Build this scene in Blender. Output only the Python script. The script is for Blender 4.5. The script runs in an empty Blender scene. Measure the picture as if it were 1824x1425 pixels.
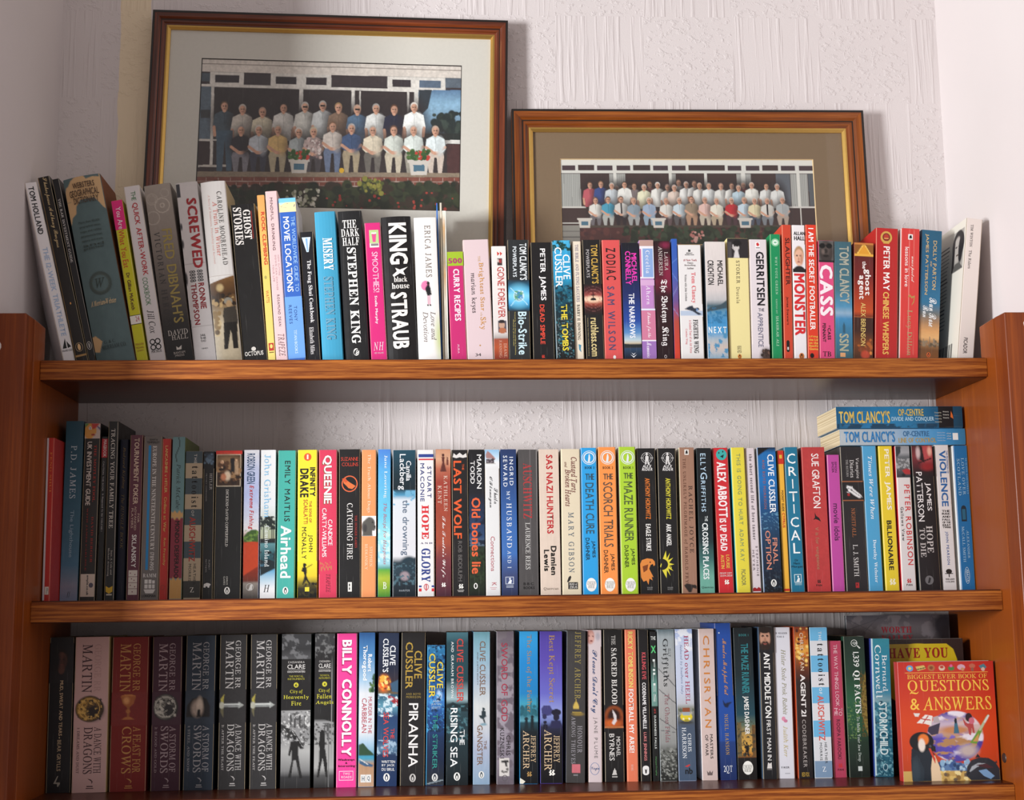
import bpy, bmesh, math, random
import numpy as np
from mathutils import Matrix, Vector
from mathutils.geometry import tessellate_polygon

scene = bpy.context.scene
col = bpy.context.collection
random.seed(7)

# ------------------------------------------------------------------ camera
S = 0.93                                     # metres per solved unit
Z0 = 1.50                                    # eye height above the floor
YAW, PITCH, ROLL, F = -0.05561, 0.15061, -0.01276, 2442.43
C = np.array([-0.12068 * S, -1.88941 * S, -0.00567 * S + Z0])
c_, s_ = math.cos(YAW), math.sin(YAW)
R1 = np.array([[c_, s_, 0], [-s_, c_, 0], [0, 0, 1]])
c_, s_ = math.cos(PITCH), math.sin(PITCH)
R2 = np.array([[1, 0, 0], [0, c_, s_], [0, -s_, c_]])
c_, s_ = math.cos(ROLL), math.sin(ROLL)
R3 = np.array([[c_, 0, s_], [0, 1, 0], [-s_, 0, c_]])
RC = R3 @ R2 @ R1                            # world -> (right, forward, up)

cam_d = bpy.data.cameras.new('camera')
cam_d.sensor_fit = 'HORIZONTAL'
cam_d.sensor_width = 36.0
cam_d.lens = F / 1824.0 * 36.0
cam_d.clip_start = 0.05
cam = bpy.data.objects.new('camera', cam_d)
col.objects.link(cam)
m = Matrix.Identity(4)
for i in range(3):
    m[i][0], m[i][1], m[i][2], m[i][3] = RC[0][i], RC[2][i], -RC[1][i], C[i]
cam.matrix_world = m
scene.camera = cam

# ------------------------------------------------------------------ light
world = bpy.data.worlds.new('room_ambient')
scene.world = world
world.use_nodes = True
bg = world.node_tree.nodes['Background']
bg.inputs[0].default_value = (1.0, 0.91, 0.885, 1)
bg.inputs[1].default_value = 0.50

ld = bpy.data.lights.new('window_left_offscreen', 'AREA')
ld.shape = 'RECTANGLE'
ld.size = 0.52
ld.size_y = 0.75
ld.energy = 142
ld.color = (0.97, 0.985, 1.0)
lo = bpy.data.objects.new('window_left_offscreen', ld)
lo.location = (-2.46, -1.66, 1.68)
lo.rotation_euler = (Vector((-0.36, 0.15, 1.95)) - Vector(lo.location)).to_track_quat('-Z', 'Y').to_euler()
col.objects.link(lo)

vs = scene.view_settings
vs.view_transform = 'Standard'
vs.look = 'None'
vs.gamma = 1.0
vs.use_curve_mapping = False
vs.exposure = 0.0

# ------------------------------------------------------------------ helpers
def atY(px, py, Y):
    d = RC.T @ np.array([(px - 912) / F, 1.0, (712.5 - py) / F])
    return C + d * ((Y - C[1]) / d[1])

def lin(c):
    """hex string -> linear rgb"""
    if not isinstance(c, str):
        return c
    if len(c) == 3:
        c = ''.join(k * 2 for k in c)
    v = [int(c[i:i + 2], 16) / 255 for i in (0, 2, 4)]
    return tuple(x / 12.92 if x <= 0.04045 else ((x + 0.055) / 1.055) ** 2.4 for x in v)

def link(o, parent=None):
    col.objects.link(o)
    if parent is not None:
        o.parent = parent
    return o

def tag(o, label=None, cat=None, group=None, kind=None):
    if label: o['label'] = label
    if cat: o['category'] = cat
    if group: o['group'] = group
    if kind: o['kind'] = kind
    return o

def empty(name, loc, rot=(0, 0, 0)):
    o = bpy.data.objects.new(name, None)
    o.empty_display_size = 0.02
    o.location = loc
    o.rotation_euler = rot
    return link(o)

def mesh_obj(name, V, Fc, mat, parent=None, cols=None, smooth=False):
    """V verts, Fc faces, cols: per-face linear colours (corner attribute Col)"""
    me = bpy.data.meshes.new(name)
    me.from_pydata([tuple(map(float, v)) for v in V], [], Fc)
    if cols is not None:
        a = me.color_attributes.new('Col', 'FLOAT_COLOR', 'CORNER')
        buf = np.ones((len(me.loops), 4), dtype=np.float32)
        k = 0
        for f, cc in zip(Fc, cols):
            buf[k:k + len(f), :3] = cc
            k += len(f)
        a.data.foreach_set('color', buf.ravel())
    me.materials.append(mat)
    if smooth:
        me.shade_smooth()
    me.update()
    return link(bpy.data.objects.new(name, me), parent)

def tri_obj(name, V, T, Cv, mat, parent):
    """fast triangle mesh with point colours"""
    V = np.asarray(V, dtype=np.float32); T = np.asarray(T, dtype=np.int32); Cv = np.asarray(Cv, dtype=np.float32)
    me = bpy.data.meshes.new(name)
    n, k = len(T), T.shape[1]
    me.vertices.add(len(V)); me.vertices.foreach_set('co', V.ravel())
    me.loops.add(n * k); me.loops.foreach_set('vertex_index', T.ravel())
    me.polygons.add(n)
    me.polygons.foreach_set('loop_start', np.arange(n, dtype=np.int32) * k)
    me.update(calc_edges=True)
    a = me.color_attributes.new('Col', 'FLOAT_COLOR', 'POINT')
    buf = np.ones((len(V), 4), dtype=np.float32); buf[:, :3] = Cv
    a.data.foreach_set('color', buf.ravel())
    me.materials.append(mat)
    return link(bpy.data.objects.new(name, me), parent)

def box(x0, x1, y0, y1, z0, z1):
    V = [(x0, y0, z0), (x1, y0, z0), (x1, y1, z0), (x0, y1, z0), (x0, y0, z1), (x1, y0, z1), (x1, y1, z1), (x0, y1, z1)]
    Fc = [(0, 3, 2, 1), (4, 5, 6, 7), (0, 1, 5, 4), (1, 2, 6, 5), (2, 3, 7, 6), (3, 0, 4, 7)]
    return V, Fc

def bevel_box(name, x0, x1, y0, y1, z0, z1, mat, parent=None, r=0.001, seg=2):
    bm = bmesh.new()
    V, Fc = box(x0, x1, y0, y1, z0, z1)
    vs_ = [bm.verts.new(v) for v in V]
    for f in Fc:
        bm.faces.new([vs_[i] for i in f])
    bmesh.ops.bevel(bm, geom=bm.edges[:], offset=r, segments=seg, affect='EDGES', profile=0.5)
    me = bpy.data.meshes.new(name)
    bm.to_mesh(me); bm.free()
    me.materials.append(mat)
    return link(bpy.data.objects.new(name, me), parent)

# ------------------------------------------------------------------ materials
def new_mat(name):
    mt = bpy.data.materials.new(name)
    mt.use_nodes = True
    nt = mt.node_tree
    return mt, nt, nt.nodes['Principled BSDF']

def N(nt, typ, **kw):
    n = nt.nodes.new(typ)
    for k, v in kw.items():
        setattr(n, k, v)
    return n

def noise(nt, vec, scale, detail=3, rough=0.5):
    n = N(nt, 'ShaderNodeTexNoise')
    n.inputs['Scale'].default_value = scale
    n.inputs['Detail'].default_value = detail
    n.inputs['Roughness'].default_value = rough
    if vec is not None:
        nt.links.new(vec, n.inputs['Vector'])
    return n

def mapping(nt, src, scale=(1, 1, 1), loc=(0, 0, 0)):
    mp = N(nt, 'ShaderNodeMapping')
    mp.inputs['Scale'].default_value = scale
    mp.inputs['Location'].default_value = loc
    nt.links.new(src, mp.inputs['Vector'])
    return mp.outputs[0]

def ramp(nt, src, stops):
    r = N(nt, 'ShaderNodeValToRGB')
    e = r.color_ramp.elements
    e[0].position, e[0].color = stops[0][0], (*lin(stops[0][1]), 1)
    e[1].position, e[1].color = stops[-1][0], (*lin(stops[-1][1]), 1)
    for p, c in stops[1:-1]:
        k = e.new(p); k.color = (*lin(c), 1)
    nt.links.new(src, r.inputs[0])
    return r.outputs[0]

def math_n(nt, op, a, b):
    n = N(nt, 'ShaderNodeMath', operation=op)
    for i, v in enumerate((a, b)):
        if isinstance(v, (int, float)): n.inputs[i].default_value = v
        else: nt.links.new(v, n.inputs[i])
    return n.outputs[0]

def mix_c(nt, fac, a, b, blend='MIX'):
    n = N(nt, 'ShaderNodeMix', data_type='RGBA', blend_type=blend)
    for i, v in ((0, fac), (6, a), (7, b)):
        if isinstance(v, (int, float)): n.inputs[i].default_value = v
        elif isinstance(v, tuple): n.inputs[i].default_value = (*v, 1)
        else: nt.links.new(v, n.inputs[i])
    return n.outputs[2]

def print_mat(name, rough, coat=0.0, wear=0.10):
    """printed card: ink colour carried by the mesh, with faint scuffs"""
    mt, nt, p = new_mat(name)
    at = N(nt, 'ShaderNodeAttribute', attribute_name='Col')
    tc = N(nt, 'ShaderNodeTexCoord')
    n1 = noise(nt, tc.outputs['Object'], 60, 4, 0.6)
    n2 = noise(nt, mapping(nt, tc.outputs['Object'], (700, 700, 25)), 1.0, 2)
    sc = ramp(nt, n2.outputs['Fac'], [(0.66, '000'), (0.80, 'fff')])
    c1 = mix_c(nt, math_n(nt, 'MULTIPLY', sc, wear), at.outputs['Color'], (0.75, 0.73, 0.7))
    nt.links.new(c1, p.inputs['Base Color'])
    rr = math_n(nt, 'MULTIPLY_ADD', n1.outputs['Fac'], 0.18)
    nt.nodes[-1].inputs[2].default_value = rough - 0.09
    nt.links.new(rr, p.inputs['Roughness'])
    p.inputs['Specular IOR Level'].default_value = 0.4
    p.inputs['Coat Weight'].default_value = coat
    p.inputs['Coat Roughness'].default_value = 0.18
    return mt

M_GLOSS = print_mat('glossy_printed_cover', 0.42, 0.10)
M_MATTE = print_mat('matt_printed_cover', 0.62, 0.0)
M_INK = print_mat('printed_ink', 0.50, 0.03, 0.04)

def paper_mat():
    mt, nt, p = new_mat('page_edges')
    tc = N(nt, 'ShaderNodeTexCoord')
    n = noise(nt, mapping(nt, tc.outputs['Object'], (1800, 3, 3)), 1.0, 1)
    c = ramp(nt, n.outputs['Fac'], [(0.25, 'a8916a'), (0.75, 'e6d6b4')])
    nt.links.new(c, p.inputs['Base Color'])
    p.inputs['Roughness'].default_value = 0.9
    return mt
M_PAPER = paper_mat()

def wood_mat(name, axis, dark, mid, light, rough, coat, scale=1.0, contrast=1.0):
    """varnished veneer: grain runs along axis ('x','z' or 'y')"""
    mt, nt, p = new_mat(name)
    tc = N(nt, 'ShaderNodeTexCoord')
    lo_, hi_ = 3.0 * scale, 120.0 * scale
    sc = {'x': (lo_, hi_, hi_), 'y': (hi_, lo_, hi_), 'z': (hi_, hi_, lo_)}[axis]
    v = mapping(nt, tc.outputs['Object'], sc)
    n1 = noise(nt, v, 1.0, 6, 0.6)
    v2 = mapping(nt, tc.outputs['Object'], tuple(x * 5 for x in sc))
    n2 = noise(nt, v2, 1.0, 3, 0.6)
    n3 = noise(nt, tc.outputs['Object'], 5.0, 2)
    a = math_n(nt, 'MULTIPLY', n1.outputs['Fac'], 0.62 * contrast)
    b = math_n(nt, 'MULTIPLY', n2.outputs['Fac'], 0.25 * contrast)
    s1 = math_n(nt, 'ADD', a, b)
    s2 = math_n(nt, 'ADD', s1, math_n(nt, 'MULTIPLY', n3.outputs['Fac'], 0.13))
    c = ramp(nt, s2, [(0.34, dark), (0.50, mid), (0.64, light)])
    nt.links.new(c, p.inputs['Base Color'])
    p.inputs['Roughness'].default_value = rough
    p.inputs['Coat Weight'].default_value = coat
    p.inputs['Coat Roughness'].default_value = 0.12
    p.inputs['Specular IOR Level'].default_value = 0.3
    bp = N(nt, 'ShaderNodeBump')
    bp.inputs['Strength'].default_value = 0.12
    bp.inputs['Distance'].default_value = 0.0006
    nt.links.new(n2.outputs['Fac'], bp.inputs['Height'])
    nt.links.new(bp.outputs[0], p.inputs['Normal'])
    return mt

M_LIP = wood_mat('shelf_lipping_wood', 'x', '4e2006', '77380d', 'ae6728', 0.5, 0.0, 2.6, 1.12)
M_BOARD = wood_mat('shelf_board_wood', 'x', '4a200e', '713718', '8c4c26', 0.33, 0.12, 0.8, 0.6)
M_SIDE = wood_mat('side_panel_wood', 'z', '843f0e', 'a8581a', 'bd6e2c', 0.42, 0.10, 0.5, 0.6)
M_STILE = wood_mat('stile_wood', 'z', '70300a', '984a14', 'b46826', 0.45, 0.05, 0.7, 0.7)
M_FRAME_H = wood_mat('frame_wood_rail', 'x', '2e1108', '5c260f', '7c3a18', 0.33, 0.4, 1.3)
M_FRAME_V = wood_mat('frame_wood_stile', 'z', '2e1108', '5c260f', '7c3a18', 0.33, 0.4, 1.3)
M_FRAME2_H = wood_mat('oak_frame_rail', 'x', '462008', '7a3c0e', '9a551b', 0.35, 0.35, 1.3)
M_FRAME2_V = wood_mat('oak_frame_stile', 'z', '462008', '7a3c0e', '9a551b', 0.35, 0.35, 1.3)

def plain_mat(name, c, rough, metal=0.0, spec=0.5, grain=0.05):
    mt, nt, p = new_mat(name)
    tc = N(nt, 'ShaderNodeTexCoord')
    n = noise(nt, tc.outputs['Object'], 220, 3)
    k = lin(c)
    cc = mix_c(nt, n.outputs['Fac'], tuple(x * (1 - grain) for x in k), tuple(min(1, x * (1 + grain)) for x in k))
    nt.links.new(cc, p.inputs['Base Color'])
    p.inputs['Roughness'].default_value = rough
    p.inputs['Metallic'].default_value = metal
    p.inputs['Specular IOR Level'].default_value = spec
    return mt
M_DARK = plain_mat('dark_stain', '1d0e08', 0.5)
M_BLACKLINE = plain_mat('black_frame_edge', '17100d', 0.4)
M_GOLD = plain_mat('gilt_slip', 'caa45a', 0.32, 0.85)
M_MAT1 = plain_mat('pale_grey_mount', 'cfcac2', 0.9, 0, 0.2)
M_MAT2 = plain_mat('brown_mount', '7d6852', 0.9, 0, 0.2)
M_PLUG = plain_mat('screw_plug', '2b211d', 0.5)
M_PLASTER = plain_mat('paint_edge', 'd9d3d0', 0.8)

def glass_mat():
    mt = bpy.data.materials.new('picture_glass'); mt.use_nodes = True
    nt = mt.node_tree; nt.nodes.clear()
    out = N(nt, 'ShaderNodeOutputMaterial')
    tr = N(nt, 'ShaderNodeBsdfTransparent'); gl = N(nt, 'ShaderNodeBsdfGlossy')
    tr.inputs[0].default_value = (0.97, 0.98, 0.97, 1)
    gl.inputs['Roughness'].default_value = 0.02
    lw = N(nt, 'ShaderNodeLayerWeight'); lw.inputs[0].default_value = 0.5
    pw = math_n(nt, 'POWER', lw.outputs['Facing'], 5.0)
    fac = math_n(nt, 'MULTIPLY_ADD', pw, 0.96); nt.nodes[-1].inputs[2].default_value = 0.04
    mx = N(nt, 'ShaderNodeMixShader')
    nt.links.new(fac, mx.inputs[0]); nt.links.new(tr.outputs[0], mx.inputs[1]); nt.links.new(gl.outputs[0], mx.inputs[2])
    nt.links.new(mx.outputs[0], out.inputs[0])
    return mt
M_GLASS = glass_mat()
M_CLEAR = bpy.data.materials.new('glass_back_face'); M_CLEAR.use_nodes = True
_nt = M_CLEAR.node_tree; _nt.nodes.clear()
_o = N(_nt, 'ShaderNodeOutputMaterial'); _t = N(_nt, 'ShaderNodeBsdfTransparent'); _nt.links.new(_t.outputs[0], _o.inputs[0])

SQ = 0.1345
def wall_mat(name, back):
    # back: 1 combed back wall, 0 plain side wall
    mt, nt, p = new_mat(name)
    tc = N(nt, 'ShaderNodeTexCoord')
    P = tc.outputs['Object']
    big = noise(nt, P, 2.2, 2)
    base = ramp(nt, big.outputs['Fac'], [(0.3, 'd0c8c7'), (0.7, 'd9d1d0')])
    fine = noise(nt, P, 420, 4, 0.65)
    if back == 1:
        sx = N(nt, 'ShaderNodeSeparateXYZ'); nt.links.new(P, sx.inputs[0])
        # squares of combed strokes alternating with stippled squares
        ck = N(nt, 'ShaderNodeTexChecker'); ck.inputs['Scale'].default_value = 1.0
        ck.inputs[1].default_value = (1, 1, 1, 1); ck.inputs[2].default_value = (0, 0, 0, 1)
        cm = N(nt, 'ShaderNodeCombineXYZ')
        nt.links.new(math_n(nt, 'MULTIPLY_ADD', sx.outputs[0], 1 / SQ), cm.inputs[0]); nt.nodes[-1].inputs[2].default_value = CKX
        nt.links.new(math_n(nt, 'MULTIPLY_ADD', sx.outputs[2], 1 / SQ), cm.inputs[2]); nt.nodes[-1].inputs[2].default_value = CKZ
        cm.inputs[1].default_value = 0.5
        nt.links.new(cm.outputs[0], ck.inputs[0])
        st = noise(nt, mapping(nt, P, (150, 1, 7)), 1.0, 3, 0.5)
        strokes = ramp(nt, st.outputs['Fac'], [(0.50, '000'), (0.66, 'fff')])
        sp = noise(nt, mapping(nt, P, (90, 1, 130)), 1.0, 3, 0.6)
        stip = ramp(nt, sp.outputs['Fac'], [(0.52, '000'), (0.66, 'fff')])
        hh = mix_c(nt, ck.outputs[1], stip, strokes)
        hgt = mix_c(nt, 0.2, hh, fine.outputs['Fac'])
        # an unpainted cream strip beside the tall picture
        wob = noise(nt, mapping(nt, P, (1, 1, 26)), 1.0, 3)
        xx = math_n(nt, 'MULTIPLY_ADD', wob.outputs['Fac'], 0.008); nt.links.new(sx.outputs[0], nt.nodes[-1].inputs[2])
        a = math_n(nt, 'GREATER_THAN', xx, STRIP0 + 0.004)
        b = math_n(nt, 'LESS_THAN', xx, STRIP1 + 0.004)
        c = math_n(nt, 'GREATER_THAN', sx.outputs[2], 1.80)
        fac = math_n(nt, 'MULTIPLY', math_n(nt, 'MULTIPLY', a, b), c)
        base = mix_c(nt, fac, base, lin('e3d2b6'))
    else:
        st = noise(nt, mapping(nt, P, (1, 60, 30)), 1.0, 3, 0.5)
        hgt = mix_c(nt, 0.4, st.outputs['Fac'], fine.outputs['Fac'])
    nt.links.new(base, p.inputs['Base Color'])
    p.inputs['Roughness'].default_value = 0.75
    p.inputs['Specular IOR Level'].default_value = 0.25
    bp = N(nt, 'ShaderNodeBump')
    bp.inputs['Strength'].default_value = 0.42 if back == 1 else 0.35
    bp.inputs['Distance'].default_value = 0.0022 if back == 1 else 0.001
    nt.links.new(hgt, bp.inputs['Height'])
    nt.links.new(bp.outputs[0], p.inputs['Normal'])
    return mt

# ------------------------------------------------------------------ setting
WI = 0.665 * S                # half inner width of the bookcase
YB = 0.2105 * S               # back wall plane
ZT = {1: 0.34064 * S + Z0, 2: 0.01166 * S + Z0, 3: -0.25087 * S + Z0}   # shelf tops
TH = 0.0295 * S               # shelf thickness
XL, XR = -0.7115 * S, 0.7035 * S
ck0 = atY(988, 28, YB)
CKX, CKZ = -ck0[0] / SQ + 20, -ck0[2] / SQ + 20
STRIP0, STRIP1 = atY(211, 150, YB)[0], atY(266, 150, YB)[0]
M_WALLB = wall_mat('combed_wallpaper_paint', 1)
M_WALLS = wall_mat('side_wall_paint', 0)
EDGE = -0.162                 # how far the alcove sides come forward
def slab(name, x0, x1, y0, y1, z0, z1, mat):
    V, Fc = box(x0, x1, y0, y1, z0, z1)
    return tag(mesh_obj(name, V, Fc, mat), kind='structure')
ZC = 2.75
slab('wall_back', XL - 0.02, XR + 0.02, YB, YB + 0.08, 0, ZC, M_WALLB)
wl = slab('wall_left', XL - 0.45, XL, EDGE, YB + 0.08, 0, ZC, M_WALLS)
wr = slab('wall_right', XR, XR + 0.45, -0.42, YB + 0.08, 0, ZC, M_WALLS)
mf, ntf, pf = new_mat('floor_carpet')
tcf = N(ntf, 'ShaderNodeTexCoord')
nf = noise(ntf, tcf.outputs['Object'], 300, 4)
ntf.links.new(ramp(ntf, nf.outputs['Fac'], [(0.3, '6b5748'), (0.7, '8d7765')]), pf.inputs['Base Color'])
pf.inputs['Roughness'].default_value = 0.95
slab('floor', -3.2, 2.6, -3.6, YB + 0.08, -0.05, 0, mf)

# bookcase
case = empty('bookcase', (0, 0.06, 0))
tag(case, 'varnished orange-brown wooden bookcase built into the wall alcove', 'bookcase')
def case_part(o):
    o.parent = case
    o.matrix_parent_inverse = Matrix.Translation((0, -0.06, 0))
    return o
ZP = 0.39085 * S + Z0
YP = -0.029 * S
for sgn, xw in ((-1, XL), (1, XR)):
    # side panel with a short horn rising above the top shelf
    x0, x1 = sgn * WI, sgn * (WI + 0.018)
    prof = [(YP, 0.0), (YB - 0.001, 0.0), (YB - 0.001, ZT[1] - 0.004), (0.019, ZT[1] - 0.004), (0.019, ZP - 0.002), (YP, ZP)]
    V = [(x0, y, z) for y, z in prof] + [(x1, y, z) for y, z in prof]
    n = len(prof)
    Fc = [tuple(range(n)), tuple(range(2 * n - 1, n - 1, -1))] + [(i, i + n, (i + 1) % n + n, (i + 1) % n) for i in range(n)]
    o = mesh_obj('side_panel', V, Fc, M_SIDE)
    b = o.modifiers.new('bevel', 'BEVEL'); b.width = 0.0012; b.segments = 2; b.limit_method = 'ANGLE'
    case_part(o)
    xa, xb = sorted((sgn * (WI + 0.0012), xw))
    case_part(bevel_box('front_stile', xa, xb, -0.066 * S, YP + 0.0005, 0.0, ZP + 0.001, M_STILE, None, 0.0018, 3))
for k in (1, 2, 3):
    zt = ZT[k]
    bd = case_part(bevel_box('shelf', -WI, WI, 0.0045, YB - 0.0005, zt - TH, zt, M_BOARD, None, 0.0008, 2))
    lp = bevel_box('edge_lipping', -WI + 0.0002, WI - 0.0002, 0.0, 0.0046, zt - TH + 0.0012, zt - 0.0014, M_LIP, None, 0.0007, 2)
    lp.parent = bd
# recessed screw plug low on one side panel
pp = atY(1789, 1350, 0.0)
d_ = RC.T @ np.array([(1789 - 912) / F, 1.0, (712.5 - 1350) / F])
pp = C + d_ * ((WI - C[0]) / d_[0])
bm = bmesh.new()
bmesh.ops.create_cone(bm, cap_ends=True, segments=20, radius1=0.0065, radius2=0.0055, depth=0.0012)
bmesh.ops.rotate(bm, verts=bm.verts, cent=(0, 0, 0), matrix=Matrix.Rotation(-math.pi / 2, 3, 'Y'))
bmesh.ops.translate(bm, verts=bm.verts, vec=(WI - 0.0004, pp[1], pp[2]))
me = bpy.data.meshes.new('screw_plug'); bm.to_mesh(me); bm.free(); me.materials.append(M_PLUG)
case_part(link(bpy.data.objects.new('screw_plug', me)))
# ragged edge of wall paint lapping over the stiles
for sgn, xw, zlo, zhi, wd in ((-1, XL, ZP - 0.10, ZP + 0.0, 0.013), (1, XR, ZP - 0.085, ZP - 0.004, 0.011)):
    V, Fc = [], []
    n = 26
    rr = random.Random(3 + sgn)
    for i in range(n + 1):
        z = zlo + (zhi - zlo) * i / n
        w_ = wd * (0.55 + 0.45 * rr.random()) * (0.35 + 0.65 * min(1, 4 * (i / n), 6 * (1 - i / n) + 0.3))
        V += [(xw, -0.066 * S - 0.0009, z), (xw - sgn * w_, -0.066 * S - 0.0009, z), (xw, -0.066 * S + 0.001, z), (xw - sgn * w_ , -0.066 * S + 0.001, z)]
        if i:
            a, b = 4 * (i - 1), 4 * i
            Fc += [(a, a + 1, b + 1, b), (a + 1, a + 3, b + 3, b + 1)]
    o = mesh_obj('paint_edge', V, Fc, M_PLASTER, wl if sgn < 0 else wr)

# ------------------------------------------------------------------ lettering
_cu = bpy.data.curves.new('glyph_source', 'FONT')
_cu.resolution_u = 2
_ob = bpy.data.objects.new('glyph_source', _cu)
col.objects.link(_ob)
# style: (capital base, lowercase base, shear, fattening); None = plain sans
STY = {'s': (None, None, 0.0, 0.006), 'c': (None, None, 0.0, 0.0), 'S': (None, None, 0.0, 0.014), 'b': (None, None, 0.0, 0.024), 'B': (None, None, 0.0, 0.036),
       'x': (None, None, 0.22, 0.022), 'm': (None, None, 0.0, 0.0),
       'r': (0x1D400, 0x1D41A, 0.0, 0.0), 'q': (0x1D400, 0x1D41A, 0.0, 0.012),
       'i': (0x1D434, 0x1D44E, 0.0, 0.0), 'R': (0x1D434, 0x1D44E, -0.26, 0.006), 'I': (0x1D434, 0x1D44E, 0.0, 0.010),
       'w': (0x1D4D0, 0x1D4EA, 0.0, 0.0), 'f': (0x1D56C, 0x1D586, 0.0, 0.0)}
_raw, _gl = {}, {}
def outline(s):
    if s in _raw:
        return _raw[s]
    _cu.body = s
    dg = bpy.context.evaluated_depsgraph_get(); dg.update()
    ev = _ob.evaluated_get(dg); me = ev.to_mesh()
    me.calc_loop_triangles()
    buf = np.zeros(len(me.vertices) * 3); me.vertices.foreach_get('co', buf)
    T = np.array([t.vertices[:] for t in me.loop_triangles], dtype=np.int32).reshape(-1, 3)
    V = buf.reshape(-1, 3)[:, :2].copy()
    ev.to_mesh_clear()
    _raw[s] = (V, T)
    return _raw[s]
def glyph(ch, st):
    k = (ch, st)
    if k in _gl:
        return _gl[k]
    cb, lb, sh, fat = STY[st]
    s = ch
    if cb:
        if 'A' <= ch <= 'Z': s = chr(cb + ord(ch) - 65)
        elif 'a' <= ch <= 'z': s = chr(lb + ord(ch) - 97)
        if s == chr(0x1D455): s = '\u210E'
    V, T = outline(s)
    V = V.copy()
    if sh and (s != ch or st == 'x') and len(V):
        V[:, 0] += sh * V[:, 1]
    V = np.concatenate([V, np.zeros((len(V), 1))], 1)          # third column: ink layer
    if fat and len(V):
        n = len(V)
        V = np.concatenate([V + np.array((d[0] * fat, d[1] * fat, i)) for i, d in enumerate(((-1, -.6), (1, -.6), (1, .6), (-1, .6)))])
        T = np.concatenate([T + n * i for i in range(4)])
    if len(V):
        V[:, 0] -= V[:, 0].min(); w = V[:, 0].max()
    else: w = 0.25
    _gl[k] = (V, T, w)
    return _gl[k]

def layout(text, font):
    """-> verts scaled to the unit box (x along reading direction, y up), tris"""
    st = font[0]
    gap = 0.065 + (int(font[1:]) / 10 if len(font) > 1 else 0)
    if st in 'iIw': gap -= 0.04
    x = 0; VV, TT, n = [], [], 0
    for ch in text:
        if ch == ' ':
            x += 0.26 + gap; continue
        V, T, w = glyph(ch, st)
        if len(V):
            VV.append(V + np.array([x, 0, 0])); TT.append(T + n); n += len(V)
        x += w + gap
    V = np.concatenate(VV); T = np.concatenate(TT)
    lo_, hi_ = V.min(0), V.max(0)
    lay = V[:, 2].copy()
    V = (V - lo_) / np.maximum(hi_ - lo_, 1e-6)
    V[:, 2] = lay * 0.000012
    return V, T

# ------------------------------------------------------------------ painter for printed pictures
_rng = np.random.default_rng(5)
def value_noise(x, y, seed=0):
    rs = np.random.default_rng(seed); G = rs.random((64, 64))
    xi = np.floor(x).astype(int); yi = np.floor(y).astype(int)
    fx = x - xi; fy = y - yi
    fx = fx * fx * (3 - 2 * fx); fy = fy * fy * (3 - 2 * fy)
    g = lambda a, b: G[a % 64, b % 64]
    return (g(xi, yi) * (1 - fx) + g(xi + 1, yi) * fx) * (1 - fy) + (g(xi, yi + 1) * (1 - fx) + g(xi + 1, yi + 1) * fx) * fy

def fbm(x, y, seed=0):
    r = 0.0; a = 0.5; c, s = 0.8, 0.6
    for k in range(4):
        r = r + a * value_noise(x + 7.3 * k, y + 3.1 * k, seed + k)
        x, y = 2.07 * (c * x - s * y), 2.07 * (s * x + c * y); a *= 0.5
    return r / 0.9375

def in_poly(U, Y, pts):
    """coverage of a polygon, four samples per cell"""
    du = (U[0, 1] - U[0, 0]) / 4; dy = (Y[1, 0] - Y[0, 0]) / 4
    return sum(in_poly1(U + a * du, Y + b * dy, pts).astype(float) for a in (-1, 1) for b in (-1, 1)) / 4

def in_poly1(U, Y, pts):
    r = np.zeros(U.shape, bool)
    j = len(pts) - 1
    for i in range(len(pts)):
        (xi, yi), (xj, yj) = pts[i], pts[j]
        if yi != yj:
            r ^= ((yi > Y) != (yj > Y)) & (U < (xj - xi) * (Y - yi) / (yj - yi) + xi)
        j = i
    return r

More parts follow.
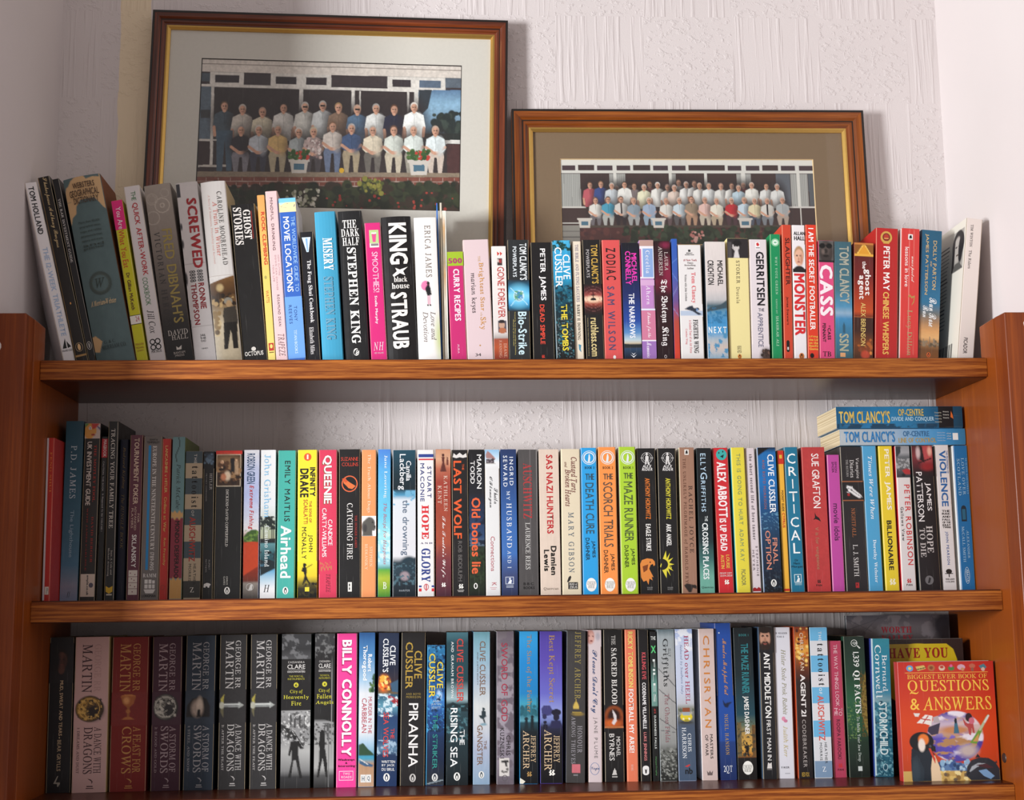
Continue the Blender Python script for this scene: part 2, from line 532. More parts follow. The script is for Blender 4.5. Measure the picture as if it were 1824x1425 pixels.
def paint(U, Y, ops, base, asp):
    """U across (0..1), Y along (picture units); asp = picture units per unit of u"""
    A = np.empty(U.shape + (3,)); A[:] = lin(base)
    def put(mask, c):
        A[:] = A * (1 - mask[..., None]) + np.array(lin(c)) * mask[..., None]
    for op in ops:
        k = op[0]
        if k == 'g':
            ys = [p[0] for p in op[1]]; cs = np.array([lin(p[1]) for p in op[1]])
            for i in range(3): A[..., i] = np.interp(Y, ys, cs[:, i])
        elif k == 'gr':          # gradient inside a rectangle
            _, u0, u1, st = op
            ys = [p[0] for p in st]; cs = np.array([lin(p[1]) for p in st])
            mk = (U >= u0) & (U <= u1) & (Y >= ys[0]) & (Y <= ys[-1])
            for i in range(3): A[..., i] = np.where(mk, np.interp(Y, ys, cs[:, i]), A[..., i])
        elif k == 'r':
            _, u0, u1, y0, y1, c = op
            put(((U >= u0) & (U <= u1) & (Y >= y0) & (Y <= y1)).astype(float), c)
        elif k == 'e':
            _, u, y, ru, ry, c = op[:6]; soft = op[6] if len(op) > 6 else 0.12
            d = np.sqrt(((U - u) / ru) ** 2 + ((Y - y) / ry) ** 2)
            put(np.clip((1 - d) / soft + 0.5, 0, 1), c)
        elif k == 'p':
            put(in_poly(U, Y, op[1]), op[2])
        elif k == 'n':           # mottling
            _, amp, fu, fy = op
            nz = fbm(U * asp / fu, Y / fy, 3)
            A *= (1 + amp * (nz - 0.5) * 2)[..., None]
        elif k == 'nb':          # noise blobs of a colour inside a rectangle
            _, u0, u1, y0, y1, c, f, th = op[:8]
            sd = op[8] if len(op) > 8 else 4
            nz = fbm(U * asp / f, Y / f, sd)
            mk = np.clip((nz - 0.5 - (th - 0.5) * 0.8) / 0.07, 0, 1) * ((U >= u0) & (U <= u1) & (Y >= y0) & (Y <= y1))
            put(mk, c)
        elif k == 'globe':       # swirling clouds and land on a ball
            _, u, y, ru, ry = op
            d = np.sqrt(((U - u) / ru) ** 2 + ((Y - y) / ry) ** 2)
            mk = np.clip((1 - d) / 0.05 + 0.5, 0, 1)
            f1 = fbm(U * asp / 120 + 0.6 * fbm(U * asp / 70, Y / 70, 31), Y / 60, 21); f2 = fbm(U * asp / 90, Y / 40, 41)
            sea = np.array(lin('5a4cb0')) * (1.15 - 0.45 * d[..., None] ** 2)
            k1 = np.clip((f2 - 0.55) / 0.08, 0, 1)[..., None]; sea = sea * (1 - k1) + np.array(lin('b08458')) * k1
            k2 = np.clip((f1 - 0.50) / 0.12, 0, 1)[..., None]; sea = sea * (1 - k2) + np.array(lin('e6e2ee')) * k2
            k3 = np.clip(1.2 - np.abs(Y - (y - ry * 0.42)) / (ry * 0.42), 0, 1)[..., None] * 0.75; sea = sea * (1 - k3) + np.array(lin('d8c4c8')) * k3
            A[:] = A * (1 - mk[..., None]) + np.clip(sea, 0, 1) * mk[..., None]
        elif k == 's':           # scattered dabs
            _, u0, u1, y0, y1, cs, cnt, sz = op
            rs = random.Random(len(cs) * 31 + cnt)
            for _i in range(cnt):
                u = rs.uniform(u0, u1); y = rs.uniform(y0, y1); z = sz * rs.uniform(0.6, 1.3)
                d = np.sqrt(((U - u) * asp / z) ** 2 + ((Y - y) / (z * rs.uniform(0.6, 1.4))) ** 2)
                put(np.clip((1 - d) / 0.3 + 0.5, 0, 1), rs.choice(cs))
        elif k == 'l':           # line
            _, u0, y0, u1, y1, wd, c = op
            dx, dy = (u1 - u0) * asp, y1 - y0; L2 = dx * dx + dy * dy
            t_ = np.clip(((U - u0) * asp * dx + (Y - y0) * dy) / L2, 0, 1)
            d = np.sqrt(((U - u0) * asp - t_ * dx) ** 2 + (Y - y0 - t_ * dy) ** 2)
            put(np.clip((wd - d) / (0.4 * wd) + 0.5, 0, 1), c)
        elif k == 'ring':
            _, u, y, r, wd, c = op
            d = np.abs(np.sqrt(((U - u) * asp) ** 2 + (Y - y) ** 2) - r)
            put(np.clip((wd - d) / (0.4 * wd) + 0.5, 0, 1), c)
        elif k == 'f':           # a printed head and shoulders; s = head half-height
            _, u, y, s, skin, hair, shirt = op
            a = s / asp
            sub = [('e', u, y + 2.3 * s, 2.1 * a, 1.3 * s, shirt, 0.1), ('e', u, y + 1.1 * s, 0.45 * a, 0.6 * s, skin, 0.2),
                   ('e', u, y - 0.22 * s, 0.84 * a, 0.95 * s, hair, 0.15), ('e', u, y + 0.12 * s, 0.68 * a, 0.92 * s, skin, 0.15),
                   ('e', u + 0.42 * a, y + 0.2 * s, 0.3 * a, 0.7 * s, tuple(0.55 * x for x in lin(skin)), 0.8),
                   ('e', u - 0.27 * a, y + 0.02 * s, 0.15 * a, 0.07 * s, '221a18', 0.3), ('e', u + 0.27 * a, y + 0.02 * s, 0.15 * a, 0.07 * s, '221a18', 0.3),
                   ('e', u, y + 0.34 * s, 0.1 * a, 0.2 * s, tuple(0.7 * x for x in lin(skin)), 0.6),
                   ('e', u, y + 0.62 * s, 0.26 * a, 0.07 * s, '6a3a34', 0.4)]
            B = A
            for o2 in sub:
                _, uu, yy, ru, ry, cc, sf = o2
                d = np.sqrt(((U - uu) / ru) ** 2 + ((Y - yy) / ry) ** 2)
                put(np.clip((1 - d) / sf + 0.5, 0, 1), cc)
    return np.clip(A, 0, 1)

def grid_quads(nu, nv):
    i = np.arange(nu)[None, :]; j = np.arange(nv)[:, None]
    a = j * (nu + 1) + i
    return np.stack([a, a + nu + 1, a + nu + 2, a + 1], -1).reshape(-1, 4)

def flat_shapes(shapes, spw):
    """vector marks: list of (kind,...) in u / picture-y -> per shape verts (u,y), tris, colour.  spw = spine width in picture px"""
    out = []
    for s in shapes:
        k = s[0]
        if k == 'e':
            _, u, y, rx, ry, c = s
            n = 22
            V = np.array([(u, y)] + [(u + rx / spw * math.cos(2 * math.pi * i / n), y + ry * math.sin(2 * math.pi * i / n)) for i in range(n)])
            T = np.array([(0, i + 1, (i + 1) % n + 1) for i in range(n)])
        elif k == 'o':          # ring
            _, u, y, rx, ry, wd, c = s
            n = 26; V = []
            for i in range(n):
                a = 2 * math.pi * i / n
                V += [(u + rx / spw * math.cos(a), y + ry * math.sin(a)), (u + (rx - wd) / spw * math.cos(a), y + (ry - wd) * math.sin(a))]
            V = np.array(V); T = []
            for i in range(n):
                a, b = 2 * i, 2 * ((i + 1) % n)
                T += [(a, b, b + 1), (a, b + 1, a + 1)]
            T = np.array(T)
        elif k == 'r':
            _, u0, u1, y0, y1, c = s
            n = max(1, int((u1 - u0) * 9))
            V = np.array([(u0 + (u1 - u0) * i / n, y) for y in (y0, y1) for i in range(n + 1)])
            T = np.array([q for i in range(n) for q in ((i, i + 1, i + n + 2), (i, i + n + 2, i + n + 1))])
        elif k == 'P':          # polygon in px about (u, y)
            _, u, y, pts, c = s
            V = np.array([(u + a / spw, y + b) for a, b in pts])
            T = np.array(tessellate_polygon([[Vector((a, b, 0)) for a, b in pts]]))
        elif k == 'p':
            _, pts, c = s
            V = np.array(pts, float)
            T = np.array(tessellate_polygon([[Vector((a * spw, b, 0)) for a, b in pts]]))
        out.append((V, T, lin(c)))
    return out

def peng(u, y, r, c='f4f0e8', k='111111'):
    """oval colophon with a standing bird"""
    return [('e', u, y, r * 0.78, r, c), ('e', u, y + r * 0.1, r * 0.4, r * 0.68, k), ('e', u, y - r * 0.5, r * 0.24, r * 0.27, k), ('e', u, y + r * 0.2, r * 0.2, r * 0.45, c)]
def pan(u, y, s, c='f4f0e8'):
    """two wavy figures side by side"""
    f = [(-.1, -1), (.55, -.7), (.2, -.1), (.75, .45), (.1, 1), (-.35, .8), (.0, .35), (-.4, -.1), (.0, -.6)]
    return [('P', u, y, [(a * s - .45 * s, b * s) for a, b in f], c), ('P', u, y, [(a * s + .45 * s, b * s) for a, b in f], c)]
def chick(u, y, rx, ry):
    return [('e', u, y, rx, ry, 'f4f1ea')]

# ------------------------------------------------------------------ books
CROP = {'A1': (20, 290, 3.85), 'A2': (300, 290, 3.85), 'A3': (540, 330, 4.319), 'A4': (780, 400, 5.482), 'A5': (1020, 400, 5.482),
        'A6': (1240, 380, 5.089), 'A7': (1440, 370, 4.070), 'B1': (60, 730, 3.96), 'B2': (320, 770, 4.597), 'B3': (560, 770, 4.597),
        'B4': (800, 770, 4.597), 'B5': (1060, 770, 4.597), 'B6': (1310, 770, 4.596), 'B7': (1430, 700, 3.751), 'C1': (60, 1100, 4.383),
        'C2': (310, 1100, 4.384), 'C3': (580, 1100, 4.383), 'C4': (830, 1100, 4.386), 'C5': (1060, 1090, 4.254), 'C6': (1290, 1080, 4.13),
        'C7': (1480, 1080, 4.131)}
ROWY = {1: 0.070, 2: 0.088, 3: 0.092}
ROWN = {1: 'books on the top shelf', 2: 'books on the middle shelf', 3: 'books on the bottom shelf'}
ROLE = {'t': 'title_lettering', 'a': 'author_lettering', 's': 'small_lettering'}
BOOKS = {1: [], 2: [], 3: []}

def t(s, y0, y1, u0, u1, c, f='s', role='t'):
    return ('d', s, y0, y1, u0, u1, c, f, role)
def h(s, y0, y1, u0, u1, c, f='s', role='s'):
    return ('h', s, y0, y1, u0, u1, c, f, role)

def bk(row, crop, top, bot, colr, label, T=(), A=None, M=(), dy=0.0, sl=None, sr=None, hard=False, gloss=True, D=None, bulge=None):
    """top = (x left, x right, y), bot = (x left, x right, y) of the spine in crop pixels"""
    cx, cy, cs = CROP[crop]
    BOOKS[row].append(dict(crop=crop, tl=cx + top[0] / cs, tr=cx + top[1] / cs, ty=cy + top[2] / cs, bl=cx + bot[0] / cs, br=cx + bot[1] / cs,
                           by=cy + bot[2] / cs, c0=top[2], c1=bot[2], pxw=(top[1] - top[0] + bot[1] - bot[0]) / 2, col=colr, label=label, T=T, A=A, M=M,
                           dy=dy, sl=sl, sr=sr, hard=hard, gloss=gloss, D=D, bulge=bulge))

def build_book(name, root, w, hh, D, b):
    """cover, pages and printing of one book; local frame: spine towards -y, base at z = 0"""
    hard = b['hard']; bulge = b['bulge'] if b['bulge'] is not None else (0.0013 if hard else 0.00012)
    bulge = min(bulge, w * 0.12)
    tk = 0.0022 if hard else 0.00045
    tk = min(tk, w * 0.18)
    r = min(0.0012, w * 0.12)
    mt = M_GLOSS if b['gloss'] else M_MATTE
    cs, cl, cr = lin(b['col']), lin(b['sl'] or b['col']), lin(b['sr'] or b['col'])
    nseg = 6
    def sp(u): return (u * w - w / 2, -bulge * (1 - (2 * u - 1) ** 2))
    out = [(-w / 2, D), (-w / 2, r)]
    out += [sp(r / w + (1 - 2 * r / w) * i / nseg) for i in range(nseg + 1)]
    out += [(w / 2, r), (w / 2, D)]
    inn = []
    for i, (x, y) in enumerate(out):
        inn.append((max(-w / 2 + tk, min(w / 2 - tk, x)), y if i in (0, len(out) - 1) else max(y + tk, tk)))
    n = len(out)
    V = [(x, y, 0) for x, y in out] + [(x, y, hh) for x, y in out] + [(x, y, 0) for x, y in inn] + [(x, y, hh) for x, y in inn]
    Fc, cc = [], []
    def cof(i): return cl if i == 0 else (cr if i == n - 2 else cs)
    for i in range(n - 1):
        Fc += [(i, i + 1, i + 1 + n, i + n), (2 * n + i + 1, 2 * n + i, 3 * n + i, 3 * n + i + 1), (i + n, i + 1 + n, 3 * n + i + 1, 3 * n + i), (i + 1, i, 2 * n + i, 2 * n + i + 1)]
        cc += [cof(i), (0.6, 0.58, 0.54), cof(i), cof(i)]
    for i, s in ((0, 1), (n - 1, -1)):
        f = (i, i + n, 3 * n + i, 2 * n + i)
        Fc.append(f if s < 0 else f[::-1]); cc.append(cof(0 if i == 0 else n - 2))
    mesh_obj('cover', V, Fc, mt, root, cc)
    ins = 0.0025 if hard else 0.0002
    V, Fc = box(-w / 2 + tk * 0.98, w / 2 - tk * 0.98, tk * 0.9, D - (0.003 if hard else 0.0003), ins, hh - ins)
    mesh_obj('page_block', V, Fc, M_PAPER, root)
    offb = 0.00008 + (0.0002 if bulge > 0.001 else 0.0)
    c0, c1 = b['c0'], b['c1']
    zv = b.get('zv', 0.0)
    def place(u, y, off):
        x = np.clip(u, 0.004, 0.996) * w - w / 2
        yy = -bulge * (1 - (2 * u - 1) ** 2) - off
        return np.stack([x, yy, np.clip(zv + (c1 - y) / (c1 - c0) * (hh - zv), 0.0003, hh - 0.0002)], -1)
    cb = c1 + zv * (c1 - c0) / (hh - zv)
    if b['A']:
        y0, y1, ops = b['A'] if isinstance(b['A'], tuple) else (c0, c1, b['A'])
        y0 = max(y0, c0); y1 = cb if y1 >= c1 else y1
        hm = hh * (y1 - y0) / (cb - c0)
        cell = 0.0011
        nu = max(6, int(w / cell)); nv = max(6, int(hm / cell))
        uu = np.linspace(0.012, 0.988, nu + 1); yy = np.linspace(y0 + 0.3, y1 - 0.3, nv + 1)
        Yg, Ug = np.meshgrid(yy, uu, indexing='ij')
        Cg = paint(Ug, Yg, ops, b['col'], b['pxw'])
        P = place(Ug.ravel(), Yg.ravel(), offb)
        tri_obj('spine_artwork', P, grid_quads(nu, nv), Cg.reshape(-1, 3), M_INK if not b['gloss'] else M_GLOSS, root)
    # lettering: every printed line is a piece of its own
    for tt in b['T']:
        mode, s, y0, y1, u0, u1, c, f, role = tt
        L, Tr = layout(s, f)
        if mode == 'd':
            u = u0 + L[:, 1] * (u1 - u0); y = y0 + L[:, 0] * (y1 - y0)
        else:
            u = u0 + L[:, 0] * (u1 - u0); y = y1 - L[:, 1] * (y1 - y0)
        lift_ = bulge * min(u1 - u0, 0.6) ** 2
        P = place(u, y, offb + (0.00011 if role == 's' else 0.00016) + lift_ + L[:, 2])
        tri_obj(ROLE[role], P, Tr, np.tile(lin(c), (len(P), 1)), M_INK, root)
    # printed bands and marks, nearby shapes kept together
    clus = []
    for i, (Vs, Ts, c) in enumerate(flat_shapes(b['M'], b['pxw'])):
        wide = b['M'][i][0] == 'r' and b['M'][i][2] - b['M'][i][1] > 0.85
        P = place(Vs[:, 0], Vs[:, 1], offb + 0.00004 + 0.000008 * i + (bulge * 0.05 if not wide else 0.0))
        lo2, hi2 = Vs[:, 1].min(), Vs[:, 1].max()
        item = (P, Ts, c)
        hit = None
        if not wide:
            for cl_ in clus:
                if not cl_['wide'] and lo2 < cl_['hi'] + 12 and hi2 > cl_['lo'] - 12:
                    hit = cl_
                    break
        if hit is None:
            clus.append(dict(wide=wide, lo=lo2, hi=hi2, it=[item]))
        else:
            hit['it'].append(item); hit['lo'] = min(hit['lo'], lo2); hit['hi'] = max(hit['hi'], hi2)
    for cl_ in clus:
        VV, TT, CC, k = [], [], [], 0
        for P, Ts, c in cl_['it']:
            VV.append(P); TT.append(Ts + k); CC.append(np.tile(c, (len(P), 1))); k += len(P)
        tri_obj('colour_band' if cl_['wide'] else 'printed_mark', np.concatenate(VV), np.concatenate(TT), np.concatenate(CC), M_INK, root)

# ---- top shelf
bk(1, 'A1', (105, 182, 168), (350, 440, 1340), 'e6e2e4', 'white paperback leaning hardest, endmost by the wall, black and faded blue lettering',
   [t('TOM HOLLAND', 195, 517, .22, .68, '1a1a20', 'b', 'a'), t('THE 12-WEEK TRIATHLETE', 605, 1200, .3, .72, 'a9bcd8', 'b'), h('ADLARD COLES', 1290, 1303, .1, .95, '222', 's')],
   M=[('p', [(.18, 1282), (.52, 1215), (.52, 1282)], '111'), ('p', [(.6, 1282), (.6, 1235), (.9, 1275)], '111')])
bk(1, 'A1', (178, 262, 97), (440, 524, 1338), '1c1815', 'worn black paperback with flowing cream script and orange-cream oval emblem',
   [t('Shakespeare Anthony Burgess', 102, 590, .28, .75, 'd9c08e', 'w')],
   M=[('o', .5, 1272, 26, 30, 3, 'b9a07a'), ('e', .5, 1272, 11, 22, 'e8c08a'), ('r', .02, .07, 100, 1330, '8a6c40'), ('r', .0, 1.0, 1322, 1335, 'b08a55'), ('e', .55, 975, 5, 8, 'd89a50')])
bk(1, 'A1', (277, 326, 112), (526, 580, 1340), '17171a', 'slim plain black paperback with small white serif capitals beside the old dictionary',
   [t('THE BAR INVESTMENT GUIDE', 250, 692, .3, .62, 'e0dcd8', 'R')],
   M=[('o', .5, 1258, 17, 28, 4, 'b9b5b0'), ('e', .5, 1258, 5, 18, 'b9b5b0'), ('r', .92, .99, 120, 1330, 'a8a29a')])
bk(1, 'A1', (338, 628, 98), (592, 842, 1338), '53686a', 'thick old grey-green hardback dictionary in a torn dust jacket',
   [h('WEBSTERS', 140, 180, .24, .82, '4a3526', 'S', 't'), h('GEOGRAPHICAL', 190, 237, .12, .9, '4a3526', 'S', 't'), h('DICTIONARY', 243, 287, .2, .86, '4a3526', 'S', 't')]
   + [h(s, y, y + 19, .22, .78, '37433f', 's') for s, y in (('More than 40,000', 410), ('geographical names', 442), ('maps and tables', 475), ('pronunciation', 508), ('history and trade', 540), ('and', 570), ('gazetteer', 595))]
   + [h('W', 815, 880, .36, .62, '37433f', 'I'), h('A Merriam-Webster', 962, 1000, .14, .82, 'd8bd92', 'I'), h('G. & C.', 1240, 1262, .3, .6, '2f3b3b', 'R'), h('MERRIAM CO.', 1272, 1300, .22, .86, '2f3b3b', 'R')],
   A=[('n', .12, 40, 60), ('r', 0, 1, 90, 262, 'c9a578'), ('p', [(0, 90), (.36, 92), (.2, 118), (.12, 150), (.05, 160), (0, 200)], '53686a'), ('p', [(.55, 92), (.97, 92), (.97, 118), (.8, 112), (.62, 122)], '53686a'),
      ('p', [(0, 262), (.38, 258), (.24, 300), (.2, 350), (.08, 372), (.03, 410), (0, 420)], 'c9a578'), ('p', [(.38, 262), (.5, 290), (.62, 262)], '53686a'), ('p', [(.75, 258), (1, 258), (1, 350), (.93, 330), (.86, 300)], 'c9a578'),
      ('ring', .49, 850, 72, 9, '3d4a47'), ('ring', .49, 850, 60, 4, '48544f'), ('p', [(0, 1200), (.1, 1195), (.26, 1240), (.14, 1310), (0, 1300)], 'c9a578')],
   hard=True, gloss=False, sr='7b4a30', bulge=.004)
bk(1, 'A1', (682, 758, 258), (850, 938, 1345), 'c9c512', 'slim yellow-green paperback with a hot pink top and white price sticker',
   [t('You Are', 305, 458, .3, .75, 'f3e6ec', 's'), t('What You Eat', 466, 726, .2, .7, 'c8452a', 's'), t('Dr Gillian McKeith', 762, 1016, .3, .62, '5a2a1c', 'b', 'a'),
    h('24', 1062, 1096, .5, .85, 'b0344a', 'i'), h('PENGUIN', 1243, 1258, .15, .85, 'a8762a'), h('MICHAEL', 1266, 1281, .15, .85, 'a8762a'), h('JOSEPH', 1288, 1302, .2, .8, 'a8762a')],
   M=[('r', .0, 1, 258, 462, 'e0257a'), ('r', .03, 1.0, 1052, 1116, '2a2522'), ('r', .03, 1, 1056, 1112, 'ece6de')])
bk(1, 'A1', (768, 878, 160), (948, 1062, 1345), 'd9d3d3', 'tall white paperback with red and green capitals and black four-ring emblem',
   [t('THE', 198, 262, .4, .68, '3c7a48', 'c'), t('QUICK AFTER-WORK', 278, 782, .34, .72, 'b8323a', 'S'), t('COOKBOOK', 796, 986, .3, .62, '3c7a48', 'c'), t('Jill Cox', 1020, 1178, .28, .7, '1c1a1a', 'i', 'a'), h('PIATKUS', 1292, 1310, .2, .82, '222')],
   M=[('o', .34, 1235, 20, 20, 7, '111'), ('o', .66, 1235, 20, 20, 7, '111'), ('o', .34, 1272, 20, 20, 7, '111'), ('o', .66, 1272, 20, 20, 7, '111')])
bk(1, 'A1', (905, 1094, 150), (1068, 1252, 1345), '7d736c', 'brown-grey hardback with faint gear wheels and dull gold capitals',
   [t('VICTORIAN HEROES', 480, 1122, .14, .36, '3d3a3a', 'R2'), t("FRED DIBNAH'S", 466, 1116, .46, .84, '9c8a4c', 'S'), h('DAVID', 1160, 1196, .18, .92, 'c9c2bb', 'R', 'a'), h('HALL', 1196, 1228, .3, .9, 'c9c2bb', 'R', 'a'), h('BANTAM', 1308, 1324, .3, .72, 'b8b0a8', 's'), h('PRESS', 1328, 1342, .35, .68, 'b8b0a8', 's')],
   A=[('g', [(150, 'a0968c'), (450, '8d8279'), (800, '635a54'), (1100, '2c2826'), (1345, '151414')]), ('ring', .6, 300, 50, 3, 'b9aea2'), ('ring', .6, 300, 14, 4, 'b9aea2'), ('ring', .25, 250, 38, 3, 'ada297'), ('ring', .25, 250, 26, 2, 'ada297'), ('ring', .2, 380, 45, 3, 'ada297'), ('ring', .75, 215, 28, 2, 'ada297'), ('n', .06, 20, 20)],
   M=[('p', [(.42, 1296), (.42, 1272), (.5, 1284), (.62, 1268), (.6, 1296)], 'd8d2ca')], hard=True)
bk(1, 'A2', (40, 205, 135), (184, 326, 1345), 'd5d0cf', 'white ex-library hardback with stencilled dark red capitals and black edge stains',
   [t('SCREWED', 250, 736, .42, .88, 'a32a30', 'B'), t('RONNIE', 838, 1016, .55, .82, '8c2228', 'b', 'a'), t('THOMPSON', 838, 1120, .2, .46, '8c2228', 'b', 'a'), t('8888', 748, 828, .55, .82, '4a4a4c', 'S', 's'), t('8888', 748, 828, .2, .48, '4a4a4c', 'S', 's'),
    h('346', 1186, 1202, .38, .62, '4a4a4a'), h('941', 1206, 1222, .38, .62, '4a4a4a'), h('THO', 1226, 1240, .38, .62, '4a4a4a'), h('TIMES', 1280, 1288, .38, .68, '5a5a5a')],
   A=[('n', .05, 30, 30), ('r', 0, .17, 145, 236, '3c3c42'), ('e', .05, 440, .05, 26, '3a3a40', .5), ('e', .04, 560, .05, 30, '2c2c30', .5), ('e', .03, 800, .06, 45, '2a2a2c', .5), ('r', 0, .03, 1080, 1345, '2a2a2c'), ('r', 0, 1, 700, 704, 'b9b4b2'), ('r', 0, 1, 1130, 1133, 'b9b4b2')], hard=True)
bk(1, 'A2', (212, 392, 132), (330, 504, 1345), 'e9e6e2', 'white hardback whose lower spine shows a sepia photograph of an officer',
   [t('CAROLINE MOOREHEAD', 206, 716, .62, .8, '4a4846', 'R1', 'a'), t('A Train in Winter', 275, 652, .42, .6, 'd98a80', 'R'), t('A Story of Resistance, Friendship and Survival', 224, 704, .24, .34, 'e6b8b0', 'R', 's')],
   A=(785, 1345, [('g', [(785, '8a6238'), (840, '6b4a26'), (920, '4a3018'), (1000, '8a7250'), (1120, 'cdbfa4'), (1345, 'b0a288')]), ('p', [(0, 785), (1, 785), (1, 790), (0, 835)], 'e9e6e2'), ('s', 0, 1, 925, 990, ['3a2816', 'b89a6a', '241a10', '6a4c2a'], 40, 16), ('s', .05, .3, 1000, 1180, ['8f7448', '5a4426', 'c9b48a'], 20, 20),
      ('e', .68, 965, .17, 24, '8c887c'), ('e', .7, 985, .11, 26, 'a88a64'), ('p', [(.48, 1010), (.95, 1000), (1, 1100), (.95, 1130), (.45, 1120), (.42, 1060)], '3a342c'), ('p', [(.42, 1110), (.95, 1110), (.9, 1290), (.72, 1290), (.68, 1160), (.5, 1290), (.35, 1290)], '1c1814'), ('e', .4, 870, .14, 26, 'c0a878', .6), ('n', .12, 14, 14)]), hard=True, sr='c9b894', bulge=.003)
bk(1, 'A2', (412, 600, 285), (518, 674, 1345), '161414', 'black paperback with fat white lettering at the head and octopus mark below',
   [t('GHOST', 325, 532, .5, .8, 'efeae4', 'q'), t('STORIES', 305, 566, .1, .44, 'efeae4', 'q'), h('OCTOPUS', 1300, 1330, .1, .85, 'd9d4cc', 'b')],
   M=[('r', .83, .855, 335, 530, 'a02a24'), ('e', .47, 1284, 16, 14, 'd9d4cc')], sr='b08878')
bk(1, 'A2', (602, 658, 222), (684, 732, 1345), 'e8c96a', 'slim orange and yellow paperback with red capitals beside the pink one',
   [t('ROCK CLIMBING', 340, 706, .38, .86, 'd0402c', 'b'), t('WATTS', 882, 966, .3, .7, 'd0623a', 's', 'a')],
   A=[('g', [(222, 'f0a860'), (480, 'f0b866'), (800, 'ecd06e'), (1345, 'e9d478')])],
   M=[('r', .2, .9, 1240, 1292, 'b83a2c'), ('e', .55, 1262, 10, 14, 'ecd478'), ('r', .2, .85, 1300, 1306, '6a5020'), ('e', .42, 792, 9, 12, 'b0a45c')])
bk(1, 'A2', (660, 748, 195), (740, 818, 1345), 'e6c4c4', 'pale pink slim paperback with thin dark spaced capitals',
   [t('MINDFUL DRINKING', 240, 606, .34, .56, '4a3a3e', 'c1'), t('HOW CUTTING', 640, 780, .68, .8, 'b09096', 'c1', 's'), t('DOWN CAN CHANGE', 640, 880, .44, .56, 'b09096', 'c1', 's'), t('YOUR LIFE', 705, 820, .2, .32, 'b09096', 'c1', 's'), t('ROSAMUND DEAN', 912, 1126, .42, .62, '4a3a3e', 'c1', 'a'), t('TRAPEZE', 1180, 1330, .3, .8, '4a3038', 'i', 's')])
bk(1, 'A2', (754, 870, 242), (822, 942, 1345), '3262b8', 'royal blue paperback with a beach picture at the head and white capitals',
   [t('THE WORLDWIDE GUIDE TO', 372, 892, .66, .88, '9cc4ee', 'c'), t('MOVIE LOCATIONS', 372, 892, .2, .55, 'f2f4f8', 'S'), t('TONY', 990, 1092, .5, .68, '1c3a78', 'c1', 'a'), t('REEVES', 982, 1110, .2, .38, '1c3a78', 'c1', 'a'), t('TITAN BOOKS', 1152, 1312, .42, .58, 'cfe0f4', 'c', 's')],
   M=[('r', 0, 1, 242, 272, '78c4ee'), ('r', 0, 1, 272, 340, 'e6d8a8'), ('p', [(.1, 300), (.5, 280), (.95, 290), (.9, 305), (.4, 310)], '2a3a6a'), ('p', [(0, 272), (.4, 272), (.1, 290)], 'b8d8f0'), ('r', 0, 1, 925, 1345, '6a9ee0')], sr='e6e6ea')
bk(1, 'A2', (900, 988, 475), (948, 1046, 1345), '15141a', 'short black paperback with a pale blue triangle above white serif title',
   [t('The Feng Shui Cookbook', 672, 1102, .36, .72, 'e6e4e4', 'r'), t('Elizabeth Miles', 1132, 1316, .3, .62, 'd0cccc', 'r', 'a')],
   M=[('p', [(.15, 512), (.8, 512), (.6, 615), (.45, 615)], 'cfe0f6'), ('p', [(.42, 520), (.56, 520), (.56, 610), (.5, 612)], '7ea8e0')])
bk(1, 'A3', (82, 250, 205), (152, 308, 1335), '3f9cc0', 'light blue hardback with white title and grey-blue author lettering',
   [t('MISERY', 412, 662, .32, .78, 'f0f2f2', 'q'), t('STEPHEN KING', 712, 1198, .26, .7, '6c9cb4', 'q', 'a')],
   hard=True, sl='e6eaec')
bk(1, 'A3', (264, 448, 200), (328, 512, 1335), '1a1a1c', 'black hardback with tall condensed white serif capitals and round white mark',
   [h('THE', 272, 334, .18, .76, 'f0eeea', 'r', 't'), h('DARK', 340, 400, .1, .86, 'f0eeea', 'r', 't'), h('HALF', 408, 470, .14, .84, 'f0eeea', 'r', 't'), t('STEPHEN KING', 486, 1226, .3, .68, 'f0eeea', 'q', 'a'), h('e', 1268, 1310, .36, .56, '1a1a1c', 'w')],
   M=[('e', .46, 1290, 22, 28, 'e6e4e0')], hard=True)
bk(1, 'A3', (468, 600, 290), (527, 648, 1335), 'd42a78', 'magenta paperback with a small picture of a pink drink',
   [t('SMOOTHIES!', 516, 830, .36, .72, 'f6c4d8', 'c'), t('Stella Murphy', 856, 1072, .36, .56, 'f4dce6', 'b', 'a'), h('NH', 1212, 1275, .18, .82, 'f0d4e0', 'i'), h('NEW HOLLAND', 1288, 1300, .22, .78, 'e8c0d2')],
   M=[('r', .26, .84, 346, 482, 'e8e6e0'), ('r', .26, .84, 346, 450, 'b6cf8c'), ('p', [(.4, 368), (.7, 368), (.64, 440), (.46, 440)], 'e0508c'), ('r', .4, .7, 366, 376, 'f6e6ea'), ('r', .34, .8, 452, 470, '8a7a80')])
bk(1, 'A3', (592, 832, 245), (652, 888, 1335), '161415', 'very thick black hardback with huge off-white capitals and a splashed cross',
   [t('KING', 296, 620, .24, .84, 'f1ece6', 'B', 'a'), h('black', 716, 756, .34, .78, 'f1ece6', 'r', 't'), h('house', 764, 808, .26, .84, 'f1ece6', 'r', 't'), t('STRAUB', 836, 1268, .2, .74, 'f1ece6', 'B', 'a')],
   M=[('p', [(.3, 700), (.45, 672), (.4, 645), (.55, 660), (.82, 640), (.66, 672), (.72, 705), (.55, 688), (.34, 715)], 'f1ece6')], hard=True, bulge=.003)
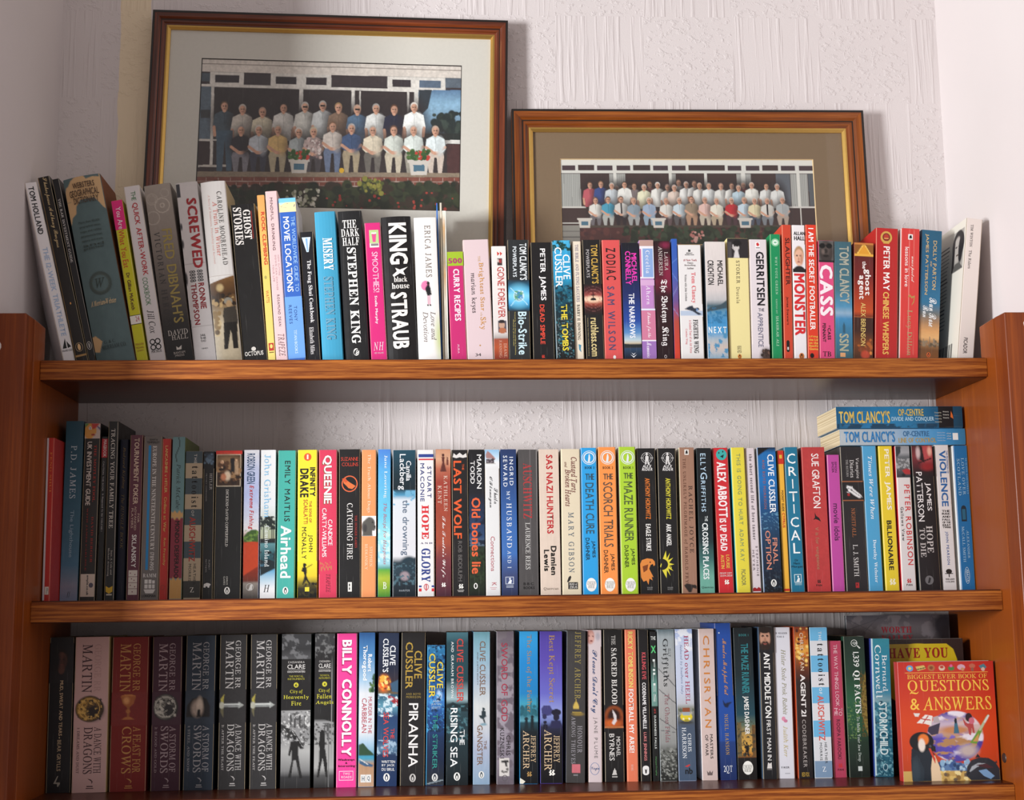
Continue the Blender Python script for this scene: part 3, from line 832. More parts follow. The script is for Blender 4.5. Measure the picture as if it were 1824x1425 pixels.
bk(1, 'A3', (837, 1034, 250), (892, 1060, 1335), 'eeebe8', 'white hardback with a tiny woman under a pink umbrella',
   [t('ERICA JAMES', 312, 716, .46, .72, '7c7068', 'R1', 'a'), t('Love and', 980, 1198, .6, .82, '6a5c58', 'i'), t('Devotion', 978, 1212, .26, .48, '6a5c58', 'i')],
   A=(250, 1335, [('e', 1.0, 1180, .2, 140, 'cfd8a0', 1.2), ('e', .42, 780, .2, 38, 'e07aa6'), ('p', [(.4, 800), (.56, 760), (.64, 800), (.68, 850), (.5, 862), (.44, 830)], '1c1a20'), ('e', .54, 762, .06, 16, '2a2020'), ('r', .49, .53, 860, 925, 'd06a94'), ('r', .57, .61, 860, 925, 'd06a94'), ('r', .47, .54, 922, 936, '222'), ('r', .56, .64, 922, 936, '222')]), hard=True)
bk(1, 'A3', (1016, 1040, 138), (1062, 1074, 1335), '2f6fc4', 'thin blue booklet squeezed in beside the white umbrella hardback', dy=.012)
bk(1, 'A3', (1042, 1070, 135), (1075, 1088, 1335), 'cfc7b8', 'thin cream stapled booklet standing tallest of the thin booklets', dy=.008, sr='ded8cc')
bk(1, 'A3', (1072, 1100, 196), (1090, 1130, 1335), 'd8cbb4', 'thin worn booklet with a rolled tan and grey spine fold',
   A=[('g', [(196, 'e6e4da'), (330, 'c9a070'), (500, '9a9486'), (700, 'c09a70'), (900, 'cfc8b8'), (1335, 'a8a096')]), ('r', .8, 1, 196, 1335, 'e9ece4'), ('n', .25, 8, 60)])
bk(1, 'A4', (78, 248, 265), (122, 290, 1305), 'c42a6e', 'pink paperback with a lime green top panel numbered 500',
   [h('500', 330, 382, .06, .92, 'a8386a', 'B', 't'), t('CURRY RECIPES', 436, 946, .34, .72, 'f2dce6', 'B'), t('AURA', 1172, 1262, .42, .55, 'e8b8cc', 's', 's')],
   M=[('r', 0, 1, 265, 405, '9cb82a')])
bk(1, 'A4', (237, 497, 148), (288, 547, 1305), 'd9c3c6', 'thick pale pink paperback with gold serif title and lower-case author',
   [t('THE', 312, 366, .56, .64, 'c9a468', 'R', 's'), t('Brightest Star', 376, 850, .54, .76, 'c98e3c', 'R'), t('in the', 866, 900, .56, .64, 'c9a468', 'R', 's'), t('Sky', 912, 1030, .5, .76, 'c98e3c', 'R'), t('marian keyes', 476, 868, .2, .44, '3c3236', 'R', 'a'), h('34', 1262, 1290, .3, .52, '3a3434', 'i')],
   M=[('e', .5, 1186, 7, 7, 'b8863c')])
bk(1, 'A4', (514, 668, 212), (552, 690, 1305), 'e0dad6', 'white paperback with red condensed title, two small photographs and rusty foot',
   [t('GONE FOREVER', 416, 916, .36, .84, 'b8403c', 's'), t('DIANE', 1165, 1300, .68, .9, 'd8a890', 'R', 'a'), t('FANNING', 1135, 1300, .36, .56, 'd8a890', 'R', 'a')],
   A=[('g', [(212, 'e6e2de'), (1050, 'dcd4d0'), (1110, 'a8a09c'), (1120, '9a4a34'), (1200, 'b0502c'), (1305, '8a3420')]), ('r', .36, .72, 330, 402, '3a2c2c'), ('e', .6, 360, .1, 20, 'a03a3a'), ('e', .44, 355, .08, 18, 'c8b8b0'), ('r', .3, .9, 940, 1056, '55505a'), ('e', .58, 985, .2, 38, 'c09a84'), ('e', .58, 952, .22, 18, '2a2224'), ('e', .62, 1040, .26, 28, 'b06a4a')],
   M=[('p', [(.38, 265), (.56, 285), (.4, 308)], 'c83a30'), ('p', [(.58, 265), (.74, 285), (.6, 308)], 'c83a30')])
bk(1, 'A4', (675, 885, 150), (694, 908, 1305), '26292b', 'dark grey paperback with a glowing blue globe on the spine',
   [t("TOM CLANCY'S", 185, 546, .56, .9, 'e8eef0', 'b', 'a'), t('POWERPLAYS', 216, 516, .24, .42, 'dce4e8', 'b', 'a'), t('Bio-Strike', 856, 1272, .44, .84, 'c8e2ea', 'b'), t('Created by Tom Clancy and Martin Greenberg', 858, 1272, .27, .33, 'c8b868', 's', 's'), t('Written by Jerome Preisler', 930, 1190, .19, .25, 'c8b868', 's', 's')],
   A=(540, 850, [('g', [(540, '26292b'), (600, '1c5a78'), (660, '3a9cd0'), (700, '8ad4f0'), (750, '3aa0dc'), (810, '1f6a90'), (850, '26292b')]), ('e', .5, 702, .42, 90, '7cd0f0', 1.2), ('e', .5, 702, .24, 52, 'e6f4fa', .2), ('e', .5, 702, .21, 46, '3c86b8', .2), ('nb', .3, .7, 656, 748, '5a9a78', 22, .55), ('nb', .3, .7, 656, 748, 'd0e6ee', 16, .64, 12), ('l', .1, 620, .38, 680, 3, 'bce6f6'), ('l', .9, 790, .62, 725, 3, 'bce6f6'), ('l', .1, 800, .4, 730, 3, 'bce6f6')]))
bk(1, 'A4', (908, 1108, 175), (926, 1148, 1305), '161416', 'black paperback with bold white author and orange-red title lettering',
   [t('PETER JAMES', 236, 746, .36, .68, 'f0ecec', 'b', 'a'), t('DEAD SIMPLE', 786, 1172, .36, .58, 'dc4a38', 'b')], M=pan(.46, 1290, 16, 'd84030'))
bk(1, 'A4', (1112, 1292, 155), (1160, 1338, 1305), '123c4c', 'battered paperback, bright water blue above and black below, yellow title',
   [t('CLIVE', 295, 540, .54, .94, 'eef4f6', 'S', 'a'), t('CUSSLER', 222, 614, .1, .5, 'eef4f6', 'S', 'a'), t('THE TOMBS', 786, 1236, .34, .68, 'e6d23c', 'b')],
   A=[('g', [(155, '4ab0d8'), (300, '2f9ccc'), (520, '2a9cc8'), (640, '14607a'), (760, '10485a'), (900, '142a30'), (1305, '101416')]), ('nb', 0, 1, 155, 260, '123c34', 26, .5), ('nb', 0, 1, 560, 1305, '3a7a86', 14, .66), ('nb', 0, 1, 600, 900, '0c2a34', 24, .5, 8), ('r', .0, .05, 600, 1305, 'b8c8cc'), ('nb', 0, 1, 900, 1305, '8c9498', 9, .74, 20), ('n', .3, 8, 90)], sl='b4cad2')
bk(1, 'A4', (1308, 1396, 165), (1342, 1430, 1305), 'e4d8c4', 'slim cream paperback with purple-grey capitals and a small blue bird',
   [t('THE BIBLE AND FLYING SAUCERS', 196, 760, .32, .66, '6a6284', 'R'), t('BARRY H. DOWNING', 786, 1132, .34, .66, '2a2624', 'r', 'a')],
   M=[('p', [(.4, 1170), (.7, 1180), (.62, 1215), (.7, 1250), (.45, 1225)], '4a8aa8')], gloss=False)
bk(1, 'A5', (88, 276, 150), (138, 312, 1305), '1b191a', 'black paperback with gold lettering and a red glowing target circle',
   [t("TOM CLANCY'S", 196, 582, .46, .84, 'c9a24a', 'b', 'a'), t('POWERPLAYS', 246, 522, .18, .36, 'a8a4a4', 'b', 'a'), t('ruthless.com', 916, 1290, .3, .72, 'd8c48a', 'b'), t('Created by Tom Clancy and Martin Greenberg', 916, 1285, .12, .18, 'b8a878', 's', 's')],
   A=(585, 890, [('g', [(585, '1b191a'), (650, '4a1c20'), (700, 'a04a44'), (735, 'e8b8a0'), (760, 'b0503c'), (820, '3a1a1a'), (890, '1b191a')]), ('e', .5, 735, .5, 30, 'f0d0b0', 1.0), ('ring', .5, 730, 62, 2.5, 'b06a60'), ('ring', .5, 730, 92, 2, '8a5450'), ('ring', .5, 730, 120, 2, '6a4442'), ('r', .47, .53, 665, 740, '1a1014'), ('r', .38, .62, 690, 697, '1a1014'), ('e', .5, 735, .16, 14, '1a1014')]))
bk(1, 'A5', (280, 462, 152), (314, 496, 1305), 'd65352', 'coral red paperback with wide black title over slate-blue author capitals',
   [t('ZODIAC', 230, 546, .2, .72, '2a1a1c', 'S2'), t('SAM WILSON', 608, 1226, .22, .6, '50486a', 'S2', 'a')], M=[('e', .52, 1296, 14, 18, 'e8e4e0')])
bk(1, 'A5', (475, 640, 180), (506, 682, 1305), '1a2244', 'navy paperback with neon pink author capitals over a dusk landscape',
   [t('MICHAEL', 282, 574, .56, .86, 'e83ab0', 'b', 'a'), t('CONNELLY', 262, 592, .2, .52, 'e83ab0', 'b', 'a'), t('THE NARROWS', 676, 1112, .34, .66, 'eceef4', 'b')],
   A=[('g', [(180, '14161e'), (400, '181c34'), (700, '1c2a62'), (950, '24489a'), (1060, '5a8ac0'), (1130, 'b8ccd4'), (1165, 'c8b89a'), (1172, '2a3038'), (1200, '3a2c20'), (1210, '28405c'), (1305, '10182a')]), ('p', [(0, 1165), (.3, 1172), (.6, 1180), (1, 1168), (1, 1205), (0, 1200)], '22282a')],
   M=[('p', [(.4, 1252), (.52, 1278), (.64, 1252), (.52, 1266)], 'e4e6ea'), ('p', [(.34, 1270), (.52, 1302), (.7, 1270), (.52, 1288)], 'e4e6ea')])
bk(1, 'A5', (648, 786, 152), (682, 822, 1305), 'b98ac0', 'paperback banded in blue, lilac, rose and purple with white lettering',
   [t('Cecelia', 256, 482, .42, .72, 'f0f0f6', 'R1', 'a'), t('Ahern', 602, 786, .4, .7, 'f0eaf4', 'R1', 'a'), t('Thanks for the', 862, 1108, .34, .66, 'f4ecf0', 'w'), t('Memories', 1148, 1300, .32, .66, 'f0e8f4', 'w')],
   M=[('r', 0, 1, 152, 212, 'b8958c'), ('r', 0, 1, 212, 530, 'e6e4ea'), ('r', .22, .94, 236, 518, '8aa8d8'), ('r', 0, .12, 240, 515, 'c06a9a'), ('r', 0, 1, 545, 600, 'd2a8d0'), ('r', .16, .9, 600, 805, 'bd86c4'), ('r', 0, 1, 826, 842, 'dfe2ee'), ('r', 0, 1, 845, 1130, 'cc7a98'), ('r', 0, 1, 1130, 1142, 'ece8f0'), ('r', 0, 1, 1142, 1305, '9a70b4')])
bk(1, 'A5', (792, 950, 162), (828, 990, 1305), '2a1218', 'dark maroon paperback with a white blackletter title',
   [t('LAURA', 270, 452, .62, .84, 'd0c4c0', 'R', 'a'), t('ANDERSEN', 216, 502, .26, .5, 'd0c4c0', 'R', 'a'), t('The Boleyn King', 540, 1186, .26, .74, 'f0eaea', 'f')],
   A=[('g', [(162, '241014'), (300, '32141c'), (500, '541628'), (560, '64182e'), (700, '34121c'), (1000, '2a1016'), (1305, '200c12')]), ('e', .7, 200, .3, 30, '7a2040', 1.2), ('e', .8, 480, .24, 130, '7c1c3a', 1.2), ('n', .2, 20, 120)], M=[('o', .5, 1290, 12, 16, 4, 'd8cccc')])
bk(1, 'A5', (962, 1018, 140), (998, 1050, 1305), '3a5ca8', 'slim paperback fading from blue at the head to orange-red at the foot',
   A=[('g', [(140, '2f5cb4'), (450, '3a5cae'), (750, '6a508c'), (950, 'b0483c'), (1305, 'd0402c')]), ('l', 0, 380, 1, 330, 3, '5a84cc'), ('l', 0, 480, 1, 560, 3, '5a84cc'), ('l', 0, 700, 1, 600, 3, '7a80b4'), ('l', 0, 820, 1, 900, 3, '8a80b4')])
bk(1, 'A5', (1027, 1250, 200), (1060, 1290, 1305), 'e3e0df', 'white paperback with red and black serif print and a small fighter jet',
   [h('BERKLEY', 275, 287, .36, .62, '4a4a4a'), h('NONFICTION', 291, 303, .3, .68, '4a4a4a'), h('#1 New York', 340, 362, .22, .8, 'b0545c', 'r'), h('Times', 368, 386, .38, .64, '6a6060', 'r'), h('Bestselling', 392, 412, .26, .74, '6a6060', 'r'), h('Author', 420, 440, .36, .66, '6a6060', 'r'),
    t('Tom Clancy', 470, 772, .5, .72, 'd8545c', 'r', 'a'), t('Written with John Gresham', 492, 752, .24, .34, '3a3636', 'r', 's'), t('FIGHTER WING', 932, 1258, .56, .76, '2a2626', 'q'), t('A Guided Tour of an Air Force', 936, 1256, .38, .48, 'd06a70', 'r', 's'), t('Combat Wing', 1022, 1172, .2, .3, 'd06a70', 'r', 's')],
   A=(780, 905, [('r', 0, 1, 780, 905, 'e3e0df'), ('r', .04, 1, 846, 896, 'b4c2d6'), ('p', [(.2, 830), (.42, 800), (.56, 796), (.6, 820), (.8, 815), (.86, 835), (.7, 850), (.95, 880), (.8, 888), (.55, 850), (.36, 838)], '2a3240'), ('e', .74, 836, .05, 10, '6a8cb8')]), M=[('r', .44, .54, 246, 268, '3a3a3a')])
bk(1, 'A6', (78, 260, 258), (108, 296, 1305), 'd6cecb', 'pale paperback with black condensed author and stormy blue picture low down',
   [t('MICHAEL', 430, 660, .58, .84, '2c2a2c', 'b', 'a'), t('CRICHTON', 428, 652, .1, .4, '2c2a2c', 'b', 'a'), h('NEXT', 1032, 1090, .06, .94, 'e6eef2', 'b2', 't')],
   A=[('g', [(258, 'dcd4d0'), (700, 'd2cac8'), (790, 'b8b8ba'), (840, '4a6470'), (900, '5a90b0'), (980, '3f8cc0'), (1080, '4a98cc'), (1150, 'a8b4bc'), (1220, 'c8b8ae'), (1305, '9ab4c6')]), ('p', [(0, 880), (.2, 850), (.45, 845), (.7, 830), (1, 790), (1, 860), (.5, 880), (0, 900)], '3a4e58'), ('nb', 0, 1, 860, 1000, '2f74a0', 30, .55), ('nb', 0, 1, 1080, 1305, '4c8cb4', 40, .58, 14), ('n', .07, 5, 60)], sl='46525a')
bk(1, 'A6', (278, 470, 228), (304, 502, 1305), 'e6d99a', 'pale yellow paperback with a black and white film still at the head',
   [t('STOKER', 432, 640, .4, .56, '6a6048', 'R1', 'a'), t('Dracula', 672, 822, .38, .54, '6a6048', 'R1'), t('READ RED', 1205, 1268, .36, .54, '6a6048', 's', 's')],
   A=(228, 408, [('r', 0, 1, 228, 408, '2a2628'), ('r', 0, .2, 260, 408, '4a4648'), ('e', .42, 300, .16, 44, 'c8c2c0'), ('e', .48, 272, .2, 30, '171416'), ('p', [(.3, 408), (.36, 345), (.5, 330), (.58, 408)], 'd4d0ce'), ('e', .35, 296, .05, 5, '221e20'), ('e', .28, 315, .05, 8, 'b0aaa8')]),
   M=peng(.46, 1300, 22, 'd88a3c', '222'), gloss=False)
bk(1, 'A6', (477, 640, 238), (510, 670, 1305), 'dcd3d6', 'pinkish white paperback with heavy black author capitals and dark hair at the foot',
   [t('GERRITSEN', 350, 840, .36, .8, '16141a', 'b', 'a'), h('THE', 866, 894, .42, .74, '5a5868', 's', 't'), t('APPRENTICE', 906, 1216, .36, .64, '6c6c80', 's')],
   A=(1190, 1305, [('r', 0, 1, 1190, 1305, 'dcd3d6'), ('e', .8, 1300, .32, 70, '4a3a34', .8), ('s', .55, 1, 1240, 1305, ['2a1e1a', '6a5044', '3a2a24'], 26, 10)]),
   M=[('r', .34, .62, 262, 330, 'ece8e8'), ('p', [(.4, 275), (.5, 265), (.58, 285), (.52, 300), (.42, 295)], 'c83434'), ('r', .38, .6, 312, 318, '444')])
bk(1, 'A6', (667, 762, 190), (692, 786, 1305), '128a54', 'emerald green paperback with a round pale seal near the head',
   [t('WHY VOTE GREEN', 396, 740, .44, .66, 'b8dcc0', 'R1'), t('EDITED BY', 782, 916, .44, .58, 'a8d0b4', 'R', 's'), t('SHAHRAR ALI', 936, 1206, .42, .66, 'b8dcc0', 'R', 'a')],
   M=[('e', .5, 266, 36, 36, '8ac89c'), ('e', .5, 266, 24, 24, 'dcece0'), ('r', .38, .62, 260, 272, '6ab088')])
bk(1, 'A6', (778, 858, 105), (798, 886, 1305), 'c8442c', 'orange-red slim paperback with thin dark capitals and black rounded emblem',
   [t('SLAUGHTER', 225, 656, .32, .78, '3a1410', 's'), t('James Stewart', 762, 1016, .28, .56, '4a1a12', 's', 'a')],
   M=[('e', .42, 1172, 14, 18, '1a1414'), ('e', .42, 1242, 14, 18, '1a1414'), ('r', .26, .58, 1172, 1242, '1a1414'), ('r', .34, .5, 1215, 1240, 'd8d0cc')])
bk(1, 'A6', (867, 985, 108), (892, 1008, 1305), 'e6e2e4', 'white paperback with a colour face photograph above big red capitals',
   [h('ALLAN', 168, 200, .12, .98, '1a1818', 'b', 'a'), h('HALL', 210, 248, .14, .96, '1a1818', 'b', 'a'), t('MONSTER', 552, 1112, .08, .9, 'd0262c', 'B')],
   A=(285, 540, [('r', 0, 1, 285, 540, 'e6e2e4'), ('e', .5, 560, .55, 80, '1a181a', .1), ('r', 0, 1, 505, 540, '1a181a'), ('e', .5, 380, .38, 80, 'b08a62', .15), ('e', .5, 405, .36, 75, 'e0b094', .15), ('e', .34, 388, .09, 8, '5a4038'), ('e', .64, 388, .09, 8, '5a4038'), ('e', .48, 420, .06, 18, 'c08a70', .6), ('e', .48, 446, .14, 6, 'a05a50'), ('e', .7, 420, .1, 50, 'c08c72', .9)]), M=peng(.56, 1298, 30, 'd07a3c', '2a1c14'))
bk(1, 'A6', (990, 1090, 105), (1016, 1115, 1305), 'd83a22', 'bright orange-red paperback with one long line of white capitals',
   [t('I AM THE SECRET FOOTBALLER', 135, 1062, .24, .72, 'f4ece8', 'b')] + [h(s, y, y + 20, .12, .92, 'f0c050', 'b') for s, y in (('Lifting', 1112), ('the Lid', 1140), ('on the', 1168), ('Beautiful', 1194), ('Game', 1222))], M=[('e', .36, 1292, 18, 22, '16120f')])
bk(1, 'A6', (1107, 1246, 248), (1122, 1262, 1305), 'd84a7c', 'pink paperback with a dark face in sunglasses above white capitals',
   [t('CASS', 472, 936, .06, .9, 'f2e6ea', 'B'), t('CASS', 1044, 1150, .52, .72, '2a1420', 'b', 'a'), t('PENNANT', 1002, 1172, .2, .4, '2a1420', 'b', 'a'), t('BY', 1022, 1042, .6, .7, '2a1420', 's', 's'), h('TB', 1256, 1300, .2, .72, '221018', 'R')],
   A=(248, 447, [('r', 0, 1, 248, 447, '5a5856'), ('e', .5, 360, .44, 110, '3a3230', .3), ('e', .45, 330, .3, 60, '4e4440', .6), ('e', .25, 296, .2, 24, '0c0c0c'), ('e', .7, 296, .2, 24, '0c0c0c'), ('r', .4, .55, 284, 292, '0c0c0c'), ('e', .48, 345, .12, 22, '2a2422', .5), ('e', .48, 388, .2, 12, '1e1816', .4), ('e', .3, 350, .1, 20, '6a5c56', .8), ('r', 0, 1, 430, 447, '201c1c')]))
bk(1, 'A6', (1250, 1412, 258), (1268, 1425, 1305), '3d6a78', 'faded teal paperback with beige capitals and a small submarine in blue water',
   [t('TOM CLANCY', 300, 822, .28, .84, 'a8a898', 'b', 'a'), t('SSN', 1096, 1252, .22, .76, 'a8a890', 'b')],
   A=[('g', [(258, '3a5e6a'), (700, '3f6e7e'), (850, '4c8cb0'), (910, '8aa8c0'), (960, '3f86b4'), (1050, '38789c'), (1305, '35606c')]), ('p', [(.42, 1090), (.44, 1020), (.5, 985), (.56, 1020), (.58, 1090)], '2c5468'), ('n', .08, 30, 40)], M=[('r', .26, .56, 1268, 1305, 'd8a070')])
bk(1, 'A7', (330, 472, 255), (324, 470, 1082), '7a2418', 'dark red and orange paperback with a golden road picture on top',
   [t('the', 392, 446, .42, .62, 'f0e8e4', 'b'), t('ghost', 448, 640, .48, .86, 'f0e8e4', 'b'), t('agent', 496, 670, .18, .5, 'f0e8e4', 'b'), t('ALEX BERENSON', 696, 1006, .36, .6, 'e0c070', 's', 'a')],
   A=[('g', [(255, '6a3a18'), (356, '5a1a18'), (500, '6e1c18'), (620, '9a3018'), (760, 'b8481c'), (800, '5a2012'), (805, '3a1a12'), (900, '3a1c14'), (990, '6a3818'), (1082, '4a2a18')]), ('r', 0, 1, 255, 356, '8a5420'), ('p', [(.1, 345), (.45, 275), (.55, 275), (.9, 345)], 'd8962c'), ('l', .1, 350, .46, 270, 3, 'f0c860'), ('l', .9, 350, .54, 270, 3, 'f0c860'), ('r', 0, 1, 340, 356, 'e0a840'), ('r', 0, 1, 255, 268, 'c07838'), ('r', 0, 1, 798, 803, 'a0562a'), ('s', .2, .9, 960, 1060, ['d8823a', '7a3a18', 'a85a24'], 18, 14), ('e', .6, 1070, .22, 30, 'b8442c', .5)])
bk(1, 'A7', (487, 656, 150), (487, 642, 1082), 'b3201f', 'deep red thick paperback with a gold crest above white and yellow capitals',
   [t('PETER MAY', 284, 606, .34, .62, 'f2eae6', 'b', 'a'), t('CHINESE WHISPERS', 618, 1070, .33, .6, 'e6b85c', 'b')],
   M=[('e', .46, 218, 42, 46, 'c9a04c'), ('e', .46, 216, 28, 30, '7a2a1c'), ('e', .46, 214, 18, 20, 'b03428'), ('r', .36, .56, 222, 228, 'd8b060'), ('p', [(.36, 244), (.56, 244), (.6, 264), (.32, 264)], 'c9a04c')])
bk(1, 'A7', (676, 808, 152), (664, 793, 1082), 'cf3a36', 'creased coral red paperback with pale script title and gold outlined heart',
   [t('unexpected', 356, 545, .5, .72, 'f2d8d0', 'w'), t('lessons in love', 290, 580, .2, .42, 'f4e4e0', 's'), t('Lucy Dillon', 748, 1078, .3, .66, 'b09a6c', 'R', 'a')],
   A=[('n', .05, 20, 200), ('l', .42, 160, .44, 1070, 2, 'e08a80'), ('l', .7, 160, .72, 1070, 2, 'd86c62')],
   M=[('r', .36, .62, 194, 234, 'e8e4e0'), ('p', [(.42, 226), (.44, 204), (.54, 200), (.58, 224)], '1a1818'), ('p', [(.4, 650), (.5, 634), (.6, 650), (.78, 640), (.74, 690), (.6, 716), (.62, 704), (.7, 684), (.72, 656), (.6, 664), (.5, 648), (.44, 660)], 'b08c4c')], sl='e8dcd8')
bk(1, 'A7', (820, 972, 165), (797, 942, 1082), '1d5a7c', 'blue paperback fading to an orange city skyline, with white handwritten title',
   [t('DOLLY PARTON', 240, 600, .58, .76, 'd0b078', 's', 'a'), t('JAMES PATTERSON', 194, 640, .18, .36, 'd0b078', 's', 'a'), t('AND', 392, 432, .46, .54, 'd0b078', 's', 's'), t('Run Rose', 660, 870, .46, .82, 'eef0f0', 'w'), t('Run', 720, 805, .16, .44, 'eef0f0', 'w')],
   A=[('g', [(165, '1f5874'), (500, '1c5c82'), (700, '2a6c90'), (780, '6a6c68'), (840, 'a07a58'), (900, 'd09a62'), (950, 'd8a870'), (985, '9a7048'), (1040, '6a4424'), (1082, '7a4c26')]), ('s', 0, 1, 975, 1010, ['6a5a48', '8a7860', '5a4c3a'], 24, 9), ('r', .5, .54, 945, 1000, '7a6a58'), ('r', .72, .77, 955, 1000, '8a7a68'), ('r', .2, .24, 960, 1000, '8a7a64'), ('n', .06, 20, 12)], M=peng(.5, 1074, 18, 'd0622c', '222'))
bk(1, 'A7', (1145, 1267, 80), (1085, 1197, 1082), 'ded2cb', 'off-white paperback leaning the other way, portrait photograph on its cover',
   [t('TIM WINTON', 126, 290, .28, .44, '3a3434', 'R', 'a'), t('The Riders', 316, 450, .26, .44, '4a4444', 'R'), t('PICADOR', 952, 1066, .3, .54, '2a2628', 's', 's')], sl='e2ddd0', gloss=False, D=.115, dy=-.030)

# ---- middle shelf
bk(2, 'B1', (82, 176, 198), (50, 136, 1345), 'b8302a', 'red spine with orange capitals and white edge strip, endmost beside the panel',
   [t('FENG SHUI', 300, 586, .5, .78, 'd87a3c', 'r'), h('P', 1260, 1296, .52, .76, '3a3030', 'i')], M=[('r', .0, .27, 198, 1345, 'cfc6cc'), ('r', .32, .85, 1250, 1305, 'd8cfc4')], sl='c9bfc6', dy=-.045)
bk(2, 'B1', (205, 352, 80), (152, 308, 1342), '2a5568', 'tall dark teal paperback with large pale serif capitals and misty foot',
   [t('P.D. JAMES', 256, 632, .34, .68, 'b4c4cc', 'R1', 'a'), t('The Lighthouse', 716, 1046, .38, .64, '8aa4b4', 's'), h('ff', 1285, 1325, .42, .6, '20242c', 'I')],
   A=[('g', [(80, '244e60'), (500, '2a586c'), (900, '3a6478'), (1100, '46708a'), (1180, '6a7e92'), (1250, '86889a'), (1342, '7886a0')]), ('n', .08, 60, 30)])
bk(2, 'B1', (362, 478, 95), (318, 432, 1340), '231f1e', 'black paperback with a jester face picture and cream label at the foot',
   [t('THE MOTLEY FOOL', 250, 656, .64, .8, 'a8342c', 'r'), t('UK INVESTMENT GUIDE', 228, 680, .2, .5, 'd0c8c0', 'b'), t('DAVID BERGER', 760, 1082, .62, .76, '9a2c26', 'r', 'a'), t('WITH JAMES CARLISLE', 700, 1140, .3, .4, '8a2a24', 'r', 's'), t('ample.co.uk', 1170, 1310, .42, .6, '2a2630', 'b', 's')],
   A=(95, 205, [('r', 0, 1, 95, 205, 'c9b8b0'), ('e', .3, 150, .36, 60, 'd89a4a'), ('e', .6, 150, .16, 26, 'd89a4a'), ('p', [(.4, 95), (.95, 95), (.7, 130), (.5, 140)], 'c03a34'), ('p', [(0, 95), (.3, 95), (0, 130)], '4a8a4a'), ('e', .34, 130, .09, 12, 'e8e0e0'), ('e', .34, 130, .05, 8, '3a4a8a'), ('e', .55, 178, .12, 8, 'a03028'), ('p', [(.75, 110), (1, 130), (1, 150), (.85, 130)], '3a4480')]),
   M=[('r', .08, .96, 1162, 1320, 'd0bfb0'), ('e', .74, 1240, 16, 17, '5a5664')])
bk(2, 'B1', (480, 524, 190), (434, 486, 1335), '18191b', 'thin black magazine spine with a small red tag at the head',
   [t('MAGBOOK', 212, 334, .3, .8, 'e6d0d0', 'b', 's'), t('CAUTION: THIS BOOK', 366, 580, .3, .55, 'b0acac', 's', 's'), t('It Happened To Me! VOLUME 1', 596, 862, .28, .6, 'b8b4b4', 'r')], M=[('r', .02, .98, 205, 340, 'c02a34')], dy=.006)
bk(2, 'B1', (530, 600, 82), (492, 570, 1335), '1a1a1a', 'black paperback with white serif capitals and a yellow crest, pale worn edge',
   [t('TRACING YOUR FAMILY TREE', 136, 842, .32, .72, 'dcd8d0', 'R'), t('Jean A. Cole and', 996, 1168, .58, .76, 'c0bab2', 'R', 'a'), t('Michael Armstrong', 980, 1176, .26, .46, 'c0bab2', 'R', 'a')],
   M=[('r', .93, 1.0, 90, 1330, 'a8a296'), ('p', [(.16, 1245), (.5, 1258), (.86, 1245), (.84, 1285), (.5, 1298), (.18, 1285)], 'd0a82c'), ('r', .24, .8, 1300, 1310, 'c0b8a8')])
bk(2, 'B1', (606, 672, 210), (572, 642, 1335), '171a2c', 'dark navy clothbound book with dull gold italic lettering',
   [t('Rudyard Kipling', 266, 562, .36, .7, '7a6438', 'i', 'a'), t('The JUNGLE BOOK', 602, 986, .36, .7, '6a5834', 'i')], gloss=False, hard=True, dy=.008)
bk(2, 'B1', (684, 772, 178), (648, 742, 1335), '5c2638', 'maroon paperback with cream capitals and white domino tiles at the foot',
   [t('TOURNAMENT POKER', 200, 672, .34, .72, 'd0b8a4', 'b'), t('FOR', 738, 802, .72, .88, 'c8b0a0', 's', 's'), t('ADVANCED', 686, 856, .48, .64, 'c8b0a0', 's', 's'), t('PLAYERS', 700, 840, .24, .4, 'c8b0a0', 's', 's'), t('SKLANSKY', 886, 1116, .34, .7, 'e0dcd8', 'b', 'a')],
   M=[('r', .16, .84, 1135, 1306, 'd6ccc2'), ('r', .16, .84, 1178, 1182, '8a6a6a'), ('r', .16, .84, 1220, 1224, '8a6a6a'), ('r', .16, .84, 1262, 1266, '8a6a6a')] + [('e', a, b, 4, 4, '7a3a4a') for a, b in ((.3, 1155), (.66, 1165), (.4, 1195), (.6, 1205), (.32, 1240), (.66, 1250), (.48, 1285))])
bk(2, 'B1', (780, 908, 188), (748, 876, 1335), '77726f', 'grey paperback with a bright blue stripe down its spine',
   [h('GRANT &', 205, 218, .3, .74, '2a2626', 'b', 'a'), h('TEMPERLEY', 224, 238, .16, .86, '2a2626', 'b', 'a'), t('EUROPE IN THE NINETEENTH CENTURY 1789-1905', 255, 1136, .5, .72, 'e4e0dc', 'r'), h('RAMM', 1158, 1184, .14, .88, 'e0dcd8', 'r', 't'), h('LONGMAN', 1305, 1322, .12, .86, '2a2626', 'b')],
   M=[('r', .26, .4, 253, 1132, '2a88c4'), ('r', .24, .42, 1200, 1228, 'dcd8d4'), ('r', .46, .62, 1200, 1228, 'dcd8d4'), ('r', .66, .8, 1206, 1228, 'dcd8d4'), ('r', .24, .42, 1234, 1262, 'dcd8d4'), ('r', .46, .62, 1234, 1262, 'dcd8d4'), ('r', .66, .8, 1234, 1262, 'dcd8d4'), ('p', [(.2, 1268), (.84, 1268), (.72, 1296), (.3, 1296)], 'dcd8d4')], gloss=False)
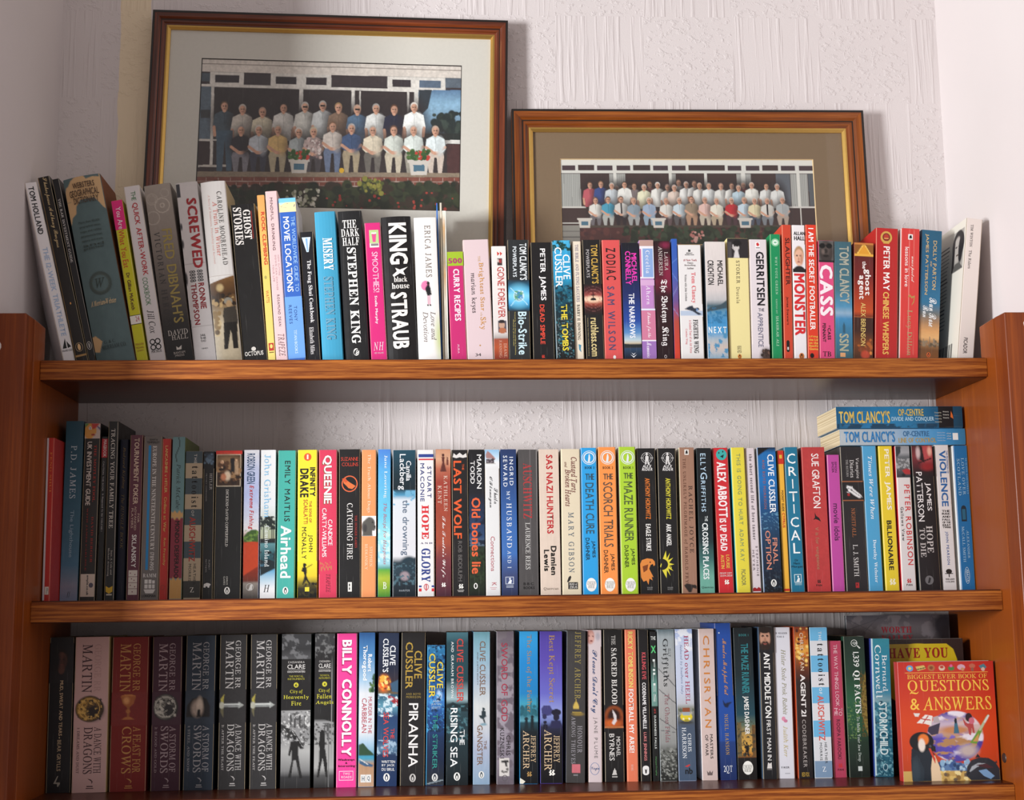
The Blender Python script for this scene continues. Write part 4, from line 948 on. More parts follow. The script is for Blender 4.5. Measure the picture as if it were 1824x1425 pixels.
bk(2, 'B1', (910, 970, 205), (880, 944, 1335), 'c02c24', 'slim red paperback with a single line of yellow lettering',
   [t('LANCASHIRE v HITLER', 255, 590, .36, .66, 'e0c878', 's'), t('Civilians at War', 620, 868, .34, .66, 'd8b864', 's'), t('Ron Freethy', 910, 1102, .34, .66, 'd8b864', 's', 'a')], M=[('o', .42, 1255, 14, 18, 4, '9a3a30')])
bk(2, 'B1', (980, 1070, 192), (954, 1040, 1335), '6b9094', 'paperback grey-teal above and maroon below, split by jagged tan starbursts',
   [t('Patrick McCabe', 386, 706, .38, .72, '2a3434', 'i', 'a'), t('MONDO DESPERADO', 790, 1192, .36, .72, '1c1214', 'b')],
   A=[('r', 0, 1, 770, 1190, '8a2a3c'), ('p', [(0, 715), (.15, 735), (.3, 712), (.5, 738), (.7, 712), (.85, 738), (1, 715), (1, 770), (.85, 760), (.7, 785), (.5, 762), (.3, 785), (.15, 762), (0, 775)], 'd0a468'), ('p', [(0, 1185), (.15, 1205), (.3, 1180), (.5, 1208), (.7, 1180), (.85, 1205), (1, 1185), (1, 1335), (0, 1335)], 'cf9c58'), ('l', .5, 192, .6, 250, 3, '2a3434'), ('l', .6, 250, .3, 320, 3, '2a3434'), ('l', .3, 320, .35, 370, 3, '2a3434')], sr='6a7a3c')
ST1 = ['47555c', 'b8a68c']
def stripes(ys, a, b, last):
    out = []
    for i in range(len(ys) - 1):
        out.append(('r', 0, 1, ys[i], ys[i + 1], last if i == len(ys) - 2 else (a if i % 2 == 0 else b)))
    return out
bk(2, 'B2', (54, 188, 155), (22, 168, 1355), 'b8a68c', 'striped paperback in slate grey and beige beside the thin black polar-bear spine',
   [t('THE', 180, 256, .5, .66, 'd8d4cc', 's2'), t('tattooist', 280, 622, .38, .78, '1a1818', 'r2'), t('OF', 645, 692, .4, .56, 'c8c4bc', 's2'), t('AUSCHWITZ', 700, 1062, .3, .66, 'a83a32', 'b'), t('HEATHER', 1082, 1252, .58, .74, '2c2a28', 's1', 'a'), t('MORRIS', 1082, 1222, .3, .46, '2c2a28', 's1', 'a'), h('Z', 1272, 1312, .42, .64, 'd8d4cc', 'R')],
   M=stripes([155, 255, 380, 512, 635, 765, 900, 1035, 1220, 1355], '47555c', 'b8a68c', '3f3f3c'), sl='6a7a3c')
bk(2, 'B2', (194, 290, 158), (182, 266, 1355), '171718', 'black paperback with small grey print and a white polar bear mark',
   [t('HITLER', 340, 476, .58, .82, 'a8a4a0', 'R', 't'), t('MILITARY COMMANDER', 340, 572, .24, .34, '8a8684', 's', 's'), t('RUPERT', 1050, 1130, .58, .72, '8a8684', 's', 'a'), t('MATTHEWS', 1044, 1150, .3, .44, '8a8684', 's', 'a')],
   A=(158, 300, [('r', 0, 1, 158, 300, '17191c'), ('p', [(.2, 230), (.5, 195), (.85, 205), (.7, 235), (.45, 262)], '7a94a8'), ('e', .6, 205, .3, 26, '46586a', .8), ('s', .1, .9, 170, 260, ['2a3440', '5a7084', '9ab0c0'], 14, 10)]),
   M=[('p', [(.16, 1272), (.2, 1245), (.45, 1236), (.7, 1240), (.82, 1250), (.72, 1260), (.68, 1275), (.56, 1275), (.5, 1264), (.36, 1264), (.34, 1275)], 'd8d4d0')])
bk(2, 'B2', (299, 515, 150), (274, 500, 1355), '161616', 'thick black paperback with an old group painting framed near the top',
   [t('DICKENS', 472, 610, .4, .5, 'd8d4cc', 'R', 'a'), t('DAVID COPPERFIELD', 632, 940, .4, .5, 'd8d4cc', 'R'), t('COMPLETE', 1182, 1252, .46, .52, 'c0bcb4', 's', 's'), t('CLASSICS', 1182, 1252, .36, .42, 'c0bcb4', 's', 's')],
   A=(150, 452, [('r', 0, 1, 150, 452, '161616'), ('r', 0, 1, 150, 178, 'c22c22'), ('r', .04, .94, 184, 448, 'c8b8a0'), ('r', .06, .92, 190, 442, '3a2618'), ('e', .4, 250, .5, 60, '8a6a48', 1.0), ('s', .1, .9, 230, 420, ['5a3a24', '2a1a12', '9a7650', '6a4a30'], 60, 18), ('s', .15, .85, 225, 290, ['d8b08c', 'c89a78'], 7, 12), ('e', .44, 360, .12, 40, 'd8c0a4', .5), ('p', [(.55, 215), (.7, 210), (.74, 330), (.56, 330)], '1c1618'), ('p', [(.7, 240), (.84, 235), (.86, 350), (.72, 350)], 'b09070'), ('e', .3, 370, .1, 30, 'c07a58', .5), ('n', .2, 12, 12)]),
   M=peng(.5, 1298, 30, 'e8e4de', '161616') + [('e', .46, 621, 4, 4, 'd8d4cc')])
bk(2, 'B2', (527, 655, 145), (517, 640, 1355), 'c6cae0', 'paperback with lavender sky, green hill and orange-red boat hull',
   [t('ROBSON GREEN', 175, 426, .2, .72, '1f4468', 'S', 'a'), t('Extreme Fishing', 440, 802, .3, .66, 'c03a40', 'x')],
   A=[('g', [(145, 'e2e2e6'), (300, 'c0c8e4'), (520, 'b4bfe6'), (700, 'd0d4e4'), (800, 'e4e0e0'), (900, 'b03a1c'), (1000, 'b83c1c'), (1120, '8a2a14'), (1220, '6a2a1c'), (1240, '8a8078'), (1355, '45403c')]), ('p', [(0, 860), (.2, 830), (.5, 805), (.8, 802), (1, 815), (1, 905), (0, 905)], '3c5a26'), ('nb', 0, 1, 805, 900, '6a8a3c', 16, .55), ('p', [(0, 925), (.3, 905), (.7, 900), (1, 915), (1, 1100), (0, 1180)], 'c0401c'), ('n', .1, 20, 20)],
   M=[('o', .46, 1270, 30, 30, 3, 'c8c4c0'), ('p', [(.36, 1295), (.5, 1250), (.64, 1248), (.6, 1292)], 'c8c4c0')], dy=.002)
bk(2, 'B2', (667, 788, 145), (654, 780, 1355), 'e6e8ea', 'white paperback with pale blue author lettering over dark lakeside trees',
   [t('John Grisham', 185, 706, .24, .68, '86bde0', 'R', 'a'), t('Camino Island', 770, 1106, .3, .6, 'e6ecec', 'R'), h('H', 1252, 1310, .24, .66, '1c1c20', 'i')],
   A=[('g', [(145, 'ecedee'), (600, 'e2e6e8'), (690, 'd0d8d4'), (760, 'a8b49c'), (870, 'a8ac90'), (900, '161c20'), (920, '5a8a90'), (1000, '2a5a62'), (1080, '1c3a44'), (1140, '6aa8cc'), (1220, 'c0d8e6'), (1280, 'ececee'), (1355, 'e6e6e8')]), ('nb', 0, 1, 690, 800, '1c2624', 22, .46), ('r', 0, 1, 880, 908, '161c20'), ('r', .2, .25, 740, 905, '222826'), ('r', .72, .78, 720, 905, '222826'), ('r', .86, .9, 740, 905, '222826'), ('nb', 0, 1, 980, 1120, '141e24', 26, .48, 6), ('p', [(0, 1110), (1, 1060), (1, 1120), (0, 1180)], '14242a')])
bk(2, 'B2', (805, 958, 150), (792, 938, 1355), '45ada0', 'turquoise paperback with thin black author and chunky white title',
   [t('EMILY MAITLIS', 236, 736, .38, .68, '1c2422', 's1', 'a'), t('Airhead', 770, 1196, .2, .78, 'f0f2f0', 'b')], M=peng(.5, 1298, 30, 'f0f0ec', '1c2422'))
bk(2, 'B2', (967, 1130, 145), (964, 1125, 1345), 'ead834', 'yellow paperback with orange numeral disc and a black archer silhouette',
   [h('1', 184, 222, .46, .54, 'f4e8d0', 'b'), t('INFINITY', 290, 530, .62, .88, '161412', 'B'), t('DRAKE', 300, 538, .12, .54, '161412', 'B'), t('THE SONS OF', 568, 745, .58, .7, 'b03a2c', 's'), t('SCARLATTI', 556, 756, .3, .5, 'b03a2c', 's'), t('JOHN', 846, 986, .52, .76, '1c1a16', 's1', 'a'), t('MCNALLY', 782, 1042, .22, .44, '1c1a16', 's1', 'a')],
   A=(1060, 1345, [('g', [(1060, 'ead834'), (1180, 'e0c430'), (1230, '8a7a24'), (1280, '2c2818'), (1345, '14140f')]), ('e', .36, 1090, .09, 16, '14120e'), ('p', [(.26, 1110), (.4, 1100), (.48, 1130), (.46, 1180), (.6, 1230), (.72, 1240), (.6, 1250), (.46, 1215), (.3, 1250), (.24, 1250), (.36, 1180), (.32, 1150), (.2, 1140)], '14120e'), ('l', .3, 1130, .76, 1085, 3, '14120e'), ('s', 0, 1, 1240, 1345, ['0f0f0c', '3a3418'], 24, 12)]),
   M=[('e', .5, 204, 30, 32, 'e0562c'), ('r', .38, .6, 1270, 1305, 'e0cf3a')])
bk(2, 'B2', (1142, 1290, 145), (1138, 1290, 1350), 'd03a58', 'crimson pink paperback with white shadowed capitals and gold scratches',
   [t('QUEENIE', 190, 590, .2, .7, 'f4ecec', 'b'), t('QUEENIE', 196, 596, .16, .66, '8a5a3c', 'b', 's'), t('CANDICE', 720, 932, .5, .74, 'f2e6e6', 's', 'a'), t('CARTY-WILLIAMS', 626, 1026, .18, .42, 'f2e6e6', 's', 'a'), t('TRAPEZE', 1166, 1312, .4, .62, '5a1a2c', 'i', 's')],
   A=(1050, 1165, [('r', 0, 1, 1050, 1165, 'd03a58')] + [('l', .1 + i * .09, 1068 + (i % 3) * 9, .16 + i * .09, 1140 - (i % 2) * 20, 2, 'b88a4c') for i in range(7)]))
bk(2, 'B3', (202, 375, 140), (197, 380, 1345), '1a191a', 'black paperback with an orange ringed bird emblem and red author name',
   [h('SUZANNE', 205, 236, .1, .9, 'c8402f', 'c', 'a'), h('COLLINS', 250, 280, .14, .9, 'c8402f', 'c', 'a'), t('CATCHING FIRE', 586, 1046, .38, .64, 'e6e2de', 'R'), t('THE HUNGER GAMES', 686, 952, .74, .84, 'b03028', 'R', 's')],
   M=[('o', .5, 426, 66, 68, 9, 'd8643c'), ('p', [(.2, 380), (.36, 395), (.55, 420), (.78, 445), (.62, 470), (.45, 462), (.34, 440), (.22, 420)], 'd8703c'), ('p', [(.14, 385), (.3, 376), (.42, 410), (.3, 416)], 'c8542c'), ('r', .42, .6, 1230, 1306, 'e4e0da'), ('r', .47, .52, 1242, 1264, '1a191a'), ('r', .47, .52, 1272, 1292, '1a191a')])
bk(2, 'B3', (387, 510, 145), (385, 503, 1345), 'ea9660', 'pale orange paperback with a grey dog head picture midway',
   [t('The Truth About Dogs', 180, 662, .36, .64, 'f2dcc0', 'R'), t('STEPHEN', 942, 1102, .56, .76, 'f0d4b4', 'R', 'a'), t('BUDIANSKY', 920, 1128, .24, .44, 'f0d4b4', 'R', 'a')],
   A=(690, 856, [('r', 0, 1, 690, 856, 'ece8e4'), ('e', .55, 750, .36, 50, '5a5856', .2), ('e', .3, 780, .3, 55, '4e4c4a', .2), ('e', .8, 785, .16, 28, '5c5a58', .2), ('p', [(.05, 856), (.1, 740), (.5, 700), (.85, 730), (.9, 780), (.72, 800), (.75, 856)], '56544f'), ('e', .75, 745, .05, 7, '1c1a1a'), ('e', .92, 778, .05, 9, '1c1a1a'), ('e', .25, 790, .12, 34, '3c3a3a', .4)]))
bk(2, 'B3', (522, 625, 140), (519, 620, 1345), '62b8dc', 'sky blue paperback with red script title and green meadow foot',
   [t('Jane Lovering', 190, 542, .44, .74, 'eaf2f6', 'R', 'a'), t('The Recipe for Happiness', 586, 1086, .38, .7, 'c02c44', 'i'), h('B', 1230, 1284, .42, .7, 'eef2ea', 'R')],
   A=[('g', [(140, '4a80d0'), (320, '58a8dc'), (700, '6cc4dc'), (860, 'a0dce0'), (1000, '8ccadc'), (1080, '9cccd8'), (1115, '5c9a8c'), (1130, '5aa03c'), (1200, 'a8b838'), (1260, '86a830'), (1345, '4a8a34')]), ('nb', 0, 1, 780, 1080, 'c8ecec', 30, .56), ('n', .06, 20, 20)])
bk(2, 'B3', (642, 830, 145), (642, 830, 1345), 'd8d8dc', 'paperback dark teal at head and foot with misty white middle',
   [t('Camilla', 236, 402, .58, .8, 'f0f2f4', 's', 'a'), t('Lackberg', 180, 476, .22, .56, 'f0f2f4', 's', 'a'), t('the drowning', 560, 1012, .34, .7, '5c6c80', 's'), h('HARPER', 1290, 1305, .28, .74, 'a8b0b8', 's2')],
   A=[('g', [(145, '1c4658'), (350, '122a34'), (470, '0f2028'), (520, '4a90b4'), (560, 'd2d8de'), (900, 'd6d6da'), (1020, 'd8d8dc'), (1070, '2a3c46'), (1150, '243844'), (1230, '1a2832'), (1345, '101a22')]), ('e', .7, 1080, .36, 60, '1e3440', .4), ('p', [(0, 1080), (.5, 1068), (1, 1030), (1, 1100), (0, 1095)], '22343e'), ('e', .52, 1180, .2, 36, '9a8a90', .5), ('nb', 0, 1, 1060, 1260, '4a6874', 18, .58), ('nb', 0, 1, 480, 600, '6aa8c8', 40, .55, 15)])
bk(2, 'B3', (844, 980, 145), (847, 985, 1340), 'e3e1e0', 'white paperback trimmed with red and navy bars and slab serif words',
   [t('STUART', 282, 542, .58, .82, '2c3a78', 's1', 'a'), t('MACONIE', 256, 572, .16, .4, '2c3a78', 's1', 'a'), t('HOPE', 602, 880, .24, .66, 'd02c34', 'q'), h('AND', 906, 920, .16, .86, '4a3a6a', 'r2', 't'), t('GLORY', 956, 1228, .22, .74, '283a80', 'q')],
   M=[('r', .06, .96, 180, 206, '2c3f88'), ('r', .06, .96, 218, 230, 'c83038'), ('o', .5, 1268, 20, 26, 5, 'c8444c'), ('r', .47, .53, 1248, 1300, 'c8444c'), ('r', .06, .22, 1256, 1270, '2c3f88'), ('r', .06, .22, 1280, 1304, 'd0343c'), ('r', .82, .98, 1256, 1270, '2c3f88'), ('r', .82, .98, 1280, 1304, 'd0343c')])
bk(2, 'B3', (992, 1115, 140), (997, 1122, 1335), '8a3c30', 'rust red paperback with a long-skirted figure and white script',
   [t('KATHLEEN', 358, 652, .54, .78, 'dcc4b4', 'R1', 'a'), t('KENT', 440, 590, .14, .38, 'dcc4b4', 'R1', 'a'), t("The Traitor's Wife", 692, 1190, .34, .66, 'eae0dc', 'w')],
   A=[('g', [(140, 'c08a6c'), (220, 'd0a080'), (300, 'b0644c'), (420, '9a3c30'), (700, '9c4430'), (900, 'a04a34'), (1050, '74343a'), (1335, '4a2634')]), ('e', .5, 190, .08, 14, '4a2420'), ('p', [(.4, 205), (.6, 205), (.58, 250), (.72, 325), (.3, 325), (.44, 250)], '5a2a24'), ('e', .78, 215, .05, 9, '5a2c24'), ('p', [(.72, 225), (.84, 225), (.84, 270), (.72, 270)], '6a342a'), ('n', .12, 20, 40)], M=pan(.48, 1250, 18))
bk(2, 'B3', (1122, 1255, 145), (1130, 1268, 1335), '1c1a1b', 'black paperback with heavy orange capitals and grey author lettering',
   [t('LAST WOLF', 236, 876, .12, .6, 'dc5a2c', 'b'), t('THE', 262, 312, .64, .76, 'dc5a2c', 's'), t('ROB BIDDULPH', 896, 1222, .36, .6, '6a6664', 'm', 'a')],
   M=[('p', [(.08, 205), (.14, 172), (.3, 190), (.5, 168), (.7, 190), (.9, 172), (.94, 205), (.7, 212), (.5, 206), (.3, 214)], 'd8d4d0')] + pan(.5, 1262, 20) + [('r', .3, .7, 1292, 1298, 'a8a4a0'), ('r', .34, .66, 1302, 1308, 'a8a4a0')])
bk(2, 'B4', (160, 286, 142), (167, 295, 1335), '191b1f', 'black paperback with fat orange title over a dark field under blue sky',
   [t('MARION', 184, 466, .52, .82, 'eceae8', 's', 'a'), t('TODD', 236, 426, .1, .38, 'eceae8', 's', 'a'), t('Old bones lie', 540, 1162, .16, .74, 'dc6038', 'b')],
   A=[('g', [(142, '161618'), (500, '181a22'), (700, '20304e'), (860, '2a4468'), (930, '5a6c80'), (940, '243028'), (1050, '2a3c22'), (1200, '263420'), (1335, '141a16')]), ('nb', 0, 1, 660, 930, '142034', 30, .52), ('nb', 0, 1, 940, 1335, '1a2418', 16, .5, 7)], M=[('o', .4, 1260, 16, 24, 8, 'e6e4e0')])
bk(2, 'B4', (291, 410, 142), (302, 425, 1335), 'dcdcdc', 'white paperback with a hut against blue sky and thin pink title',
   [t('Sheila', 462, 592, .6, .86, '2c2c30', 'w', 'a'), t("O'Flanagan", 366, 622, .22, .52, '2c2c30', 'w', 'a'), t('Connections', 858, 1140, .34, .62, 'b8646c', 'c'), t('K', 1232, 1258, .4, .7, 'b8646c', 's', 's')],
   A=(142, 300, [('g', [(142, '8ab8dc'), (200, 'b8d4e8'), (250, 'e4e6e8'), (300, 'dcdcdc')]), ('p', [(.06, 185), (.2, 150), (.62, 200), (.75, 222), (.1, 215)], 'a07a78'), ('r', .12, .66, 218, 256, '4a4248'), ('s', .15, .65, 220, 256, ['8a8088', '2a2428'], 16, 6), ('r', .06, .74, 256, 262, 'b8b4b0')]), M=[('r', .28, .72, 1272, 1276, 'c88a90'), ('r', .34, .66, 1284, 1288, 'c88a90')])
bk(2, 'B4', (420, 548, 140), (435, 565, 1330), '2f5492', 'blue paperback with white spaced capitals and square white house mark',
   [t('INGRID', 204, 440, .56, .8, 'e4e8ee', 's2', 'a'), t('SEWARD', 192, 450, .16, .42, 'e4e8ee', 's2', 'a'), t('MY', 486, 560, .36, .56, 'dce4ee', 'R1'), t('HUSBAND', 586, 950, .34, .66, 'e4e8ee', 'R2'), t('AND I', 974, 1116, .36, .6, 'dce4ee', 'R2')],
   A=[('g', [(140, '22345e'), (400, '28467c'), (800, '3a68ac'), (1000, '3c6cb0'), (1060, '3e5c96'), (1180, '3a4670'), (1330, '2c3454')])],
   M=[('r', .22, .74, 1186, 1246, 'd4dae4'), ('r', .25, .71, 1190, 1242, '46527c'), ('e', .5, 1202, 7, 8, 'e4e8ee'), ('p', [(.36, 1240), (.5, 1208), (.62, 1214), (.58, 1240)], 'e4e8ee'), ('r', .26, .72, 1256, 1262, 'b0b8c8'), ('r', .26, .72, 1268, 1273, 'b0b8c8')])
bk(2, 'B4', (563, 725, 142), (577, 732, 1325), '4c4949', 'scuffed dark grey paperback with a large dull red serif title',
   [t('AUSCHWITZ', 256, 712, .24, .7, 'a8383a', 'r'), t('LAURENCE REES', 746, 1126, .34, .58, 'd2d0cc', 'R', 'a'), h('BBC', 1232, 1254, .22, .74, '1c1a1a', 'b2'), h('BOOKS', 1264, 1286, .22, .78, '1c1a1a', 'b')],
   A=[('n', .1, 20, 60), ('l', .6, 142, .62, 1325, 1.5, '6a6666'), ('l', .96, 142, .97, 1325, 3, '8a8684')])
bk(2, 'B4', (730, 898, 140), (754, 915, 1325), 'd9c6b6', 'pinkish cream thick paperback with red sans capitals and black author',
   [t('SAS NAZI HUNTERS', 186, 836, .36, .68, 'b8262c', 'b'), t('Damien', 936, 1172, .52, .8, '16140f', 'B', 'a'), t('Lewis', 966, 1140, .18, .44, '16140f', 'B', 'a'), h('Quercus', 1270, 1296, .14, .86, '7a6c60', 'R')],
   A=[('n', .06, 6, 300), ('n', .04, 40, 40)])
bk(2, 'B4', (913, 1072, 138), (930, 1086, 1322), 'dccfb4', 'cream paperback with wobbly dark red handwritten title and crow mark',
   [t('Custard Tarts', 205, 498, .52, .82, '6a1c22', 'I'), t('Broken Hearts', 306, 612, .2, .5, '6a1c22', 'I'), t('and', 245, 290, .18, .32, '7a4a3c', 'I'), t('MARY GIBSON', 662, 1152, .34, .62, '5a6874', 'R2', 'a'), h('HEAD of', 1236, 1254, .36, .76, 'e0dcd4', 's'), h('ZEUS', 1260, 1280, .36, .76, 'e0dcd4', 's')],
   M=[('r', .3, .8, 1230, 1286, '242220'), ('p', [(.24, 1228), (.32, 1190), (.42, 1176), (.46, 1190), (.4, 1215), (.3, 1230)], '242220')])
def maze(row, crop, top, bot, c, label, num, e0, e1, ttl, ty0, ty1, ay0, ay1, jy0, ink, dk, th0, th1, sl=None):
    bk(row, crop, top, bot, c, label,
       [h('BOOK ' + num, 282, 304, .24, .82, dk, 's1'), h('THE', th0, th1, .26, .8, ink, 'b', 't'), t(ttl, ty0, ty1, .24, .76, ink, 's'), t('JAMES', jy0, ay1 - 22, .56, .8, dk, 's', 'a'), t('DASHNER', ay0, ay1, .2, .44, dk, 's', 'a'), h('CHICKEN', 1222, 1250, .26, .78, '2a2622', 'i'), h('HOUSE', 1252, 1278, .32, .72, '2a2622', 'i')],
       M=[('o', .52, e0, 58, 58, 5, 'dfe6ea'), ('o', .52, e0, 46, 46, 9, 'dfe6ea'), ('p', [(.44, e0 + 34), (.5, e0 - 26), (.56, e0 - 30), (.6, e0), (.56, e0 + 36)], 'dfe6ea'), ('e', .52, 1250, 42, 55, 'f2f0ea')], sl=sl)
maze(2, 'B4', (1075, 1208, 128), (1100, 1228, 1320), '2a9cdc', 'bright blue paperback with white round emblem, one of three in a set', '3', 210, 0, 'DEATH CURE', 418, 836, 870, 1052, 895, '37505c', '16242c', 342, 394)
maze(2, 'B5', (24, 168, 122), (48, 193, 1318), 'f2924a', 'bright orange paperback with white round emblem, between blue and lime ones', '2', 208, 0, 'SCORCH TRIALS', 412, 944, 970, 1156, 998, '5a4c42', '3a2c20', 342, 390)
maze(2, 'B5', (192, 330, 120), (222, 358, 1318), 'a8cc34', 'lime green paperback with white round emblem beside a black one', '1', 208, 0, 'MAZE RUNNER', 408, 900, 930, 1112, 955, '4c5a34', '2c3818', 336, 384, sl='b8bcb0')
def rider(top, bot, label, ttl, ty1, ac, M, A):
    bk(2, 'B5', top, bot, '171617', label,
       [h('ALEX', 270, 292, .3, .78, 'e8e6e4', 'x'), h('RIDER', 295, 318, .26, .82, 'e8e6e4', 'x'), t('ANTHONY HOROWITZ', 380, 716, .4, .66, ac, 'b', 'a'), t(ttl, 756, ty1, .38, .64, 'eceae6', 'b'), h('WALKER', 1268, 1278, .36, .66, '9a9896'), h('BOOKS', 1282, 1292, .38, .64, '9a9896')], A=A,
       M=[('o', .54, 212, 46, 46, 3, 'd8d6d4'), ('o', .54, 212, 32, 32, 2, 'd8d6d4'), ('r', .2, .36, 210, 214, 'd8d6d4'), ('r', .72, .88, 210, 214, 'd8d6d4'), ('e', .54, 180, 9, 11, 'd8d6d4'), ('p', [(.44, 256), (.46, 200), (.52, 190), (.64, 200), (.62, 240), (.7, 268), (.6, 268), (.54, 232), (.5, 266), (.42, 266)], 'd8d6d4')] + M)
rider((338, 492, 132), (372, 525, 1312), 'black paperback with crosshair emblem and an orange eagle head', 'EAGLE STRIKE', 976, 'd8762c',
      [('p', [(.02, 1085), (.12, 1050), (.4, 1036), (.68, 1042), (.8, 1062), (.82, 1090), (.74, 1100), (.7, 1082), (.58, 1090), (.5, 1120), (.62, 1160), (.72, 1190), (.62, 1185), (.66, 1215), (.5, 1200), (.44, 1250), (.34, 1215), (.18, 1225), (.06, 1190)], 'd8843c'), ('e', .56, 1068, 5, 6, '1a1410'), ('p', [(.15, 1100), (.45, 1085), (.4, 1130), (.2, 1150)], '7a3c18')], None)
sun = [('p', [(.0 + .0, 1100)] + [(.3 + (.30 if i % 2 else .74) * math.cos(a) * .62, 1085 + (50 if i % 2 else 112) * math.sin(a)) for i, a in enumerate([(-1.5 + 3.0 * k / 12) for k in range(13)])], 'd8cc3c'), ('e', .1, 1085, 50, 46, '171617'), ('o', .5, 1085, 10, 12, 3, 'd8cc3c'), ('o', .56, 1112, 9, 10, 3, 'd8cc3c')]
rider((508, 660, 132), (537, 692, 1312), 'black paperback with crosshair emblem and a yellow spiky sun', 'ARK ANGEL', 938, 'd2c83c', sun, None)
bk(2, 'B5', (690, 808, 125), (718, 838, 1310), '9a7460', 'tan brown paperback with a dark bird at the foot and cream edge strip',
   [t('THE UNLIKELY PILGRIMAGE of HAROLD FRY', 216, 1236, .16, .4, '5a3424', 'R1'), t('RACHEL JOYCE', 442, 992, .56, .82, '3a241c', 'R2', 'a')],
   A=[('n', .08, 4, 200), ('p', [(.1, 1255), (.3, 1238), (.7, 1250), (.98, 1262), (.95, 1285), (.7, 1275), (.6, 1310), (.4, 1310)], '2a2220'), ('e', .8, 1262, .14, 14, '2a2220')],
   M=[('r', .34, .64, 142, 186, 'e4e0da'), ('p', [(.4, 178), (.44, 152), (.54, 148), (.58, 176)], '1c1a1a')], sl='e8dcb8')
bk(2, 'B5', (828, 950, 130), (864, 980, 1308), '1a2a2c', 'paperback fading from black to sea green with pale blue author lettering',
   [t('ELLY', 175, 322, .24, .6, 'b8d4e8', 's1', 'a'), t('G', 332, 388, .22, .68, 'b8d4e8', 's', 'a'), t('RIFFITHS', 400, 656, .24, .54, 'b8d4e8', 's1', 'a'), t('THE', 690, 734, .44, .64, 'd8e0e0', 's', 's'), t('CROSSING PLACES', 748, 1206, .24, .64, 'e4eaea', 'b'), h('Quercus', 1262, 1282, .1, .9, '1c3430', 'R')],
   A=[('g', [(130, '12161a'), (700, '141c20'), (900, '1a3034'), (1050, '3a6a66'), (1180, '6aa494'), (1308, '6aa896')]), ('n', .08, 20, 60)], sl='20302c')
bk(2, 'B5', (962, 1085, 128), (1013, 1142, 1308), 'c82a32', 'scarlet paperback with a round turquoise cartoon face at the head',
   [t('ALEX ABBOTT', 246, 702, .22, .8, 'f2e8e8', 'B', 't'), t('IS UP DEAD', 712, 976, .24, .68, 'f2e8e8', 'B'), t('LOUISE', 1008, 1118, .56, .78, 'e0b44c', 'b', 'a'), t('AUSTIN', 1008, 1120, .22, .44, 'e0b44c', 'b', 'a'), h('PROOF COPY', 1150, 1164, .12, .9, 'e8d8d4'), h('23.04.2020', 1170, 1184, .12, .9, 'e8d8d4')],
   M=[('e', .56, 185, 44, 46, '3aa8a4'), ('e', .4, 170, 5, 8, '14282a'), ('e', .66, 160, 5, 8, '14282a'), ('p', [(.46, 200), (.72, 182), (.66, 214)], '14282a')] + pan(.52, 1228, 20))
bk(2, 'B5', (1108, 1225, 125), (1168, 1275, 1305), 'ded042', 'yellow paperback with thin grey-green capitals and turquoise edge',
   [t('THIS IS GOING TO HURT', 176, 762, .36, .64, '8a9a66', 's1'), t('ADAM KAY', 796, 1060, .34, .62, '8a9a66', 's1', 'a'), t('PICADOR', 1126, 1256, .34, .64, '6a7050', 's', 's')], sl='3ab4c4')
bk(2, 'B6', (78, 156, 130), (137, 215, 1302), 'd4c8cc', 'slim pinkish white paperback with lower-case serif title and red splash at foot',
   [t('the short second life of bree tanner', 182, 886, .36, .68, '4a4046', 'r1'), t('STEPHENIE', 936, 1180, .58, .78, '7a7074', 's2', 'a'), t('MEYER', 968, 1136, .2, .4, '7a7074', 's2', 'a')], M=[('p', [(.1, 1302), (.1, 1280), (.3, 1270), (.5, 1282), (.7, 1268), (.9, 1280), (.95, 1302)], '9a1c24')])
bk(2, 'B6', (180, 325, 125), (235, 388, 1300), '1a5a9c', 'vivid blue paperback darkening downward with salmon two-word title',
   [t('CLIVE CUSSLER', 182, 666, .52, .86, 'eef2f6', 'S', 'a'), t('AND BOYD MORRISON', 226, 632, .22, .36, '9a5a54', 's1', 'a'), t('FINAL', 870, 1082, .58, .84, 'd88c74', 's'), t('OPTION', 810, 1126, .2, .48, 'd88c74', 's')],
   A=[('g', [(125, '0c1a24'), (170, '1a68a8'), (400, '1a6cb0'), (640, '1a4c7c'), (760, '1c4468'), (900, '183450'), (1150, '101e30'), (1300, '10141c')]), ('p', [(0, 125), (.7, 125), (0, 195)], '0c0c10'), ('nb', 0, 1, 660, 800, '5a8cac', 12, .62), ('nb', 0, 1, 1100, 1300, '2a3c4c', 14, .6, 9), ('n', .15, 12, 60)], M=peng(.54, 1236, 30, 'e6e6e2', '151a22'), sl='c0c8cc')
bk(2, 'B6', (341, 392, 150), (397, 448, 1300), 'e8b03c', 'slim yellow guide with red ends and tiny capitals',
   [t('POCKET GUIDE', 480, 652, .34, .66, '5a4420', 'b'), t('CYPRUS', 664, 786, .32, .7, 'c8442c', 'b')], M=[('r', 0, 1, 150, 262, 'c4301f'), ('r', .28, .72, 186, 216, 'd8b43c'), ('r', 0, 1, 1282, 1300, 'c4301f')])
